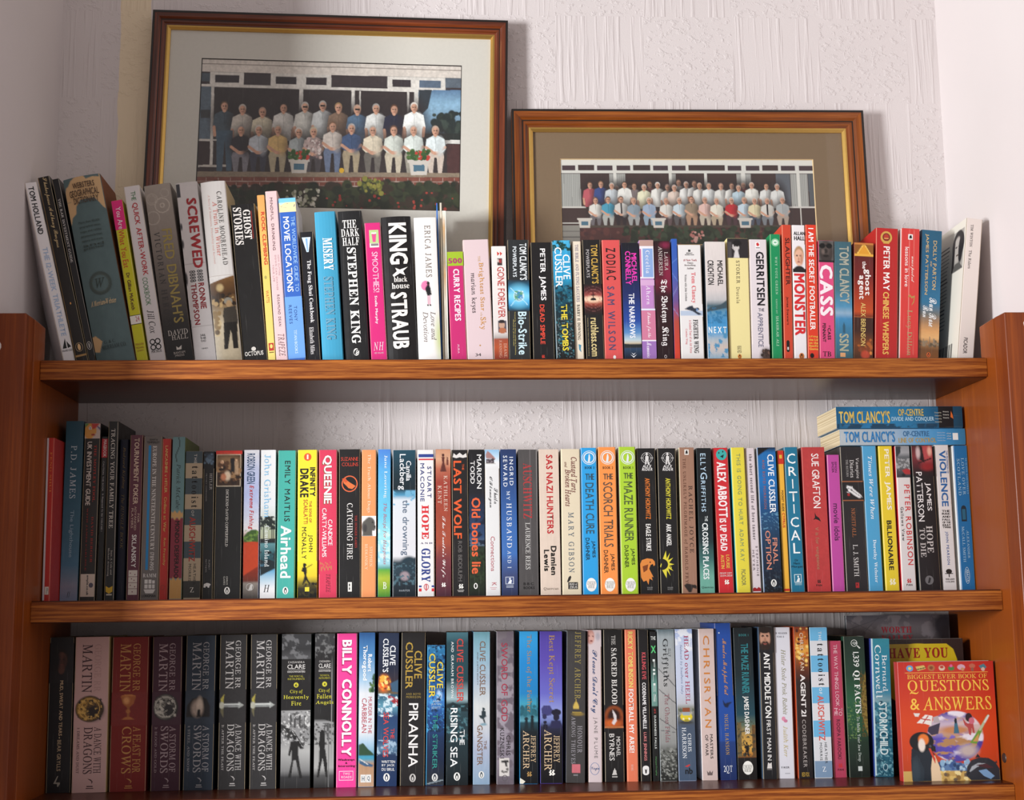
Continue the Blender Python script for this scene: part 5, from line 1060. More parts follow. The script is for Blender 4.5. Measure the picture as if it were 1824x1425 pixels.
bk(2, 'B6', (397, 508, 122), (457, 572, 1298), '1a7090', 'teal blue paperback with white capitals stacked one above another',
   [h(c_h, a, b_, u0, u1, 'eef2f2', 's', 't') for c_h, a, b_, u0, u1 in (('C', 175, 260, .18, .78), ('R', 285, 360, .24, .8), ('I', 388, 465, .46, .54), ('T', 490, 572, .2, .8), ('I', 595, 670, .46, .54), ('C', 700, 782, .2, .8), ('A', 808, 890, .18, .84), ('L', 912, 996, .3, .78))] + [h('Dr', 1042, 1060, .36, .6, '123c50', 's', 'a'), h('Matt', 1068, 1086, .26, .72, '123c50', 's', 'a'), h('Morgan', 1094, 1116, .1, .9, '123c50', 's', 'a')],
   M=[('r', .26, .78, 1165, 1232, 'd8e4e6'), ('r', .3, .74, 1170, 1227, '1a7090'), ('e', .54, 1184, 7, 8, 'e4ecec'), ('p', [(.4, 1226), (.54, 1192), (.66, 1198), (.62, 1226)], 'e4ecec'), ('r', .28, .78, 1238, 1243, 'a8c4cc'), ('r', .28, .78, 1248, 1252, 'a8c4cc')])
bk(2, 'B6', (540, 728, 122), (596, 785, 1295), 'b53a3a', 'thick brick red paperback with a flying black crow midway',
   [t('SUE GRAFTON', 176, 626, .4, .72, 'f0e8e6', 's', 'a'), t('V is for vengeance', 782, 1126, .38, .58, 'a8785c', 's'), h('PAN', 1246, 1262, .36, .6, '2a1414', 'b')],
   A=[('n', .1, 14, 14), ('n', .08, 40, 60)], M=[('p', [(.44, 662), (.5, 690), (.62, 706), (.7, 738), (.56, 722), (.46, 716), (.36, 722), (.44, 704)], '1c1214')] + pan(.48, 1222, 15, '2a1414'))
bk(2, 'B6', (748, 850, 185), (798, 900, 1295), 'b8489a', 'short magenta-violet paperback with plain lower-case title',
   [t('SIMON', 242, 332, .58, .74, '5a2450', 's', 'a'), t('SPICER', 244, 334, .34, .5, '5a2450', 's', 'a'), t('movie idols', 588, 892, .32, .74, '4a1c48', 's')])
bk(2, 'B6', (855, 1030, 120), (910, 1092, 1295), '232022', 'black paperback with a white feather panel between thin orange rules',
   [t('Vampire', 212, 382, .66, .84, 'd0ccca', 'R'), t('Diaries', 228, 374, .42, .6, 'd0ccca', 'R'), t('THE RETURN', 226, 368, .24, .34, 'a8a4a2', 'R', 's'), t('NIGHTFALL', 626, 862, .38, .56, 'a8643c', 'R'), t('L. J. SMITH', 924, 1182, .38, .6, 'd0ccca', 'R', 'a')],
   A=(400, 570, [('r', 0, 1, 400, 570, '1c1a1c'), ('r', 0, 1, 404, 409, 'a8643c'), ('r', 0, 1, 562, 567, 'a8643c'), ('p', [(.22, 440), (.4, 445), (.62, 480), (.88, 520), (.92, 540), (.75, 542), (.55, 520), (.35, 490)], 'd8d8d8'), ('s', .22, .5, 440, 500, ['e6e6e6', '8a8a8c', '3a3a3c'], 20, 8), ('l', .3, 460, .9, 538, 2, '4a4a4c'), ('e', .3, 515, .06, 10, 'a02020')]), M=[('r', .42, .58, 1232, 1275, 'a82a2c'), ('r', .46, .5, 1240, 1256, '232022')])
bk(2, 'B6', (1032, 1152, 112), (1097, 1212, 1290), '4a9cc8', 'sky blue paperback with white italic lettering, next to the yellow spine',
   [t('Times Were When', 196, 716, .38, .68, 'e0ecf4', 'I'), t('Dorothy Webster', 884, 1232, .38, .66, 'e0ecf4', 'r', 'a')])
bk(2, 'B7', (503, 597, 355), (557, 648, 1310), 'e0c62c', 'strong yellow paperback with white author and black title capitals',
   [t('PETER JAMES', 376, 786, .3, .74, 'f2ecd8', 'b', 'a'), t('BILLIONAIRE', 856, 1186, .3, .64, '1c1a14', 'b')], M=pan(.48, 1262, 22, 'f0e8c8'))
bk(2, 'B7', (614, 712, 355), (667, 760, 1310), 'd6d0cf', 'white paperback with red edge, moorland photograph and red condensed capitals',
   [t('PETER ROBINSON', 616, 1152, .48, .86, 'c83436', 's1', 'a'), t('Gallows View', 766, 992, .16, .36, '2a2626', 's1'), h('PAN', 1276, 1290, .3, .7, '3a2a2a', 's')],
   A=(355, 568, [('g', [(355, '8a8c90'), (400, '9a9ca0'), (430, '5a5e62'), (480, '6a6c6c'), (520, '4a4c50'), (568, '2c2c34')]), ('p', [(0, 355), (.4, 355), (.35, 400), (.1, 430), (0, 420)], '2c3438'), ('nb', 0, 1, 440, 520, 'a0a2a4', 10, .55), ('p', [(.4, 520), (.7, 508), (1, 514), (1, 545), (.6, 545)], 'a82c30'), ('e', .5, 550, .12, 10, '1a1a1e')]), M=pan(.48, 1256, 15, 'c02c30'), sl='c0242c')
bk(2, 'B7', (722, 865, 352), (785, 925, 1308), '171417', 'black paperback with a red-lit face picture at the head and white capitals',
   [t('JAMES', 602, 792, .52, .8, 'e8e4e4', 's', 'a'), t('PATTERSON', 530, 862, .14, .42, 'e8e4e4', 's', 'a'), t('HOPE', 892, 1072, .46, .76, 'c0bab8', 'r'), t('TO DIE', 908, 1100, .14, .4, 'b8b2b0', 'r')],
   A=(352, 560, [('g', [(352, '4a1c22'), (420, '7a2c30'), (470, '5a1c24'), (520, '2c1418'), (560, '171417')]), ('e', .7, 400, .34, 70, 'b0484a', 1.0), ('e', .85, 390, .1, 30, 'e0a894', .8), ('p', [(.2, 352), (.5, 352), (.6, 470), (.3, 440)], '1c0c10'), ('l', .3, 470, .9, 440, 4, '2a0c10'), ('e', .7, 495, .3, 26, '8a2024', .8), ('e', .3, 400, .1, 40, 'c8b0b0', .8)]),
   M=[('e', .46, 1252, 28, 30, '6a686a'), ('p', [(.38, 1272), (.46, 1232), (.54, 1240), (.48, 1270)], '2a282a')], sl='3a4446')
bk(2, 'B7', (876, 975, 348), (940, 1030, 1308), 'd9d5d4', 'white paperback with bold blue capitals and a black tree mark',
   [t('VIOLENCE', 386, 762, .28, .74, '2a62a0', 'b'), t('THE PROFESSION OF', 386, 540, .78, .9, '2a62a0', 's', 's')] + [h(s, y, y + 14, .24, .8, '2a2828', 'b') for s, y in (('THE', 786), ('RISE', 804), ('AND', 824), ('FALL', 843), ('OF THE', 862), ('KRAY', 880))] + [h('TWINS', 896, 908, .24, .8, '2a2828', 'b'), t('JOHN PEARSON', 930, 1150, .36, .58, '3a5c98', 's1', 'a'), h('WILLIAM', 1240, 1251, .2, .82, '5a5856'), h('COLLINS', 1256, 1267, .2, .82, '5a5856')],
   M=[('e', .48, 1194, 20, 16, '242220'), ('r', .45, .51, 1200, 1232, '242220'), ('r', .2, .76, 1206, 1211, '242220')])
bk(2, 'B7', (1003, 1108, 352), (1060, 1167, 1305), '1d69a0', 'deep blue paperback endmost by the side panel, pale thin capitals',
   [t('44 SCOTLAND STREET', 436, 680, .8, .9, '8ab4d0', 'R', 's'), t('LOVE OVER', 436, 684, .5, .7, '9cc0d8', 'R1'), t('SCOTLAND', 442, 688, .2, .4, '9cc0d8', 'R1'), t('ALEXANDER', 922, 1108, .58, .74, '9cc0d8', 'R', 'a'), t('McCALL SMITH', 896, 1132, .26, .44, '9cc0d8', 'R', 'a'), t('ABACUS', 1180, 1262, .38, .56, 'c0d4e0', 's', 's')],
   M=[('r', .3, .66, 775, 862, '1c2c38'), ('e', .48, 775, 18, 20, '1c2c38'), ('r', .36, .6, 780, 850, '27607c'), ('o', .46, 1220, 18, 55, 3, 'c0d4e0')], sl='e8e8e4')

# ---- bottom shelf
bk(3, 'C1', (98, 315, 155), (54, 287, 1382), '15161a', 'black thick paperback with a dim face portrait, endmost in the dark corner',
   [t('MUD, SWEAT AND TEARS', 500, 936, .44, .6, 'c0a888', 'b'), t('BEAR GRYLLS', 968, 1212, .42, .58, 'a89478', 'b', 'a')],
   A=(200, 520, [('r', 0, 1, 200, 520, '15161a'), ('f', .5, 330, 70, '5a3a30', '17120f', '1c1c20'), ('e', .28, 340, .16, 90, '15161a', .8)]), M=[('p', [(.3, 1310), (.46, 1250), (.5, 1250), (.4, 1300), (.56, 1300), (.58, 1310), (.5, 1336), (.46, 1330), (.46, 1312)], '9a9488'), ('e', .5, 951, 6, 7, 'b0a080')])
def martin(crop, top, bot, c, label, ink, l1, l2, l3, A, y0=210, gink=None, cover_sr=None):
    bk(3, crop, top, bot, c, label,
       [t('GEORGE RR', y0 - 5, y0 + 372, .58, .78, gink or ink, 'R', 'a'), t('MARTIN', y0 - 3, y0 + 378, .22, .52, ink, 'R', 'a'), t(l1, y0 + 650, y0 + 1010, .62, .84, ink, 'R'), t(l2, y0 + 650, y0 + 1015, .32, .58, ink, 'R')] + ([t(l3, y0 + 655, y0 + 1010, .12, .2, ink, 'R', 's')] if l3 else []),
       A=(y0 + 380, y0 + 640, A), M=[('p', [(.46, y0 + 1052), (.56, y0 + 1058), (.62, y0 + 1076), (.58, y0 + 1094), (.58, y0 + 1074)], ink), ('r', .44, .62, y0 + 1108, y0 + 1116, ink), ('r', .42, .64, y0 + 1124, y0 + 1130, ink)], gloss=False, sr=cover_sr)
def coin(c, y, a, b_, d):
    return [('r', 0, 1, 0, 2000, c), ('e', .47, y, .42, 104, d, .08), ('e', .46, y, .37, 92, a, .2), ('e', .6, y + 20, .26, 66, d, .9), ('nb', .12, .82, y - 85, y + 85, b_, 22, .6), ('nb', .12, .82, y - 85, y + 85, d, 16, .6, 11), ('ring', .46, y, 80, 3, b_)]
martin('C1', (332, 588, 152), (288, 565, 1375), 'cda8a4', 'pale pink thick paperback with a gold and black coin', '4a3236', 'A DANCE WITH', 'DRAGONS', '1: DREAMS AND DUST', coin('cda8a4', 722, 'a8803c', 'd8b060', '2c2220'), 215, 'bd9894', 'c8b070')
martin('C1', (618, 902, 152), (588, 870, 1365), '7c221e', 'dark red thick paperback with a golden goblet', 'c08a4c', 'A FEAST FOR', 'CROWS', None,
       [('r', 0, 1, 0, 2000, '7c221e'), ('e', .47, 622, .2, 14, 'c07a40', .15), ('p', [(.26, 622), (.68, 622), (.62, 680), (.5, 710), (.44, 710), (.32, 680)], 'a86030'), ('e', .42, 655, .08, 26, 'd89a60', .8), ('r', .44, .5, 700, 790, '9a5a30'), ('e', .47, 740, .06, 16, 'b06c38', .4), ('p', [(.28, 806), (.4, 785), (.54, 785), (.66, 806)], 'b06c38'), ('n', .15, 10, 10)], 210)
martin('C1', (933, 1160, 150), (908, 1140, 1362), '432433', 'plum purple thick paperback with a silver coin', 'a89498', 'A STORM OF', 'SWORDS', '2: BLOOD AND GOLD', coin('432433', 708, '8a8880', 'c0beb4', '2c2a2c'), 208)
martin('C2', (98, 330, 140), (68, 300, 1350), '2e3a48', 'slate blue thick paperback with a helmet picture', 'a4a4a8', 'A STORM OF', 'SWORDS', '1: STEEL AND SNOW',
       [('r', 0, 1, 0, 2000, '2e3a48'), ('p', [(.05, 782), (.08, 690), (.25, 640), (.5, 622), (.72, 640), (.85, 700), (.85, 782)], '1c1a1c'), ('e', .42, 715, .2, 65, 'a8988c', .6), ('e', .5, 690, .1, 60, 'd0c0b0', .8), ('p', [(.4, 782), (.44, 720), (.52, 720), (.54, 782)], '171416'), ('n', .15, 12, 12)], 198)
def hilt(c, y):
    return [('r', 0, 1, 0, 2000, c), ('p', [(.0, y - 18), (.2, y - 14), (.75, y - 16), (.75, y + 16), (.2, y + 14), (.0, y + 18)], '8a8e8c'), ('p', [(.72, y - 26), (.92, y), (.72, y + 26)], 'a8aca8'), ('l', .2, y - 6, .74, y - 6, 4, 'd8dcd8'), ('p', [(.08, y), (.06, y - 50), (.2, y - 90), (.16, y - 40), (.18, y)], 'b0a448'), ('p', [(.08, y), (.06, y + 50), (.16, y + 96), (.16, y + 40), (.18, y)], '6a6448'), ('e', .1, y, .09, 26, 'b8b8a8', .4), ('n', .2, 12, 10)]
martin('C2', (357, 575, 135), (343, 550, 1342), '2c2a2b', 'charcoal thick paperback with a silver sword hilt, beside the helmet one', 'c4c0be', 'A DANCE WITH', 'DRAGONS', '2: AFTER THE FEAST', hilt('2c2a2b', 690), 186)
martin('C2', (600, 810, 132), (588, 795, 1335), '2c2a2b', 'charcoal thick paperback with a silver sword hilt, next to the grey photographic spines', 'c4c0be', 'A DANCE WITH', 'DRAGONS', '2: AFTER THE FEAST', hilt('2c2a2b', 688), 183)
def clare(top, bot, label, n, lines, A, sl=None, b0=325):
    T = [h('CASSANDRA', b0 + 20, b0 + 36, .22, .78, 'c0bcb8', 'c'), h('CLARE', b0 + 46, b0 + 80, .2, .8, 'd8d4d0', 's', 'a'), h('SHADOWHUNTERS', b0 + 97, b0 + 110, .2, .8, 'd0ccc8', 'b'), h('THE MORTAL', b0 + 132, b0 + 146, .26, .74, 'a8a030', 's'), h('INSTRUMENTS', b0 + 153, b0 + 168, .22, .78, 'a8a030', 's'), h(n, b0 + 198, b0 + 220, .46, .54, '2a2a1c', 'b')]
    T += [h(s, y, y2, u0, u1, 'cfc83c', 'R', 't') for s, y, y2, u0, u1 in lines]
    bk(3, 'C2', top, bot, '232223', label, T, A=A, M=[('e', .5, b0 + 208, 19, 20, 'c8c034'), ('r', .22, .78, b0 + 87, b0 + 90, 'b0aca8')], sl=sl)
clare((841, 1075, 128), (828, 1060, 1338), 'grey photographic paperback with yellow title above a standing armed man', '6',
      [('City of', 570, 604, .3, .72), ('Heavenly', 612, 650, .08, .92), ('Fire', 660, 694, .34, .68)],
      [('g', [(128, '3a3a3c'), (250, '2c2c2e'), (325, '4a4a4c'), (735, '9a9a9a'), (820, '7c7c7c'), (950, '8c8c8c'), (1050, 'a8a8a6'), (1200, '7a7a7a'), (1250, '2e2e30'), (1338, '201f20')]), ('nb', 0, 1, 128, 325, '6a6a6c', 40, .58), ('r', 0, 1, 325, 735, '191718'), ('p', [(.0, 840), (.25, 860), (.5, 930), (.3, 960), (0, 900)], '2c2c2c'), ('r', .3, .36, 770, 860, '3a3a3a'), ('r', .44, .5, 765, 870, '404040'), ('r', .6, .66, 770, 870, '3a3a3a'), ('r', .78, .84, 775, 880, '444'), ('nb', 0, 1, 740, 1000, 'c8c8c6', 16, .62, 17), ('nb', 0, 1, 740, 1000, '4a4a4a', 20, .6, 5),
       ('e', .48, 945, .06, 18, '1a1a1a'), ('p', [(.34, 975), (.62, 970), (.7, 1010), (.8, 1030), (.66, 1035), (.6, 1010), (.6, 1080), (.66, 1170), (.74, 1260), (.64, 1262), (.52, 1120), (.44, 1120), (.36, 1255), (.26, 1258), (.38, 1120), (.38, 1030), (.32, 1090), (.26, 1080)], '171717'), ('l', .44, 900, .76, 1010, 4, '2a2a2a')])
clare((1100, 1260, 125), (1090, 1245, 1335), 'grey photographic paperback with yellow title above a long-haired figure', '4',
      [('City of', 562, 596, .22, .76), ('Fallen', 604, 640, .12, .86), ('Angels', 655, 690, .06, .94)],
      [('g', [(125, '39393b'), (300, '201f20'), (800, '1c1b1c'), (830, '9a9a9a'), (900, '8a8a8a'), (1000, '9a9a98'), (1180, 'a0a09e'), (1240, '4a4a4a'), (1335, '1c1b1c')]), ('nb', 0, 1, 125, 320, '6a6a6a', 30, .6), ('p', [(0, 800), (.4, 800), (1, 830), (1, 780), (0, 780)], '1a1a1a'), ('nb', 0, 1, 830, 1000, '4a4a4a', 18, .52, 6), ('r', .5, .56, 850, 950, '3a3a3a'), ('r', .7, .75, 860, 950, '444'),
       ('e', .4, 910, .1, 26, '141414'), ('p', [(.3, 900), (.5, 900), (.56, 1000), (.52, 1040), (.3, 1040), (.24, 1000)], '161616'), ('p', [(.28, 1030), (.56, 1030), (.66, 1140), (.7, 1255), (.6, 1255), (.44, 1100), (.26, 1255), (.16, 1255), (.26, 1130)], '161616'), ('l', .84, 130, .88, 1330, 2, '8a8a8a'), ('l', .7, 140, .74, 1330, 1.5, '6a6a6a')], sl='4a9a9c', b0=318)
bk(3, 'C3', (90, 248, 125), (82, 240, 1328), 'ea3f92', 'hot pink paperback with large white shadowed capitals',
   [t('BILLY CONNOLLY', 176, 1086, .26, .74, 'f6eef2', 'B', 'a'), t('BILLY CONNOLLY', 186, 1096, .22, .7, 'a82460', 'B', 's'), h('Windswept', 1106, 1128, .08, .9, '4a1430', 'b', 't'), h('&', 1132, 1148, .44, .54, '4a1430', 'b', 't'), h('Interesting', 1154, 1176, .1, .92, '4a1430', 'b', 't'), h('TWO', 1214, 1232, .34, .68, 'f4d8e4', 's'), h('ROADS', 1240, 1258, .26, .76, 'f4d8e4', 's')],
   M=[('r', .14, .84, 1202, 1274, 'f4d8e4'), ('r', .16, .82, 1206, 1270, 'ea3f92')])
bk(3, 'C3', (263, 388, 118), (253, 376, 1325), '4a88b8', 'creased paperback with blue sky, palm fronds and a beach scene',
   [t('Robert', 290, 426, .56, .82, 'f0f2f4', 'b', 'a'), t('Thorogood', 220, 496, .18, .52, 'f0f2f4', 'b', 'a'), t('MURDER IN THE', 626, 912, .6, .82, 'b03c4c', 'c'), t('CARIBBEAN', 636, 906, .2, .5, 'b03c4c', 'c'), h('H', 1242, 1280, .24, .4, '3a4a5a', 's'), h('Q', 1242, 1280, .58, .74, '3a4a5a', 's')],
   A=[('g', [(118, '2a5a94'), (300, '4a84b8'), (500, 'a0c0d8'), (600, 'd6dade'), (900, 'd4d8dc'), (980, 'a8c4d8'), (1075, '6aa0b8'), (1085, '3a94b4'), (1110, '4a94ac'), (1150, 'b08868'), (1325, 'b8957a')]), ('p', [(0, 1080), (0, 1000), (.3, 985), (.6, 1030), (1, 1075), (1, 1085), (0, 1085)], '2c4a34'), ('s', .7, 1, 440, 580, ['3a5a3a', '5a7a4a', '2c4a30'], 22, 12), ('p', [(.1, 1125), (.5, 1135), (.95, 1155), (.9, 1172), (.4, 1165), (.1, 1145)], '3a5a7a'), ('l', .1, 1110, .6, 1150, 4, 'c8c4c0'), ('n', .08, 5, 200)], M=[('r', .16, .48, 1230, 1290, 'dcdcda'), ('r', .5, .82, 1230, 1290, 'dcdcda')])
bk(3, 'C3', (413, 578, 120), (397, 552, 1318), '1c2a48', 'navy paperback with an explosion and a ship in waves',
   [t('CLIVE', 220, 376, .56, .84, 'eceef0', 'S', 'a'), t("CUSSLER'S", 166, 432, .22, .5, 'eceef0', 'S', 'a'), t('THE', 872, 952, .66, .84, 'd04038', 's'), t('SEA WOLVES', 746, 1094, .3, .56, 'd04038', 's'), h('WRITTEN', 1120, 1140, .24, .9, 'e8e8e8', 's', 'a'), h('BY JACK', 1148, 1170, .26, .88, 'e8e8e8', 's', 'a'), h('DU BRUL', 1178, 1200, .26, .88, 'e8e8e8', 's', 'a')],
   A=[('g', [(120, '26324c'), (400, '1a2238'), (560, '3a2c30'), (595, '6a5a40'), (610, '24506a'), (700, '5a92a8'), (780, '24406a'), (980, '2a4c70'), (1030, '5a7c98'), (1080, '1c3254'), (1318, '1a3058')]), ('e', .3, 520, .26, 60, 'e0782c', .9), ('s', .08, .55, 470, 570, ['f0a840', 'e0642c', 'f8d880', '8a3a1c'], 40, 13), ('p', [(.6, 520), (1, 490), (1, 590), (.7, 585)], '3a5a74'), ('p', [(.4, 620), (.6, 615), (1, 640), (1, 700), (.8, 680)], '9a2c34'), ('nb', 0, 1, 600, 780, 'c8dce4', 18, .58), ('nb', 0, 1, 960, 1080, '9ab4c8', 20, .58, 10)], M=peng(.5, 1250, 32, 'e8e6e2', '1c2a48'))
bk(3, 'C3', (590, 785, 118), (582, 767, 1318), '1c1a1b', 'black thick paperback with gold author and tall white title',
   [t('CLIVE', 262, 482, .54, .86, 'b0903c', 'S', 'a'), t('CUSSLER', 194, 562, .18, .48, 'b0903c', 'S', 'a'), h('AND BOYD', 595, 612, .22, .82, '9a8444', 's1', 'a'), h('MORRISON', 618, 636, .22, .82, '9a8444', 's1', 'a'), t('PIRANHA', 676, 1172, .34, .72, 'e8e4e2', 's')], M=peng(.52, 1256, 32, 'c0bcb8', '1c1a1b'))
bk(3, 'C3', (793, 935, 215), (781, 922, 1310), '1c4a7c', 'shorter bright blue paperback with yellow author and green title',
   [t('CLIVE', 346, 556, .56, .9, 'e0c83c', 'S', 'a'), t('CUSSLER', 282, 630, .12, .46, 'e0c83c', 'S', 'a'), h('AND', 650, 666, .34, .7, 'b8ccdc', 's', 'a'), h('JUSTIN', 674, 692, .26, .8, 'b8ccdc', 's', 'a'), h('SCOTT', 700, 718, .28, .78, 'b8ccdc', 's', 'a'), t('THE STRIKER', 756, 1186, .36, .62, '2c8a80', 's')],
   A=[('g', [(215, '2a7aa8'), (330, '1f5c8c'), (580, '1a5090'), (640, '3a7ac0'), (760, '1c4a88'), (950, '142c50'), (1120, '10203c'), (1240, '1c2430'), (1310, '2a3038')]), ('e', .7, 610, .14, 40, 'b0d0f0', .9), ('nb', 0, 1, 215, 900, '0c2848', 26, .58), ('nb', 0, 1, 215, 900, '4a9ad0', 18, .66, 13), ('r', 0, .05, 215, 1310, '4ab0dc'), ('l', .1, 1300, .95, 1270, 4, '8a98a0')], M=peng(.5, 1250, 30, 'd8d8d4', '142034'))
bk(3, 'C3', (942, 1115, 115), (940, 1110, 1310), '16282e', 'dark teal paperback with red author and bold white title over rough sea',
   [t('CLIVE CUSSLER', 166, 666, .48, .78, 'c8443c', 'S', 'a'), t('AND GRAHAM BROWN', 190, 632, .22, .34, 'd8dcdc', 'S1', 'a'), t('THE', 882, 1000, .62, .84, 'eceeee', 's'), t('RISING SEA', 712, 1170, .2, .52, 'eceeee', 's')],
   A=[('g', [(115, '4a7884'), (200, '20444e'), (500, '1c4048'), (640, '9ab4ba'), (680, '2c4850'), (850, '1c343c'), (1310, '10181c')]), ('p', [(0, 690), (.3, 665), (.6, 690), (1, 672), (1, 740), (0, 740)], '16282e'), ('nb', 0, 1, 690, 980, '46707a', 18, .62)], M=peng(.5, 1244, 32, 'e6e6e2', '14201f'))
bk(3, 'C3', (1153, 1285, 112), (1152, 1280, 1305), '9cb0c0', 'pale blue-grey paperback with a running man and brown lettering',
   [t('CLIVE CUSSLER', 186, 616, .38, .72, '7a5c48', 's', 'a'), t('AND JUSTIN SCOTT', 272, 532, .2, .28, '6a6a70', 's', 'a'), t('THE', 966, 1034, .64, .8, '7a5c48', 's'), t('GANGSTER', 846, 1156, .24, .56, '7a5c48', 's')],
   A=[('g', [(112, '6a9ca8'), (300, '8aaec0'), (500, 'a4b4c4'), (700, 'ccd0d0'), (840, 'c4c8cc'), (1000, 'a8b0c4'), (1305, '86a0b8')]), ('e', .62, 722, .08, 14, '2c3a40'), ('p', [(.5, 735), (.74, 735), (.78, 780), (.66, 790), (.74, 830), (.66, 834), (.58, 800), (.42, 790), (.34, 770), (.5, 770)], '26343a'), ('e', .62, 840, .2, 10, '7a9aa8', .6), ('n', .08, 10, 60)], M=peng(.5, 1230, 28, 'e0e0dc', '3a4a54'), sl='3aa0d0')
bk(3, 'C4', (240, 375, 108), (243, 375, 1305), '847a82', 'mauve-grey paperback with red spaced capitals and a pistol label',
   [t('SWORD OF GOD', 200, 818, .26, .62, 'a03448', 's'), t('CHRIS', 925, 1082, .54, .78, '2c282c', 's1', 'a'), t('KUZNESKI', 868, 1104, .18, .42, '2c282c', 's1', 'a')],
   A=[('g', [(108, '6a6268'), (400, '8e848c'), (800, '9a929c'), (1100, '847c88'), (1305, '5e565e')]), ('nb', 0, 1, 108, 1305, '6a606a', 50, .55), ('r', .14, .74, 1100, 1240, 'cfcac6'), ('p', [(.26, 1120), (.66, 1118), (.7, 1134), (.58, 1138), (.62, 1168), (.5, 1168), (.46, 1138), (.26, 1136)], '2c2a2c'), ('s', .25, .65, 1180, 1215, ['8a8684', '6a6664'], 8, 8)], sl='b8b6b8', M=[('o', .46, 1256, 22, 24, 5, '5a5258')])
def archer(top, bot, c, label, ttl, A, sl, ar, M):
    bk(3, 'C4', top, bot, c, label, [t(ttl[0], ttl[1], ttl[2], .34, .66, 'a8845c', 'R'), t('JEFFREY', 928, 1138, .6, .86, 'd0b490', 'R', 'a'), t('ARCHER', 890 + ar, 1190 - ar, .18, .52, 'd0b490', 'R', 'a')], A=A, M=M, sl=sl)
archer((418, 562, 108), (421, 565, 1305), '1f80bc', 'azure paperback with hazy city towers above a black foot', ('The Sins of the Father', 136, 748),
       [('g', [(108, '2e9cd8'), (350, '1c84c8'), (600, '1a7cb8'), (680, '3a98b4'), (760, '2a6a7c'), (815, '5a98a8'), (830, '1c4450'), (900, '0f1a20'), (1305, '0c0e12')]), ('s', 0, 1, 700, 760, ['1c5464', '24606e'], 26, 14), ('r', .58, .66, 640, 760, '2a6a7c'), ('r', .92, .97, 630, 760, '2a6a7c'), ('r', .06, .1, 680, 760, '2a6a7c'), ('e', .36, 800, .1, 16, '10242c'), ('p', [(.26, 890), (.28, 815), (.44, 815), (.46, 890)], '10242c'), ('e', .68, 785, .09, 15, '0c1c24'), ('p', [(.58, 890), (.6, 800), (.76, 800), (.78, 890)], '0c1c24')], '48b4e4', 0, pan(.5, 1228, 20, 'a8844c') + [('p', [(0, 1295), (.02, 1258), (.3, 1285), (.18, 1305), (.02, 1305)], 'e0dccc')])
archer((578, 750, 108), (580, 758, 1300), '5448a4', 'violet paperback with a lady in a hat beside an old car', ('Best Kept Secret', 136, 672),
       [('g', [(108, '4c3c98'), (350, '5848a8'), (600, '6464bc'), (740, '8a94d0'), (820, '6a78b0'), (860, '222440'), (950, '111018'), (1305, '0c0b10')]), ('p', [(.05, 720), (.15, 695), (.45, 695), (.55, 730), (.5, 770), (.1, 780)], '3a3a70'), ('e', .2, 780, .1, 20, '2a2a50'), ('e', .72, 748, .22, 26, '17162a'), ('e', .72, 785, .14, 30, '1c1a30'), ('p', [(.42, 870), (.5, 810), (.9, 810), (1, 870)], '26264a'), ('e', .22, 825, .07, 14, '15142a'), ('p', [(.1, 880), (.14, 840), (.32, 840), (.34, 880)], '15142a')], '6a6ac0', -8, pan(.5, 1216, 24))
bk(3, 'C4', (787, 940, 105), (787, 926, 1290), '3c3a3a', 'plastic-covered dark grey paperback with gold capitals and a domed building',
   [t('JEFFREY ARCHER', 112, 642, .42, .74, '9a8a4c', 'R1', 'a'), t('HONOUR', 852, 1062, .58, .84, '9a969c', 'R1'), t('AMONG THIEVES', 780, 1146, .26, .48, '9a969c', 'R1')],
   A=[('p', [(.34, 720), (.36, 690), (.5, 655), (.64, 690), (.66, 720)], 'c8ac54'), ('r', .48, .52, 640, 660, 'b09848'), ('r', .3, .8, 745, 752, 'b09848'), ('e', .6, 760, .3, 14, '8a7438', .8), ('r', .3, .74, 1150, 1216, 'c86a74'), ('n', .12, 30, 80)], sl='a8b0b4', M=[('r', .38, .62, 1228, 1240, '7a787a')])
bk(3, 'C4', (947, 1058, 98), (957, 1066, 1285), 'd2c2c4', 'pinkish white paperback with a baby photograph and blue handwriting',
   [t("Please Don't Cry", 256, 752, .2, .72, '2c4a78', 'w'), t('JANE PLUME', 786, 1102, .36, .66, '7a7474', 'c2', 'a'), h('Virgin', 1168, 1200, .2, .76, '3a5a8c', 'w')],
   A=(98, 230, [('r', 0, 1, 98, 230, 'd2c2c4'), ('e', .2, 150, .3, 60, 'c08a80', .3), ('e', .3, 160, .16, 40, 'd4a498', .6), ('e', .12, 145, .06, 6, '5a3430', .5), ('e', .4, 148, .05, 6, '5a3430', .5), ('e', .28, 185, .1, 6, '8a4a48', .5), ('e', .75, 150, .16, 30, 'b0a8b0', .8)]), M=[('o', .46, 1184, 36, 48, 3, '5a78a8')])
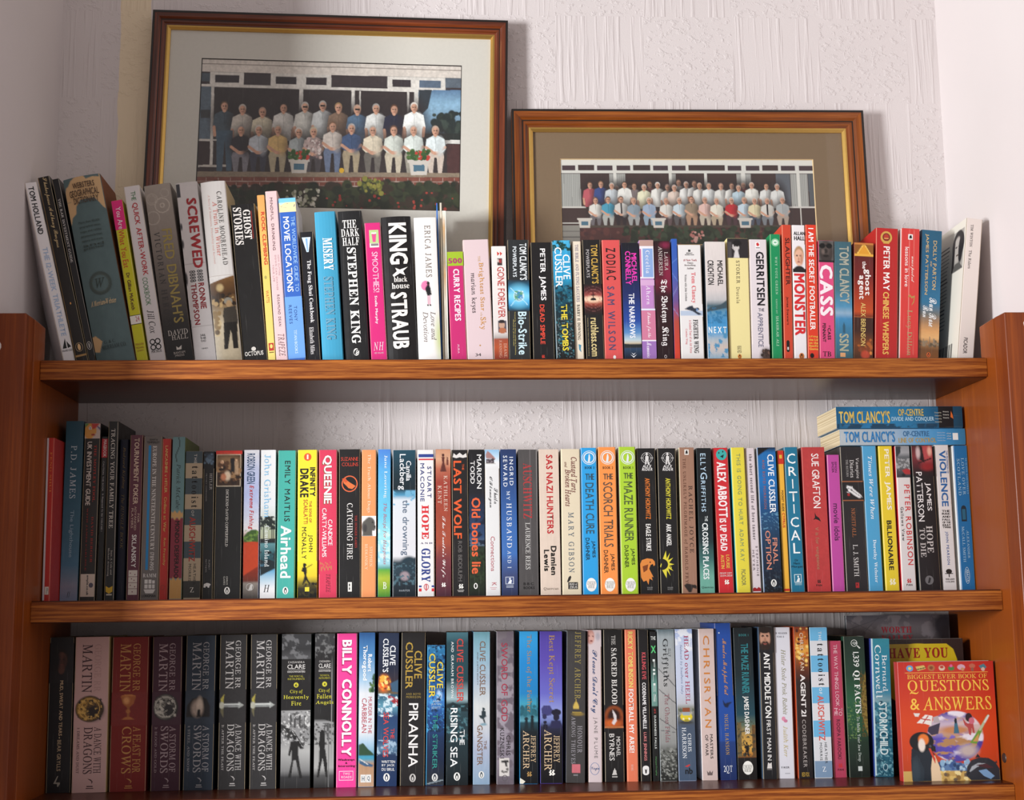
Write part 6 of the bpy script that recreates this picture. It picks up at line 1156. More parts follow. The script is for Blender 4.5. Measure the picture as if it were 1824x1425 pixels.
bk(3, 'C5', (63, 205, 135), (74, 226, 1280), '171516', 'black paperback with a glowing orange archway and white figure',
   [t('THE', 180, 252, .42, .62, 'c8c4c0', 'R'), t('SACRED BLOOD', 276, 706, .4, .68, 'd8d4d0', 'r'), t('MICHAEL', 950, 1098, .6, .8, 'd0ccc8', 's', 'a'), t('BYRNES', 928, 1130, .24, .5, 'd8d4d0', 's', 'a')],
   A=(710, 915, [('r', 0, 1, 710, 915, '171516'), ('e', .5, 790, .46, 70, '9a4a1c', .3), ('r', .05, .95, 790, 880, '8a3c18'), ('e', .5, 795, .34, 58, '2a100c', .5), ('e', .4, 850, .4, 30, 'c05a20', .9), ('r', 0, 1, 872, 884, 'b06a3c'), ('p', [(.42, 745), (.5, 760), (.62, 790), (.64, 830), (.5, 862), (.38, 850), (.5, 815), (.46, 785)], 'd8d0d0'), ('n', .2, 10, 10)]), M=[('e', .5, 1212, 12, 14, 'c8c4c0'), ('p', [(.36, 1238), (.5, 1184), (.62, 1236)], 'c8c4c0'), ('r', .36, .64, 1246, 1256, 'a8a4a0')])
bk(3, 'C5', (225, 308, 135), (244, 331, 1280), 'e07858', 'slim coral paperback with yellow and white condensed capitals',
   [t('RICKY TOMLINSON', 150, 576, .26, .7, 'e8d070', 'b', 'a'), t('FOOTBALL MY ARSE!', 590, 1070, .24, .68, 'f2e8e4', 'b'), t('BOOKS', 1160, 1205, .36, .56, 'e8c0b0', 's', 's')])
bk(3, 'C5', (321, 400, 135), (348, 429, 1278), '171517', 'black slim paperback with pinkish red and white condensed capitals and white badge',
   [t('KILLING EVE', 310, 516, .34, .72, 'c85058', 'b'), t('CODENAME VILLANELLE', 540, 890, .32, .66, 'eceaea', 'b'), t('LUKE JENNINGS', 916, 1130, .28, .62, 'c87878', 'b', 'a')],
   M=[('e', .48, 1185, 24, 18, 'e8e6e4'), ('e', .48, 1220, 24, 18, 'e8e6e4'), ('r', .18, .78, 1185, 1220, 'e8e6e4'), ('p', [(.42, 1225), (.38, 1190), (.5, 1200), (.6, 1188), (.54, 1225)], '2a282a')])
bk(3, 'C5', (415, 460, 150), (443, 490, 1275), '1a1c1c', 'very slim paperback, black with a sea green middle band',
   [h('THE', 186, 214, .1, .92, 'e0e4e0', 's', 't'), h('X', 258, 314, .1, .9, '5ac878', 'b', 't'), t('FILES', 362, 690, .34, .72, 'dce4e0', 'm'), t('#2', 738, 775, .34, .66, 'a83a38', 'b'), t('DARKNESS FALLS', 790, 1040, .34, .66, 'c8ccc8', 'b'), t('HarperTrophy', 1100, 1242, .36, .6, '5a9a5c', 's', 's')],
   A=[('g', [(150, '16181a'), (380, '1c2220'), (480, '4a6a64'), (560, '6a9a90'), (700, '6a9088'), (716, '6a9088'), (720, '171818'), (1275, '141615')])])
bk(3, 'C5', (470, 598, 132), (498, 626, 1275), '9a9c9c', 'misty grey paperback with wire fence lines and dark grass at the foot',
   [t('ELLY', 280, 342, .62, .76, '3a3c3e', 'R', 'a'), t('Griffiths', 205, 570, .22, .62, '26282a', 'R', 'a'), t('The Ghost Fields', 626, 992, .34, .62, '8a5a60', 'R')],
   A=[('g', [(132, '5a6e76'), (190, '9aa4a8'), (500, 'a8a8a8'), (800, '9e9e9c'), (1000, '8c8e8c'), (1060, '5a5c58'), (1200, '2c2e2c'), (1275, '242624')]), ('s', 0, 1, 1040, 1270, ['3a3c38', '6a6c66', '8a8c86', '222422'], 70, 9), ('l', 0, 430, 1, 570, 2.5, '4a4c4e'), ('l', 0, 590, 1, 700, 2.5, '4a4c4e'), ('l', 0, 810, 1, 900, 2.5, '4a4c4e'), ('l', 0, 900, 1, 920, 2, '5a5c5e'), ('nb', 0, 1, 1040, 1275, '9a9c98', 8, .66), ('n', .12, 6, 80)], sl='6a7a80')
bk(3, 'C5', (604, 732, 130), (635, 772, 1272), 'b4c2e0', 'pale blue paperback with a little yellow car and slate foot',
   [t('HEAD over HEEL', 180, 702, .52, .76, 'a82c4c', 'R'), t('Seduced by Southern Italy', 250, 628, .24, .4, '5a6a90', 'i', 's'), t('CHRIS', 926, 1062, .56, .76, 'e4e8ec', 'R', 'a'), t('HARRISON', 880, 1112, .24, .48, 'e4e8ec', 'R', 'a'), h('nb', 1182, 1230, .36, .78, '16181c', 'b')],
   A=[('g', [(130, '9ab0dc'), (250, 'c4cee4'), (600, 'c0c8dc'), (700, 'b8bcc4'), (730, '8a8c84'), (850, '4a525c'), (870, '465468'), (1272, '44556c')]), ('nb', 0, 1, 130, 300, 'e4e8f0', 40, .55), ('s', 0, 1, 730, 800, ['5a6050', '8a8c84', 'a8a49a'], 20, 12), ('r', .3, .72, 728, 762, '8a4a2c'), ('e', .52, 800, .34, 34, 'd8c42c', .1), ('r', .3, .74, 762, 790, '9aa8b0'), ('e', .34, 815, .05, 7, 'e8e8e0'), ('e', .7, 815, .05, 7, 'e8e8e0'), ('r', .4, .64, 822, 830, '6a6428'), ('e', .5, 842, .4, 10, '3a3c3c', .5)], M=[('p', [(.34, 1172), (.62, 1156), (.66, 1164), (.5, 1178)], 'c03a3c')], sl='c8d4e0')
bk(3, 'C5', (788, 895, 128), (814, 935, 1278), 'cdb8b2', 'pinkish beige paperback with wide orange capitals and white edge',
   [t('CHRIS', 180, 550, .26, .66, 'c87c34', 's2', 'a'), t('RYAN', 570, 882, .26, .66, 'c87c34', 's2', 'a'), t('MASTERS', 932, 1116, .54, .72, '2a2422', 's'), t('OF WAR', 936, 1094, .22, .42, '2a2422', 's')],
   A=[('n', .05, 30, 30)], M=[('p', [(.32, 1240), (.28, 1205), (.4, 1222), (.48, 1204), (.56, 1222), (.68, 1205), (.64, 1240)], '6a5c5a')], sl='ecebea')
bk(3, 'C5', (905, 1025, 85), (948, 1080, 1268), '1e4a9c', 'tall royal blue paperback with orange handwriting and a dark bird',
   [t('Murder Mapped Out', 206, 636, .34, .68, 'c88c50', 'w'), t('NIGEL HANSON', 780, 1086, .38, .6, 'b8944c', 'R1', 'a'), h('2QT', 1166, 1226, .22, .74, 'dce0e8', 'R')],
   A=(640, 1268, [('g', [(640, '1e4a9c'), (980, '1e4896'), (990, '1c3a78'), (1268, '1a2c5c')]), ('p', [(.32, 668), (.46, 700), (.56, 694), (.9, 686), (.7, 710), (.62, 732), (.44, 726), (.36, 706)], '14203c')]), M=[('e', .26, 160, 6, 6, 'c0ccdc')])
bk(3, 'C6', (66, 205, 158), (104, 245, 1268), '14252b', 'dark paperback with teal title and an orange-lit running figure',
   [h('BOOK 1', 204, 222, .28, .78, '3a8c90', 's1'), t('THE MAZE RUNNER', 276, 646, .36, .74, '2c8088', 'b'), t('JAMES DASHNER', 666, 946, .36, .68, 'e8e8e4', 'b', 'a'), h('CHICKEN', 1168, 1194, .28, .74, '2a2622', 'i'), h('HOUSE', 1196, 1220, .32, .7, '2a2622', 'i')],
   A=[('g', [(158, '10181c'), (500, '14252b'), (800, '1c4450'), (880, '5a6a58'), (960, 'b89048'), (1040, 'd8a84c'), (1090, 'b87c30'), (1112, '7a4c20'), (1118, '141212'), (1268, '141212')]), ('r', .0, .25, 860, 1110, '6a5a38'), ('r', .8, 1, 880, 1110, '6a4c28'), ('nb', 0, 1, 850, 1110, '3a3a2c', 14, .6), ('e', .5, 1010, .05, 10, '141010'), ('p', [(.4, 1025), (.58, 1022), (.6, 1060), (.62, 1105), (.54, 1105), (.5, 1070), (.46, 1102), (.38, 1098), (.44, 1050), (.36, 1045)], '141010')], M=[('e', .52, 1190, 38, 50, 'efede6')])
bk(3, 'C6', (253, 358, 152), (288, 395, 1270), '1b1b1e', 'black paperback topped by a bearded man portrait, blue-grey edge',
   [t('ANT MIDDLETON', 344, 826, .28, .7, 'ecebe8', 'b', 'a'), t('FIRST MAN IN', 842, 1136, .34, .62, 'e0dedc', 's')],
   A=(152, 345, [('r', 0, 1, 152, 345, '221e1e'), ('e', .42, 235, .46, 100, '2a1e18', .1), ('e', .42, 235, .36, 70, 'c09078', .2), ('e', .42, 175, .4, 26, '241812', .2), ('e', .42, 290, .3, 34, '2c1e18', .3), ('e', .26, 220, .1, 7, '2c1c16'), ('e', .58, 220, .1, 7, '2c1c16'), ('e', .42, 248, .07, 18, 'a87860', .5), ('e', .42, 278, .14, 6, '8a4a40'), ('r', 0, 1, 325, 345, '1b1b1e')]), M=[('p', [(.28, 1195), (.36, 1150), (.48, 1160), (.6, 1150), (.62, 1195)], 'd8d4d0'), ('r', .28, .62, 1200, 1205, '8a8684')], sl='4a5f78')
bk(3, 'C6', (361, 485, 155), (400, 522, 1265), 'd8d8e0', 'lavender white paperback with gold italic title and small pink bow',
   [h('IR READER', 192, 206, .1, .8, '8a8a90', 's1'), h('YEAR 8', 218, 232, .16, .6, '8a8a90', 's1'), t('Hitler Stole Pink Rabbit', 320, 802, .4, .66, '8a865c', 'i'), t('Judith Kerr', 886, 1110, .38, .64, 'c0b070', 'i', 'a'), h('F/KER', 1180, 1194, .2, .66, '4a4a50', 's1')],
   M=[('e', .42, 832, 14, 16, 'd890a8'), ('e', .54, 848, 14, 12, 'c87a98'), ('r', .4, .7, 1228, 1234, 'a8a8b0')])
bk(3, 'C6', (517, 612, 150), (548, 660, 1262), '241c1c', 'dark paperback with fiery orange street picture at the head',
   [t('CHRIS RYAN', 196, 476, .36, .62, 'e0ccb4', 's1', 'a'), t('AGENT', 506, 750, .32, .66, 'e8e4e2', 'b'), t('21', 765, 815, .32, .66, 'e8e4e2', 'b'), t('CODEBREAKER', 838, 1186, .34, .6, 'a8a09c', 's1'), h('RED FOX', 1222, 1254, .2, .72, 'b0903c', 'b')],
   A=[('g', [(150, '7a2c14'), (250, 'c06a20'), (330, 'e0a040'), (400, '8a4a1c'), (480, '5a2a18'), (560, '2a1c1a'), (1262, '1c1819')]), ('s', 0, 1, 160, 460, ['e8b050', '8a3a18', 'f0cc70', '4a1c10', 'c8641f'], 40, 10), ('n', .15, 10, 20)], sl='c8542c')
bk(3, 'C6', (628, 752, 155), (668, 800, 1260), 'd0d4d8', 'striped paperback in sky blue and white',
   [t('THE', 186, 256, .5, .66, 'eceef0', 's2'), t('tattooist', 276, 588, .4, .78, '1a1c20', 'r2'), t('OF', 606, 650, .42, .58, 'eceef0', 's2'), t('AUSCHWITZ', 662, 992, .3, .66, 'cc5a50', 'b'), t('HEATHER', 1006, 1158, .6, .74, '2c3238', 's1', 'a'), t('MORRIS', 1008, 1136, .32, .46, '2c3238', 's1', 'a'), h('Z', 1182, 1218, .44, .64, 'e4e8ec', 'R')],
   M=stripes([155, 255, 365, 488, 600, 718, 845, 965, 1140, 1260], '6ab0d8', 'd4d6da', '7a94b0'), sl='8ab0c8')
bk(3, 'C6', (762, 860, 255), (808, 905, 1250), 'b03c58', 'short raspberry paperback with uneven pale hand-drawn capitals',
   [t('THE WAY THINGS LOOK', 282, 740, .38, .66, 'dcb0b8', 's'), t('TO', 752, 810, .58, .84, 'dcb0b8', 's'), t('ME', 752, 808, .24, .5, 'dcb0b8', 's'), t('ROOPA FAROOKI', 836, 1126, .36, .62, '5a1c30', 's', 'a'), h('PAN', 1196, 1210, .3, .74, '6a1c2c', 'b')], M=pan(.5, 1172, 16, 'c83034'))
bk(3, 'C6', (875, 1030, 222), (926, 1075, 1245), '1f4030', 'dark green paperback with white serif title beside a scaly tan curve',
   [t('1,339 QI FACTS', 338, 792, .36, .7, 'e8ece8', 'r'), t('To Make Your Jaw Drop', 816, 1142, .42, .6, 'c8d4cc', 'R'), h('QI', 262, 284, .42, .62, 'd8dcd8', 'b')],
   A=[('g', [(222, '16281f'), (500, '1c3c2c'), (700, '24583a'), (900, '1f4c30'), (1000, '183224'), (1245, '121c18')]), ('p', [(1, 480), (.84, 560), (.72, 680), (.74, 800), (.86, 900), (1, 960)], '8a7434'), ('nb', .7, 1, 480, 960, '5a4a20', 10, .5), ('nb', 0, .6, 700, 1000, '6a8a4a', 9, .66, 21)], M=[('o', .5, 272, 24, 26, 4, 'd8dcd8'), ('p', [(.62, 292), (.66, 288), (.8, 308), (.74, 314)], 'd8dcd8'), ('r', .42, .62, 1178, 1212, 'c8d0cc')])
bk(3, 'C6', (1073, 1220, 238), (1118, 1243, 1245), '2a7894', 'teal sea-coloured paperback with white lettering and purple-blue side',
   [t('Bernard', 358, 634, .56, .84, 'e8f0f2', 'R', 'a'), t('Cornwell', 286, 682, .18, .52, 'e8f0f2', 'R', 'a'), t('STORMCHILD', 710, 1096, .3, .74, 'dcecec', 'b')],
   A=[('g', [(238, '2c8494'), (400, '2a84a0'), (640, '4a90ac'), (700, '88aab4'), (720, '3a7e94'), (900, '2f7288'), (1245, '2a5c70')]), ('nb', 0, 1, 700, 1245, '7ab0bc', 16, .58), ('nb', 0, 1, 700, 1245, '1c4c60', 20, .6, 8), ('r', 0, .06, 238, 1245, 'cfe4ec'), ('n', .1, 30, 8)], M=[('o', .56, 1186, 18, 26, 4, 'c0d8e0')], sl='34408a')

# collect every letter shape once, while the scene is still small
for row in (1, 2, 3):
    for b in BOOKS[row]:
        for tt in b['T']:
            for ch in tt[1]:
                if ch != ' ': glyph(ch, tt[7][0])
for ch, st_ in [(c_, 'R') for c_ in 'BIGESTVROKFQUN&AW'] + [(c_, 'q') for c_ in 'HAVEYOUWRTLEY']:
    glyph(ch, st_)

# ------------------------------------------------------------------ stand the rows of books up
def solve(b, row, dy):
    Y = ROWY[row] + dy
    zs = ZT[row]
    TL, TR = atY(b['tl'], b['ty'], Y), atY(b['tr'], b['ty'], Y)
    BL, BR = atY(b['bl'], b['by'], Y), atY(b['br'], b['by'], Y)
    sl = (TL[0] - BL[0]) / (TL[2] - BL[2]); sr = (TR[0] - BR[0]) / (TR[2] - BR[2])
    m_ = (sl + sr) / 2
    a = math.atan(m_)
    wh = ((TR[0] - TL[0]) + (BR[0] - BL[0])) / 2
    zmid = (TL[2] + BL[2]) / 2
    xmid = (TL[0] + TR[0] + BL[0] + BR[0]) / 4
    b['Y'] = Y; b['m'] = m_; b['a'] = a; b['w'] = wh * math.cos(a); b['xb'] = xmid - m_ * (zmid - zs)
    b['zt'] = (TL[2] + TR[2]) / 2 - zs
    b['zv'] = max(0.0, (BL[2] + BR[2]) / 2 - zs)
    b['w'] = max(b['w'], 0.0032)
def edges(b, z):
    hw = b['w'] / 2 / math.cos(b['a'])
    x = b['xb'] + b['m'] * z
    return x - hw, x + hw

for row in (1, 2, 3):
    L = BOOKS[row]
    for b in L:
        solve(b, row, b['dy'])
    for i, b in enumerate(L):            # books with a showing side stand a little proud of their neighbour
        if b['sl'] and i and b['tl'] > 850 and b['dy'] == 0:
            g = np.mean([edges(b, z)[0] - edges(L[i - 1], z)[1] for z in (0, .15)])
            if g > 0.0012:
                dlt = min(0.003, g * (b['Y'] - C[1]) / (b['xb'] - C[0]))
                solve(b, row, -dlt)
        if b['sr'] and i + 1 < len(L) and b['tr'] < 700 and b['dy'] == 0:
            g = np.mean([edges(L[i + 1], z)[0] - edges(b, z)[1] for z in (0, .15)])
            if g > 0.0012:
                dlt = min(0.003, g * (b['Y'] - C[1]) / (C[0] - b['xb']))
                solve(b, row, -dlt)
    for it in range(6):
        for i in range(len(L) - 1):
            p, q = L[i], L[i + 1]
            zt = min(p['zt'], q['zt'])
            g = min(edges(q, z)[0] - edges(p, z)[1] for z in (0.0, zt)) - 0.00045
            if g < 0:
                k = -g / 2
                p['w'] -= k; p['xb'] -= k / 2
                q['w'] -= k; q['xb'] += k / 2
    # keep inside the side panels
    e0 = min(edges(L[0], z)[0] for z in (0, L[0]['zt']))
    if row > 1 and e0 < -WI + 0.0005:
        k = -WI + 0.0005 - e0
        L[0]['w'] -= k; L[0]['xb'] += k / 2
    e1 = max(edges(L[-1], z)[1] for z in (0, L[-1]['zt']))
    if row > 1 and e1 > WI - 0.0005:
        k = e1 - WI + 0.0005
        L[-1]['w'] -= k; L[-1]['xb'] -= k / 2
    for b in L:
        a, w = b['a'], max(b['w'], 0.0015)
        sa = abs(math.sin(a))
        hh = (b['zt'] - w / 2 * sa) / math.cos(a)
        lim = YB - 0.0015 - (0.0365 if row == 1 else 0.0)
        D = b['D'] or (0.118 if b['hard'] else 0.110)
        D = min(D, lim - b['Y'])
        lift = w / 2 * sa
        nm = 'hardback_book' if b['hard'] else ('booklet' if w < 0.0065 and not b['T'] else 'paperback_book')
        root = empty(nm, (b['xb'] + b['m'] * lift, b['Y'], ZT[row] + lift + 0.0001), (0, a, 0))
        if row == 1 and b is L[0]:       # the end book is also turned on its foot
            root.rotation_euler = (Matrix.Rotation(math.radians(20), 3, 'Z') @ Matrix.Rotation(a, 3, 'Y')).to_euler()
        tag(root, b['label'], 'booklet' if nm == 'booklet' else 'book', ROWN[row])
        b['root'], b['hh'], b['Dd'] = root, hh, D
        build_book(nm, root, w, hh, D, b)

def face_decal(name, root, w, D, hh, side, spec, res=0.0011, texts=(), base='fff', asp=1.0, y_range=(0, 1)):
    """picture on a board; u runs across the board as seen from outside, y in picture units top to bottom"""
    y0, y1 = y_range
    def place(u, y, off):
        v = (y - y0) / (y1 - y0)
        if side < 0: return np.stack([np.zeros_like(u) - w / 2 - off, (1 - u) * D, (1 - v) * hh], -1)
        return np.stack([np.zeros_like(u) + w / 2 + off, u * D, (1 - v) * hh], -1)
    if spec:
        nu, nv = int(D / res), int(hh / res)
        Yg, Ug = np.meshgrid(np.linspace(y0, y1, nv + 1), np.linspace(0, 1, nu + 1), indexing='ij')
        P = place(Ug.ravel(), Yg.ravel(), 0.0001)
        tri_obj(name, P, grid_quads(nu, nv), paint(Ug, Yg, spec, base, asp).reshape(-1, 3), M_GLOSS, root)
    VV, TT, CC, k = [], [], [], 0
    for s, ya, yb, u0, u1, c, f in texts:
        Lx, Tr = layout(s, f)
        P = place(u0 + Lx[:, 0] * (u1 - u0), yb - Lx[:, 1] * (yb - ya), 0.00025 + Lx[:, 2])
        VV.append(P); TT.append(Tr + k); CC.append(np.tile(lin(c), (len(P), 1))); k += len(P)
    if VV:
        tri_obj('title_lettering', np.concatenate(VV), np.concatenate(TT), np.concatenate(CC), M_INK, root)

# back cover of the leaning off-white paperback: portrait, blurb lines and bar code
rb = BOOKS[1][-1]
ops = [('r', 0, 1, 0, 1000, 'e2ddd0'), ('r', .62, .96, 60, 345, 'a8a49c'), ('e', .78, 160, .19, 105, '1c1a1c', .1), ('e', .76, 190, .12, 90, 'b8b0a8', .2), ('r', .6, .68, 120, 340, '2a2626'), ('e', .86, 200, .07, 100, '1c1a1c', .3), ('e', .72, 170, .035, 6, '1c1818'), ('e', .82, 170, .035, 6, '1c1818'), ('e', .77, 232, .05, 6, '5a5048'), ('p', [(.62, 345), (.7, 290), (.84, 290), (.96, 345)], '5a5854'),
       ('r', .04, .98, 826, 829, '4a4848')]
rs_ = random.Random(4)
ops += [('r', .06 + .02 * (i % 2), .5 - .06 * rs_.random(), 130 + 28 * i, 137 + 28 * i, '4a4a48') for i in range(22)]
x = .1
while x < .8:
    ww = rs_.choice((.01, .016, .024)); ops.append(('r', x, x + ww, 860, 980, '242224')); x += ww + rs_.choice((.012, .02))
face_decal('back_cover_print', rb['root'], max(rb['w'], .002), rb['Dd'], rb['hh'], -1, ops, 0.0011, base='e2ddd0', asp=560, y_range=(0, 1000))

# ------------------------------------------------------------------ two books lying on the middle row
def lying(px, zbase, thick, label, c, T, A, M, c0, c1, dy):
    x0, x1, py = px
    Y = ROWY[2] + dy
    X0, X1 = atY(x0, py, Y)[0], atY(x1, py, Y)[0]
    hgt = X1 - X0
    root = empty('paperback_book', (X1, Y, zbase + thick / 2), (0, -math.pi / 2, 0))
    tag(root, label, 'book', 'books lying flat on the middle row')
    build_book('book', root, thick, hgt, 0.097, dict(hard=False, bulge=.0006, gloss=True, col=c, sl=None, sr=None, A=A, T=T, M=M, c0=c0, c1=c1, pxw=(c1 - c0) * thick / hgt))
    return root
sup = [b for b in BOOKS[2][-7:] if b['zt'] > 0.19]
ztop = max(b['hh'] * math.cos(b['a']) + b['w'] * abs(math.sin(b['a'])) for b in sup) + ZT[2] + 0.0003
cx, cy, cs = CROP['B7']
def thick_of(ya, yb, x, Y):
    return abs(atY(cx + x / cs, cy + ya / cs, Y)[2] - atY(cx + x / cs, cy + yb / cs, Y)[2])
t2 = thick_of(238, 347, 650, ROWY[2]); t1 = thick_of(84, 230, 650, ROWY[2])
lying((cx + 248 / cs, cx + 1085 / cs, cy + 290 / cs), ztop, t2, 'pale blue-grey paperback lying flat with blue and gold capitals, under another',
      '7aa0c0', [t("TOM CLANCY'S", 275, 612, .18, .86, '2a78b4', 'b', 'a'), t('OP-CENTRE', 668, 842, .52, .86, '3a6c98', 'b'), t('LINE OF CONTROL', 636, 888, .14, .44, 'b09858', 'b')] + [t('Created by Clancy', 896 + i * 0, 950, .7 - i * .16, .78 - i * .16, 'd0dce4', 's', 's') for i in range(4)] + [t('and Pieczenik', 960, 990, .66 - i * .16, .74 - i * .16, 'd0dce4', 's', 's') for i in range(3)],
      [('g', [(240, 'b4bcc0'), (420, 'a8b4bc'), (600, '9ab0c4'), (800, '5a9ccc'), (950, '3a8ac0'), (1090, '2f7098')]), ('n', .06, 60, 30)], [('r', .3, .72, 1000, 1036, 'e4e6e4')], 248, 1085, 0.0)
lying((cx + 224 / cs, cx + 1065 / cs, cy + 160 / cs), ztop + t2 + 0.0004, t1, 'bright blue paperback lying flat on top with gold capitals and black end',
      '1c6c9c', [t("TOM CLANCY'S", 240, 580, .24, .8, 'd8b85c', 'b', 'a'), t('OP-CENTRE', 636, 806, .56, .88, 'd0b45c', 'b'), t('DIVIDE AND CONQUER', 590, 874, .3, .52, 'a8cce0', 'b')] + [t('Created by', 880, 925, .66 - i * .14, .74 - i * .14, 'c8c8b8', 's', 's') for i in range(4)] + [t('Written by', 935, 975, .7 - i * .14, .78 - i * .14, 'd8d8d0', 's', 's') for i in range(3)],
      [('g', [(220, '16587c'), (350, '1c6c9c'), (600, '2078a8'), (750, '1c6c98'), (880, '185a80'), (1070, '143c50')]), ('r', 0, 1, 905, 1005, '14181c'), ('n', .1, 60, 30), ('nb', 0, .2, 220, 900, '0c3c58', 60, .5)], [('p', [(.5, 985), (.78, 990), (.6, 1000), (.42, 1004)], 'd0682c')], 224, 1065, -0.002)

# ------------------------------------------------------------------ books standing face-on at the end of the bottom shelf
cx, cy, cs = CROP['C7']
def facing(name, TLp, TRp, BRp, Y, thick, label, c, hard, spec, texts, yr, ur, base, rect=None, lean=0.0, zfix=True):
    A_, B_, D_ = atY(cx + TLp[0] / cs, cy + TLp[1] / cs, Y), atY(cx + TRp[0] / cs, cy + TRp[1] / cs, Y), atY(cx + BRp[0] / cs, cy + BRp[1] / cs, Y)
    wd = B_[0] - A_[0]
    hgt = (A_[2] + B_[2]) / 2 - ZT[3]
    root = empty(name, (A_[0], Y + thick / 2, ZT[3] + 0.0001), (0, 0, 0))
    root.rotation_euler = Matrix.Rotation(-math.pi / 2, 3, 'Z').to_euler()
    tag(root, label, 'book', 'books standing face-on')
    build_book(name, root, thick, hgt, wd, dict(hard=hard, bulge=.0006, gloss=True, col=c, sl=None, sr=None, A=None, T=(), M=(), c0=0, c1=1, pxw=10))
    def uu(x): return (x - ur[0]) / (ur[1] - ur[0])
    sp = []
    for o in spec: sp.append(o)
    face_decal('front_cover_print', root, thick, wd, hgt, 1, sp, 0.0007, [(s, a, b, uu(x0), uu(x1), cc, f) for s, a, b, x0, x1, cc, f in texts], base, ur[1] - ur[0], yr)
    return root
U0, U1 = 490, 1222
def u_(x): return (x - U0) / (U1 - U0)
def px_ops(ops):
    """paint list written in crop pixels -> u"""
    r = []
    W_ = U1 - U0
    for o in ops:
        k = o[0]
        if k == 'E': r.append(('e', u_(o[1]), o[2], o[3] / W_, o[4], o[5]) + tuple(o[6:]))
        elif k == 'G': r.append(('globe', u_(o[1]), o[2], o[3] / W_, o[4]))
        elif k == 'P': r.append(('p', [(u_(a), b) for a, b in o[1]], o[2]))
        elif k == 'L': r.append(('l', u_(o[1]), o[2], u_(o[3]), o[4], o[5], o[6]))
        elif k == 'R': r.append(('r', u_(o[1]), u_(o[2]), o[3], o[4], o[5]))
        elif k == 'NB': r.append(('nb', u_(o[1]), u_(o[2]), o[3], o[4]) + tuple(o[5:]))
        elif k == 'S': r.append(('s', u_(o[1]), u_(o[2]), o[3], o[4]) + tuple(o[5:]))
        else: r.append(o)
    return r
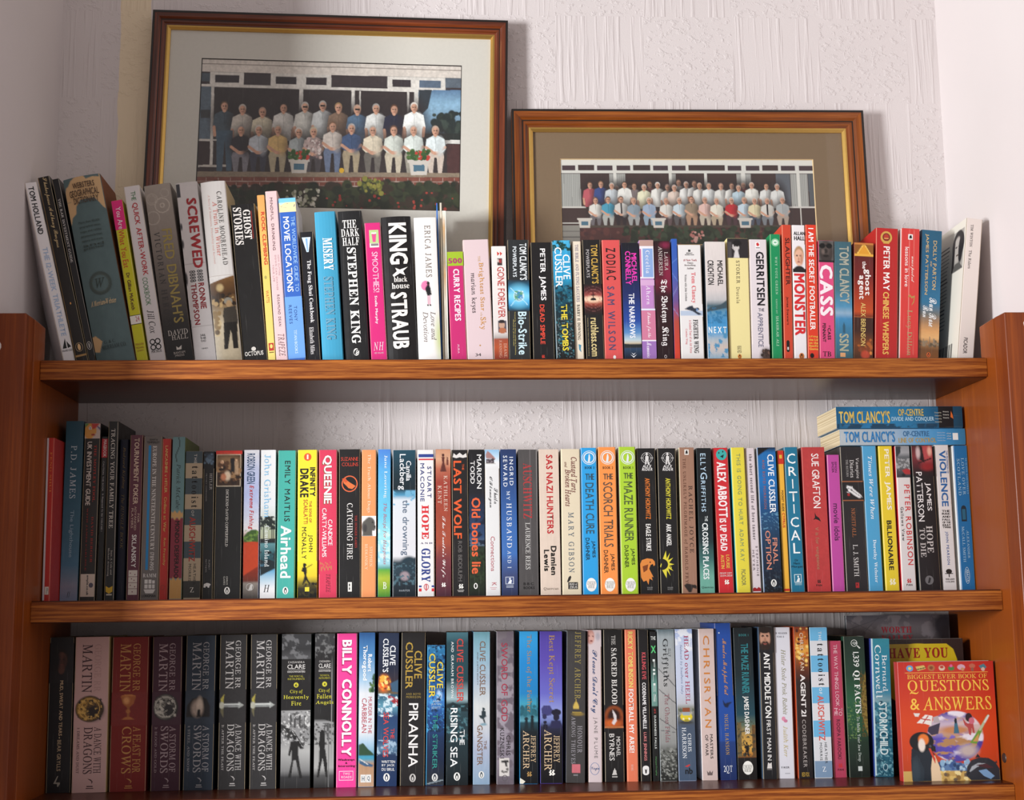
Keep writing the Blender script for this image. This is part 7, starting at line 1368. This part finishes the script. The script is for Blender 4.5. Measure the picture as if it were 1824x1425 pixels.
qa = px_ops([('g', [(405, 'b82a20'), (600, 'c03420'), (850, 'd0461c'), (1050, 'c8421c'), (1270, 'b04018')]),
    ('E', 580, 452, 26, 22, '5a9ccc'), ('E', 580, 452, 12, 10, 'e0c860'), ('P', [(625, 440), (690, 430), (705, 455), (640, 472)], 'c8b060'), ('L', 630, 462, 700, 448, 3, '3a3024'), ('E', 745, 450, 28, 24, 'a86a3c'), ('E', 745, 450, 14, 12, '7a4424'), ('E', 826, 452, 24, 20, 'd0b8a0'), ('E', 826, 445, 14, 10, 'b04030'), ('E', 898, 455, 24, 18, '4a7a3c'), ('E', 898, 438, 12, 10, 'd05a90'), ('E', 975, 448, 30, 20, 'c8a0b0'), ('E', 985, 462, 14, 12, 'c08a60'), ('E', 1060, 440, 24, 16, 'b8644c'), ('E', 1060, 465, 12, 14, '8a5a48'), ('P', [(1110, 440), (1150, 425), (1170, 450), (1140, 480), (1125, 460)], '4a7a88'), ('E', 1142, 465, 14, 14, 'd0b0a0'),
    ('L', 545, 486, 1175, 486, 2.5, 'e8b04c'),
    ('G', 900, 950, 213, 183), ('E', 900, 905, 120, 30, 'c08458', .8), ('E', 990, 1055, 70, 45, 'c0b0ac', .9),
    ('P', [(1008, 1000), (1075, 910), (1150, 800), (1168, 796), (1140, 840), (1090, 940), (1060, 1006)], '6a9a3c'), ('P', [(1030, 990), (1080, 930), (1072, 990)], 'c89858'), ('L', 1090, 905, 1150, 818, 9, 'b8c0a0'), ('L', 1130, 850, 1160, 805, 7, 'd8dcd8'),
    ('P', [(888, 930), (902, 825), (914, 820), (932, 930)], '3a6a80'), ('E', 908, 838, 10, 20, '15202a'), ('P', [(960, 815), (985, 850), (1000, 860), (1040, 850), (1050, 930), (1036, 930), (1028, 890), (1018, 945), (1006, 940), (998, 890), (975, 870)], 'b04848'), ('E', 1010, 815, 26, 32, '2a1c24'), ('E', 1030, 840, 22, 24, 'c86a7c'),
    ('P', [(610, 850), (680, 790), (735, 800), (720, 870), (670, 855)], 'e4e0da'), ('L', 660, 850, 700, 800, 4, 'b83a34'), ('L', 650, 820, 715, 830, 4, 'b83a34'), ('P', [(735, 810), (775, 800), (790, 850), (740, 850)], 'b0a4a8'), ('P', [(700, 880), (790, 850), (770, 930), (720, 940), (690, 910)], '3a3448'), ('P', [(590, 778), (640, 780), (625, 805), (600, 802)], 'dcd8d4'),
    ('R', 490, 1222, 1195, 1270, 'c8a45c'), ('S', 690, 1000, 1180, 1270, ['e0c070', '8a6a38', 'f0dc9c', '6a5a48'], 40, 16), ('P', [(740, 1140), (850, 1130), (970, 1150), (980, 1200), (760, 1195)], '5a7ca8'), ('S', 740, 990, 1130, 1190, ['3a5a90', '8ab0d0', '24406a', 'a8c8dc'], 30, 14),
    ('P', [(965, 1230), (975, 1170), (1010, 1125), (1070, 1105), (1140, 1110), (1190, 1140), (1222, 1190), (1222, 1270), (1000, 1270)], '2c3038'), ('P', [(985, 1215), (1010, 1170), (1060, 1145), (1120, 1150), (1050, 1175), (1010, 1200)], 'a8b0b8'), ('P', [(1060, 1200), (1120, 1190), (1180, 1240), (1150, 1262), (1100, 1240)], '7aa0c8'), ('P', [(1040, 1160), (1120, 1150), (1180, 1180), (1130, 1185)], '4a2c34'), ('P', [(1185, 1150), (1200, 1128), (1206, 1150)], '2c3038'), ('P', [(1040, 1108), (1060, 1078), (1080, 1104)], '22262e'), ('P', [(968, 1235), (980, 1210), (996, 1205), (985, 1225)], '16181c'),
    ('P', [(556, 1270), (552, 1130), (560, 1040), (600, 1000), (690, 1010), (735, 1080), (770, 1180), (775, 1270)], '1c2630'), ('P', [(700, 1270), (700, 1180), (715, 1090), (735, 1085), (768, 1170), (776, 1270)], 'e4c8a4'), ('E', 640, 985, 92, 70, '16181c', .06), ('E', 655, 970, 40, 40, 'e07830', .3), ('E', 640, 1010, 26, 46, 'e8dcd0', .4), ('P', [(665, 1010), (700, 1000), (742, 1020), (745, 1060), (690, 1050)], '1a1c20'), ('P', [(690, 1035), (705, 1032), (738, 1110), (735, 1148)], 'c8402c'), ('E', 704, 1018, 9, 9, '4a4c50'), ('P', [(560, 1100), (600, 1080), (650, 1180), (640, 1270), (560, 1270)], '26323c'), ('E', 585, 1200, 30, 80, '2f3e48', .6)])
QAY = 0.036
facing('hardback_book', (490, 405), (1192, 408), (1255, 1270), QAY, 0.017, 'red and orange hardback standing face-on with globe, penguin and dolphin cover', 'a8281f', True, qa,
       [('BIGGEST EVER BOOK OF', 497, 530, 557, 1168, 'e8b84c', 'R'), ('QUESTIONS', 540, 640, 557, 1178, 'f0c04c', 'R'), ('&', 672, 755, 568, 640, 'f0c04c', 'R'), ('ANSWERS', 662, 760, 665, 1190, 'f0c04c', 'R')], (405, 1270), (U0, U1), 'c8421c')
# spine strip print of that book
U0, U1 = 380, 985
hv = px_ops([('r', 0, 1, 0, 2000, '2e211f'), ('E', 640, 520, 300, 245, 'cbb01c', .02), ('P', [(380, 278), (860, 278), (910, 320), (935, 400), (940, 460), (380, 460)], 'cbb01c')])
facing('paperback_book', (380, 240), (968, 240), (1000, 1270), 0.112, 0.006, 'dark brown book standing face-on with a yellow panel and red slab capitals', '2e211f', False, hv, [('HAVE YOU', 308, 388, 408, 865, '9a2018', 'q')], (240, 1270), (370, 985), '2e211f')
U0, U1 = 110, 905
wv = px_ops([('g', [(65, '55535c'), (150, '6a6468'), (240, '5c5658'), (700, '46484a'), (1270, '3a3c3c')]), ('NB', 110, 905, 65, 260, '7a7478', 90, .55, 4), ('E', 860, 150, 90, 110, '22242c', .8), ('E', 900, 230, 80, 90, '1a1c22', .6), ('L', 110, 180, 420, 70, 2, '4a484e'), ('L', 200, 240, 360, 80, 2, '4a484e'), ('L', 110, 90, 300, 190, 2, '4a484e')])
facing('paperback_book', (110, 68), (868, 62), (905, 1270), 0.150, 0.008, 'grey landscape-photograph book standing face-on at the back against the wall', '44464a', False, wv, [('WORTH', 155, 205, 372, 605, 'a02c38', 'q'), ('VALLEY', 222, 272, 372, 610, 'a02c38', 'q')], (65, 1270), (110, 895), '55535c')

# ------------------------------------------------------------------ framed group photographs
def frame_picture(name, label, TL, TR, zbot_, mould, gilt, mats, photo_px, ops, base, photo_name, dark_edge, crop):
    """TL, TR: outer top corners in photo pixels. photo_px: corners TL, TR, BR, BL of the print in photo pixels"""
    Yt = YB - 0.0240
    zbot = zbot_ + 0.0006
    a, b = atY(*TL, Yt), atY(*TR, Yt)
    Wd = math.hypot(b[0] - a[0], b[2] - a[2])
    roll = math.atan2(a[2] - b[2], b[0] - a[0])          # clockwise positive
    low = 0.0
    H = (a[2] + b[2]) / 2 - zbot - Wd / 2 * abs(math.sin(roll))
    lean = math.atan2(0.010, H)
    cxm = (a[0] + b[0]) / 2
    zc = zbot + Wd / 2 * abs(math.sin(roll))
    R = Matrix.Rotation(-lean, 4, 'X') @ Matrix.Rotation(roll, 4, 'Y')
    root = empty(name, (0, 0, 0))
    # local frame: x across, z up from the bottom edge middle, -y to the room; front face of moulding at y = -0.018
    top_mid = np.array([cxm, Yt, (a[2] + b[2]) / 2])
    base_pt = Vector(top_mid) - (R @ Vector((0, -0.018, H)))
    M4 = Matrix.Translation(base_pt) @ R
    root.matrix_world = M4
    Mi = np.array(M4.inverted()); Ci = Mi[:3, :3] @ C + Mi[:3, 3]
    def loc(px, py, y):
        d = Mi[:3, :3] @ (RC.T @ np.array([(px - 912) / F, 1.0, (712.5 - py) / F]))
        return Ci + d * ((y - Ci[1]) / d[1])
    tag(root, label, 'picture', 'framed group photographs')
    fh, fv = mats[0], mats[1]
    # moulding profile (inset from outer edge, y)
    prof = [(0.0, 0.0), (0.0, -0.015), (0.0015, -0.0175), (0.004, -0.018), (mould * 0.45, -0.0165), (mould * 0.62, -0.0128), (mould * 0.8, -0.0125), (mould * 0.9, -0.0105), (mould, -0.010), (mould, -0.003), (mould, 0.0)]
    def ring_pts(i, y):
        return [(-Wd / 2 + i, y, i), (Wd / 2 - i, y, i), (Wd / 2 - i, y, H - i), (-Wd / 2 + i, y, H - i)]
    for side in range(4):
        V, Fc = [], []
        for i, y in prof:
            p = ring_pts(i, y)
            V += [p[side], p[(side + 1) % 4]]
        n = len(prof)
        for k in range(n - 1):
            Fc.append((2 * k, 2 * k + 1, 2 * k + 3, 2 * k + 2))
        Fc.append((2 * n - 2, 2 * n - 1, 1, 0))
        o = mesh_obj(('bottom_rail', 'side_rail', 'top_rail', 'side_rail')[side], V, Fc, fh if side % 2 == 0 else fv, root)
        # dark outer fillet and inner step line along each rail
        for i0, i1, yy, nm in ((0.0002, 0.0034, -0.01812, 'dark_edge'), (mould * 0.60, mould * 0.66, -0.01345, 'dark_line')):
            p, q = ring_pts(i0, yy), ring_pts(i1, yy)
            s2 = (side + 1) % 4
            pb, qb = ring_pts(i0, yy + 0.0016), ring_pts(i1, yy + 0.0016)
            Vv = [p[side], p[s2], q[s2], q[side], pb[side], pb[s2], qb[s2], qb[side]]
            Ff = [(0, 1, 2, 3), (0, 4, 5, 1), (2, 6, 7, 3), (1, 5, 6, 2), (0, 3, 7, 4), (4, 7, 6, 5)]
            mesh_obj(nm, Vv, Ff, M_BLACKLINE, o)
    # gilt slip
    V, Fc = [], []
    gp = [(mould, -0.0099), (mould + gilt * 0.4, -0.0106), (mould + gilt, -0.0078), (mould + gilt, -0.003)]
    for i, y in gp: V += ring_pts(i, y)
    for k in range(3):
        for s in range(4):
            Fc.append((4 * k + s, 4 * k + (s + 1) % 4, 4 * k + 4 + (s + 1) % 4, 4 * k + 4 + s))
    mesh_obj('gilt_slip', V, Fc, M_GOLD, root)
    # backing board and glass
    V, Fc = box(-Wd / 2 + 0.004, Wd / 2 - 0.004, -0.0025, -0.0002, 0.004, H - 0.004)
    mesh_obj('backing_board', V, Fc, M_DARK, root)
    gi = mould + gilt * 0.7
    V, Fc = box(-Wd / 2 + gi, Wd / 2 - gi, -0.0075, -0.0058, gi, H - gi)
    go = mesh_obj('glass', V, Fc, M_GLASS, root)
    go.data.materials.append(M_CLEAR)
    for k, f in enumerate(go.data.polygons): f.material_index = 0 if k == 2 else 1
    # mount with a bevelled window
    q = [loc(*p, -0.0050) for p in photo_px]
    x0 = (q[0][0] + q[3][0]) / 2; x1 = (q[1][0] + q[2][0]) / 2; z1 = (q[0][2] + q[1][2]) / 2; z0 = (q[2][2] + q[3][2]) / 2
    x0, x1, z0, z1 = float(x0), float(x1), float(max(z0, mould + gilt + 0.02)), float(z1)
    e = mould - 0.003
    O = [(-Wd / 2 + e, -0.0050, e), (Wd / 2 - e, -0.0050, e), (Wd / 2 - e, -0.0050, H - e), (-Wd / 2 + e, -0.0050, H - e)]
    I = [(x0, -0.0050, z0), (x1, -0.0050, z0), (x1, -0.0050, z1), (x0, -0.0050, z1)]
    bv = 0.0011
    I2 = [(x0 + bv, -0.0036, z0 + bv), (x1 - bv, -0.0036, z0 + bv), (x1 - bv, -0.0036, z1 - bv), (x0 + bv, -0.0036, z1 - bv)]
    mo = mesh_obj('mount', O + I, [(k, (k + 1) % 4, 4 + (k + 1) % 4, 4 + k) for k in range(4)], mats[2], root)
    mesh_obj('window_bevel', I + I2, [(k, (k + 1) % 4, 4 + (k + 1) % 4, 4 + k) for k in range(4)], dark_edge, mo)
    # the print, painted in crop pixels
    res = 0.00085
    nu, nv = int((x1 - x0) / res), int((z1 - z0) / res)
    zz, xx = np.meshgrid(np.linspace(z1, z0, nv + 1), np.linspace(x0, x1, nu + 1), indexing='ij')
    ox, oy, os_ = crop
    # picture coordinates: project local point to photo pixels through the four corners (affine)
    pTL, pTR, pBL = [np.array([(p[0] - ox) * os_, (p[1] - oy) * os_]) for p in (photo_px[0], photo_px[1], photo_px[3])]
    su = (xx - x0) / (x1 - x0); sv = (z1 - zz) / (z1 - z0)
    PX = pTL[0] + su * (pTR[0] - pTL[0]) + sv * (pBL[0] - pTL[0])
    PY = pTL[1] + su * (pTR[1] - pTL[1]) + sv * (pBL[1] - pTL[1])
    Cg = paint(PX, PY, ops, base, 1.0)
    P = np.stack([xx.ravel(), np.full(xx.size, -0.0035), zz.ravel()], -1)
    tri_obj(photo_name, P, grid_quads(nu, nv), Cg.reshape(-1, 3), M_INK, root)
    return root

def person(x, y, shirt, legs=None, seated=False, hair='6a6460', s=1.0, skin='c89880', foot=None, glasses=False):
    k = s
    o = [('e', x, y + 60 * k, 62 * k, 95 * k, '2a2224', .9)] if not seated else [('e', x, y + 70 * k, 58 * k, 80 * k, '2e2626', .9)]
    if seated:
        fy = foot
        o += [('p', [(x - 30 * k, y + 85 * k), (x + 30 * k, y + 85 * k), (x + 42 * k, y + 125 * k), (x + 30 * k, fy), (x + 12 * k, fy), (x + 6 * k, y + 130 * k), (x - 6 * k, y + 130 * k), (x - 14 * k, fy), (x - 32 * k, fy), (x - 44 * k, y + 125 * k)], legs)]
        o += [('p', [(x - 12 * k, y + 24 * k), (x + 12 * k, y + 24 * k), (x + 44 * k, y + 40 * k), (x + 50 * k, y + 90 * k), (x + 34 * k, y + 106 * k), (x - 34 * k, y + 106 * k), (x - 50 * k, y + 90 * k), (x - 44 * k, y + 40 * k)], shirt)]
        o += [('l', x - 46 * k, y + 80 * k, x - 8 * k, y + 108 * k, 7 * k, skin), ('l', x + 46 * k, y + 80 * k, x + 8 * k, y + 108 * k, 7 * k, skin), ('e', x, y + 108 * k, 14 * k, 9 * k, skin)]
    else:
        o += [('p', [(x - 12 * k, y + 22 * k), (x + 12 * k, y + 22 * k), (x + 46 * k, y + 38 * k), (x + 56 * k, y + 100 * k), (x + 38 * k, y + 104 * k), (x + 38 * k, y + 160 * k), (x - 38 * k, y + 160 * k), (x - 38 * k, y + 104 * k), (x - 56 * k, y + 100 * k), (x - 46 * k, y + 38 * k)], shirt)]
        o += [('l', x - 48 * k, y + 100 * k, x - 44 * k, y + 140 * k, 7 * k, skin), ('l', x + 48 * k, y + 100 * k, x + 44 * k, y + 140 * k, 7 * k, skin)]
    sh = tuple(0.55 * v for v in lin(shirt))
    o += [('l', x, y + 30 * k, x + 2 * k, y + 95 * k, 1.6 * k, sh), ('e', x + 22 * k, y + 75 * k, 20 * k, 40 * k, tuple(0.82 * v for v in lin(shirt)), .9)]
    o += [('e', x, y + 20 * k, 9 * k, 10 * k, skin), ('e', x, y - 5 * k, 18 * k, 21 * k, hair, .15), ('e', x, y + 2 * k, 15.5 * k, 20 * k, skin, .15),
          ('e', x + 9 * k, y + 4 * k, 7 * k, 16 * k, tuple(0.6 * v for v in lin(skin)), .8), ('e', x - 5 * k, y - 1 * k, 4 * k, 2.4 * k, '3a2a26', .4), ('e', x + 6 * k, y - 1 * k, 4 * k, 2.4 * k, '3a2a26', .4), ('e', x, y + 12 * k, 5 * k, 2 * k, '8a4a44', .4)]
    if not seated or s > .9: o += [('p', [(x - 13 * k, y + 22 * k), (x, y + 34 * k), (x + 13 * k, y + 22 * k), (x + 15 * k, y + 28 * k), (x, y + 42 * k), (x - 15 * k, y + 28 * k)], tuple(0.75 * v for v in lin(shirt)))]
    if glasses: o += [('r', x - 11 * k, x + 12 * k, y - 5 * k, y + 3 * k, '1c1818')]
    return o
def planter(x, y, k=1.0, flowers=True):
    o = [('p', [(x - 50 * k, y - 32 * k), (x + 50 * k, y - 32 * k), (x + 50 * k, y - 20 * k), (x + 42 * k, y - 18 * k), (x + 34 * k, y + 34 * k), (x - 34 * k, y + 34 * k), (x - 42 * k, y - 18 * k), (x - 50 * k, y - 20 * k)], 'c8c0b8'), ('r', x - 24 * k, x + 24 * k, y - 10 * k, y + 18 * k, '4a6c80')]
    if flowers: o += [('s', x - 48 * k, x + 48 * k, y - 72 * k, y - 34 * k, ['2c4a24', '3c5c2c', '4a6a34', 'b83a30', '34542a'], 60, 8 * k)]
    return o

# larger picture: bowls-club style group before a pavilion, in crop pixels of (250, 0, 2.682)
def sl1(x): return (x - 285) * 0.030           # the print's own slope
o1 = [('g', [(0, '332a2c'), (820, '342b2c'), (1100, '3a2a22')])]
def bar(x0, x1, y0, y1, c): return ('p', [(x0, y0 + sl1(x0)), (x1, y0 + sl1(x1)), (x1, y1 + sl1(x1)), (x0, y1 + sl1(x0))], c)
o1 += [bar(260, 1560, 255, 338, 'd6ccc4'), bar(260, 1560, 298, 302, '8a8078')]
o1 += [bar(260, 1560, 338, 400, '3a3034'), bar(285, 330, 345, 385, '4a5560')]
for xa, xb in ((326, 487), (615, 760), (760, 905), (1175, 1310), (1305, 1455)):
    o1 += [bar(xa, xb, 338, 402, 'd8d2cc'), bar(xa + 24, xb - 22, 352, 388, '322a30' if xa < 1300 else '56667a')]
o1 += [bar(1455, 1560, 338, 385, '5a6470'), bar(260, 1560, 397, 410, 'd8d2cc')]
o1 += [bar(280, 335, 410, 660, '5c6a78'), bar(285, 330, 520, 560, '3a3c40'), bar(333, 347, 405, 790, 'd0cac4'), bar(752, 771, 402, 620, 'd6d0ca'), bar(1002, 1018, 402, 640, 'd8d2cc'), bar(1040, 1047, 412, 620, 'd8d2cc'), bar(1270, 1280, 405, 640, 'd8d2cc'), bar(1304, 1324, 395, 680, 'dcd8d2'),
       ('gr', 1326, 1545, [(432, '5a7a9c'), (500, '8ab0cc'), (570, '7a98b0'), (640, '3c4a54'), (690, '2c3438')]), ('p', [(1326, 430), (1390, 430), (1370, 520), (1326, 560)], '2c343c'), ('s', 1400, 1540, 545, 640, ['26302c', '1f2a2a', '36423c'], 60, 16), ('r', 1326, 1545, 640, 672, '222826'), ('r', 1440, 1560, 672, 690, 'dcd8d4'), ('r', 1460, 1545, 692, 830, '4a2c2c'), ('r', 280, 420, 660, 670, 'c8c2bc'), ('r', 280, 333, 672, 815, '38282a'), ('r', 280, 430, 782, 792, 'bdb6ae')]
st = [(397, 505, '46535e', '5a4634'), (483, 520, 'c6bdb4', 'b8b0a8'), (578, 535, 'd8cdb6', 'a88a78'), (678, 515, 'd8d4d0', '3a302c'), (780, 510, 'c8c4be', 'b0a8a2'), (865, 505, 'c2c2c2', 'a8a4a0'), (940, 515, '8a705e', '9a7c58'), (1030, 525, '5a7490', 'b89a88'), (1120, 520, 'e2e2e0', 'a09c98'), (1207, 525, '23253a', '5a3c2c'), (1303, 515, 'f2f2f0', 'd8d0c8')]
for i, (x, y, c, hr) in enumerate(st):
    o1 += person(x, y, c, hair=hr, s=.98, glasses=i in (4, 5, 7))
o1 += [('p', [(362, 620), (440, 620), (436, 810), (412, 812), (402, 660), (392, 812), (366, 812)], '44586a')]
se = [(478, 620, '2c2830', '7c7880', '8a8480'), (562, 620, 'bcc0c8', '3c3c4a', 'c8c0ba'), (653, 620, 'd8b478', 'b0a288', 'b0a498'), (752, 632, 'a8aeb0', 'a8a090', 'c8c0ba'), (822, 630, 'b09c98', '4a4448', 'b8a890'), (913, 605, 'd0c4bc', '6a7690', '7a5a44'), (1003, 615, '44587c', 'a8987e', 'b0a8a4'), (1105, 625, 'e0d2bc', '6a645e', 'a8a098'), (1205, 625, 'd6dad2', 'c4b8a4', '5c4438'), (1300, 625, 'dce2de', '9a9488', 'b0a49c'), (1405, 628, 'e0e8ea', 'c8b8ac', 'b8a090')]
for i, (x, y, c, lg, hr) in enumerate(se):
    o1 += person(x, y, c, lg, True, hr, .98, foot=818 + sl1(x) * .45)
o1 += [('s', 780, 860, 660, 760, ['d8ccc8', '8a7070', 'c0a8a4'], 40, 6)]
o1 += [('p', [(255, 812), (1560, 830), (1560, 850), (255, 838)], '8a7a68'), ('p', [(255, 838), (1560, 850), (1560, 920), (255, 890)], '7a4438')]
for r_ in range(3):
    yy = 842 + r_ * 22
    o1 += [('l', 255, yy + 16, 1560, yy + 30, 2, 'a8948a')] + [('r', 262 + 56 * i + (28 if r_ % 2 else 0), 265 + 56 * i + (28 if r_ % 2 else 0), yy + (i * .5), yy + 18 + (i * .5), 'a8948a') for i in range(24)]
o1 += [('p', [(255, 905), (700, 880), (1000, 890), (1560, 900), (1560, 1080), (255, 1080)], '3c2c24'), ('s', 260, 1550, 880, 985, ['232a1a', '1c2216', '2c3222', '33281f', '343a24'], 420, 20), ('s', 700, 850, 900, 985, ['b8b4a4', '8a8c74', 'd0ccc0'], 60, 7), ('s', 860, 1500, 920, 1000, ['8a2c26', '983a30'], 26, 6), ('s', 1040, 1150, 850, 930, ['6a6a30', '4a5026', '8a843c'], 40, 9), ('n', .2, 9, 9)]
o1 += [('n', .12, 14, 14)]
o1 += planter(755, 790) + planter(1325, 800, 1.1) + [('e', 957, 813, 12, 12, 'd8a82c')]
frame_picture('framed_photograph', 'tall brown-framed group photograph with a pale grey mount and gold slip', (272.4, 16.8), (905, 36.5), ZT[1], 0.0195, 0.0058, (M_FRAME_H, M_FRAME_V, M_MAT1),
              [(356.3, 102.5), (822.5, 117.5), (819, 379.6), (350, 362)], o1, '332a2c', 'photograph_print', M_BLACKLINE, (250, 0, 2.682))

# wider picture, in crop pixels of (900, 180, 2.764)
o2 = [('r', 0, 3000, 0, 2000, '40302f'), ('r', 0, 3000, 270, 313, 'd8d6d0'), ('r', 0, 3000, 340, 356, 'd4d2cc')]
for xa, xb in ((270, 362), (442, 545), (535, 632), (714, 815), (808, 902), (1080, 1175), (1170, 1265), (1344, 1440), (1432, 1530)):
    o2 += [('r', xa, xb, 312, 348, 'd4d2cc'), ('r', xa + 14, xb - 14, 317, 340, '44343a')]
for xa, xb in ((276, 372), (512, 536), (546, 592), (818, 838), (1136, 1158), (1178, 1206), (1402, 1432), (1446, 1486)):
    o2 += [('r', xa, xb, 357, 520, 'a8a8a4')] + [('r', xa + 6 + i * 9, xa + 9 + i * 9, 357, 520, '8a8a88') for i in range(int((xb - xa) / 9))]
o2 += [('r', 1330, 1400, 357, 515, '5c6068'), ('r', 1490, 1530, 357, 515, '54585e')]
for xa, xb in ((534, 546), (804, 818), (978, 990), (1160, 1178), (1432, 1446)):
    o2 += [('r', xa, xb, 350, 520, 'd4d2cc')]
o2 += [('r', 270, 395, 518, 526, 'c8c4be'), ('r', 1380, 1530, 518, 527, 'ccc8c4'), ('r', 1440, 1447, 520, 610, 'c8c4be'), ('r', 270, 360, 598, 604, 'c0bcb6')]
st2 = [(417, 415, 'b85a64', '6a4a3a'), (470, 410, '3a4c84', '7a5c44'), (546, 432, 'd8d8d6', 'c8b8ae'), (523, 418, 'ccd2d8', 'b8b0aa'), (612, 432, 'd8d0cc', 'b8a8a0'), (632, 420, 'b0a0a0', '5a4034'), (585, 412, 'e8e6e2', '3c302c'), (708, 412, 'b86a6c', '7a5844'), (680, 425, 'e4e0c4', 'b8b0aa'), (747, 415, 'e6e4e0', 'd8d4d0'), (795, 425, 'e2e0de', '8a7a74'), (850, 402, 'e2e0de', '6a5448'), (828, 428, 'e0ccc0', 'b8a8a0'), (887, 412, 'e8e6e4', 'c8b8b0'), (927, 408, 'e4e2e0', '7a6458'), (952, 418, 'e4e2de', 'c0a898'), (997, 418, 'e4e6e6', '8a847e'), (1057, 420, 'e0deda', '9a7a6c'), (1110, 418, 'e4e2de', '5a463c'), (1167, 415, 'a83440', 'a89a90'), (1143, 428, 'b8ccd8', '9a8c84'), (1208, 415, 'e8e6e0', 'c8b4aa'), (1280, 420, 'dcdcda', '4a3a32'), (1333, 422, 'd8d8d6', 'a8a4a0')]
for i, (x, y, c, hr) in enumerate(st2):
    o2 += person(x, y, c, hair=hr, s=.66)
se2 = [(442, 490, 'dcd8d2', '6a6468', '5a463c'), (503, 486, '4a98b4', 'a8a8a4', '4c3a30'), (566, 485, 'cfcac6', '2c2428', '4a3830'), (627, 492, '8a98a4', '9a9a9a', 'a88c7c'), (702, 490, '9cacc4', '8a9cac', 'c8beb6'), (785, 492, 'd8d4ce', '5c4a4c', 'b09a8e'), (850, 490, 'c4d0d8', '5a5658', 'c8bab0'), (909, 485, '94826e', 'a8846c', '6a3a28'), (975, 488, 'dcb8b0', 'b8ac9c', 'b8a89e'), (1032, 492, 'e0dacc', 'ac9a84', 'c0b0a4'), (1105, 490, 'b82c34', '4a343a', 'c8c0ba'), (1167, 488, 'c0d0dc', 'a8a8a4', 'b0a090'), (1218, 492, 'dcd0ac', '4c5260', 'c8bab0'), (1280, 492, 'd0ccc6', '767a80', 'b8a8a0'), (1355, 488, 'a8acae', 'a8968a', 'b0a8a4')]
for i, (x, y, c, lg, hr) in enumerate(se2):
    o2 += person(x, y, c, lg, True, hr, .68, foot=612)
    if i in (2, 13): o2 += [('l', x, y + 18, x + 1, y + 66, 4, '241c20')]
o2 += [('r', 270, 1540, 612, 622, '4a4038'), ('r', 360, 1540, 622, 760, '4a2c2a')]
o2 += [('s', 370, 1530, 625, 720, ['5a3430', '42282a', '64403a'], 120, 12), ('s', 560, 1400, 625, 720, ['2c3426', '384232', '242a20'], 240, 14), ('s', 900, 960, 640, 690, ['c09088', 'a86a64'], 20, 6), ('r', 270, 362, 612, 760, '86827c'), ('l', 270, 640, 362, 640, 2, '5a5654'), ('l', 270, 668, 362, 668, 2, '5a5654')]
for x in (387, 745, 1168): o2 += planter(x, 598, .72, False)
frame_picture('framed_photograph', 'wide oak-framed group photograph with a dark brown mount', (910.9, 193.7), (1537.5, 196.3), ZT[1], 0.0255, 0.0062, (M_FRAME2_H, M_FRAME2_V, M_MAT2),
              [(999.3, 283.2), (1449.3, 283.2), (1456, 436), (999, 436)], o2, '40302f', 'photograph_print', plain_mat('cream_bevel', 'd8b98c', 0.8), (900, 180, 2.764))

# ------------------------------------------------------------------ tidy
bpy.data.objects.remove(_ob)
_seen = {}
for o in list(scene.objects):
    if o.parent is None and 'label' in o:
        _seen.setdefault(o['label'], []).append(o.name)
for k_, v_ in _seen.items():
    if len(v_) > 1: print('DUPLICATE LABEL', k_, v_)
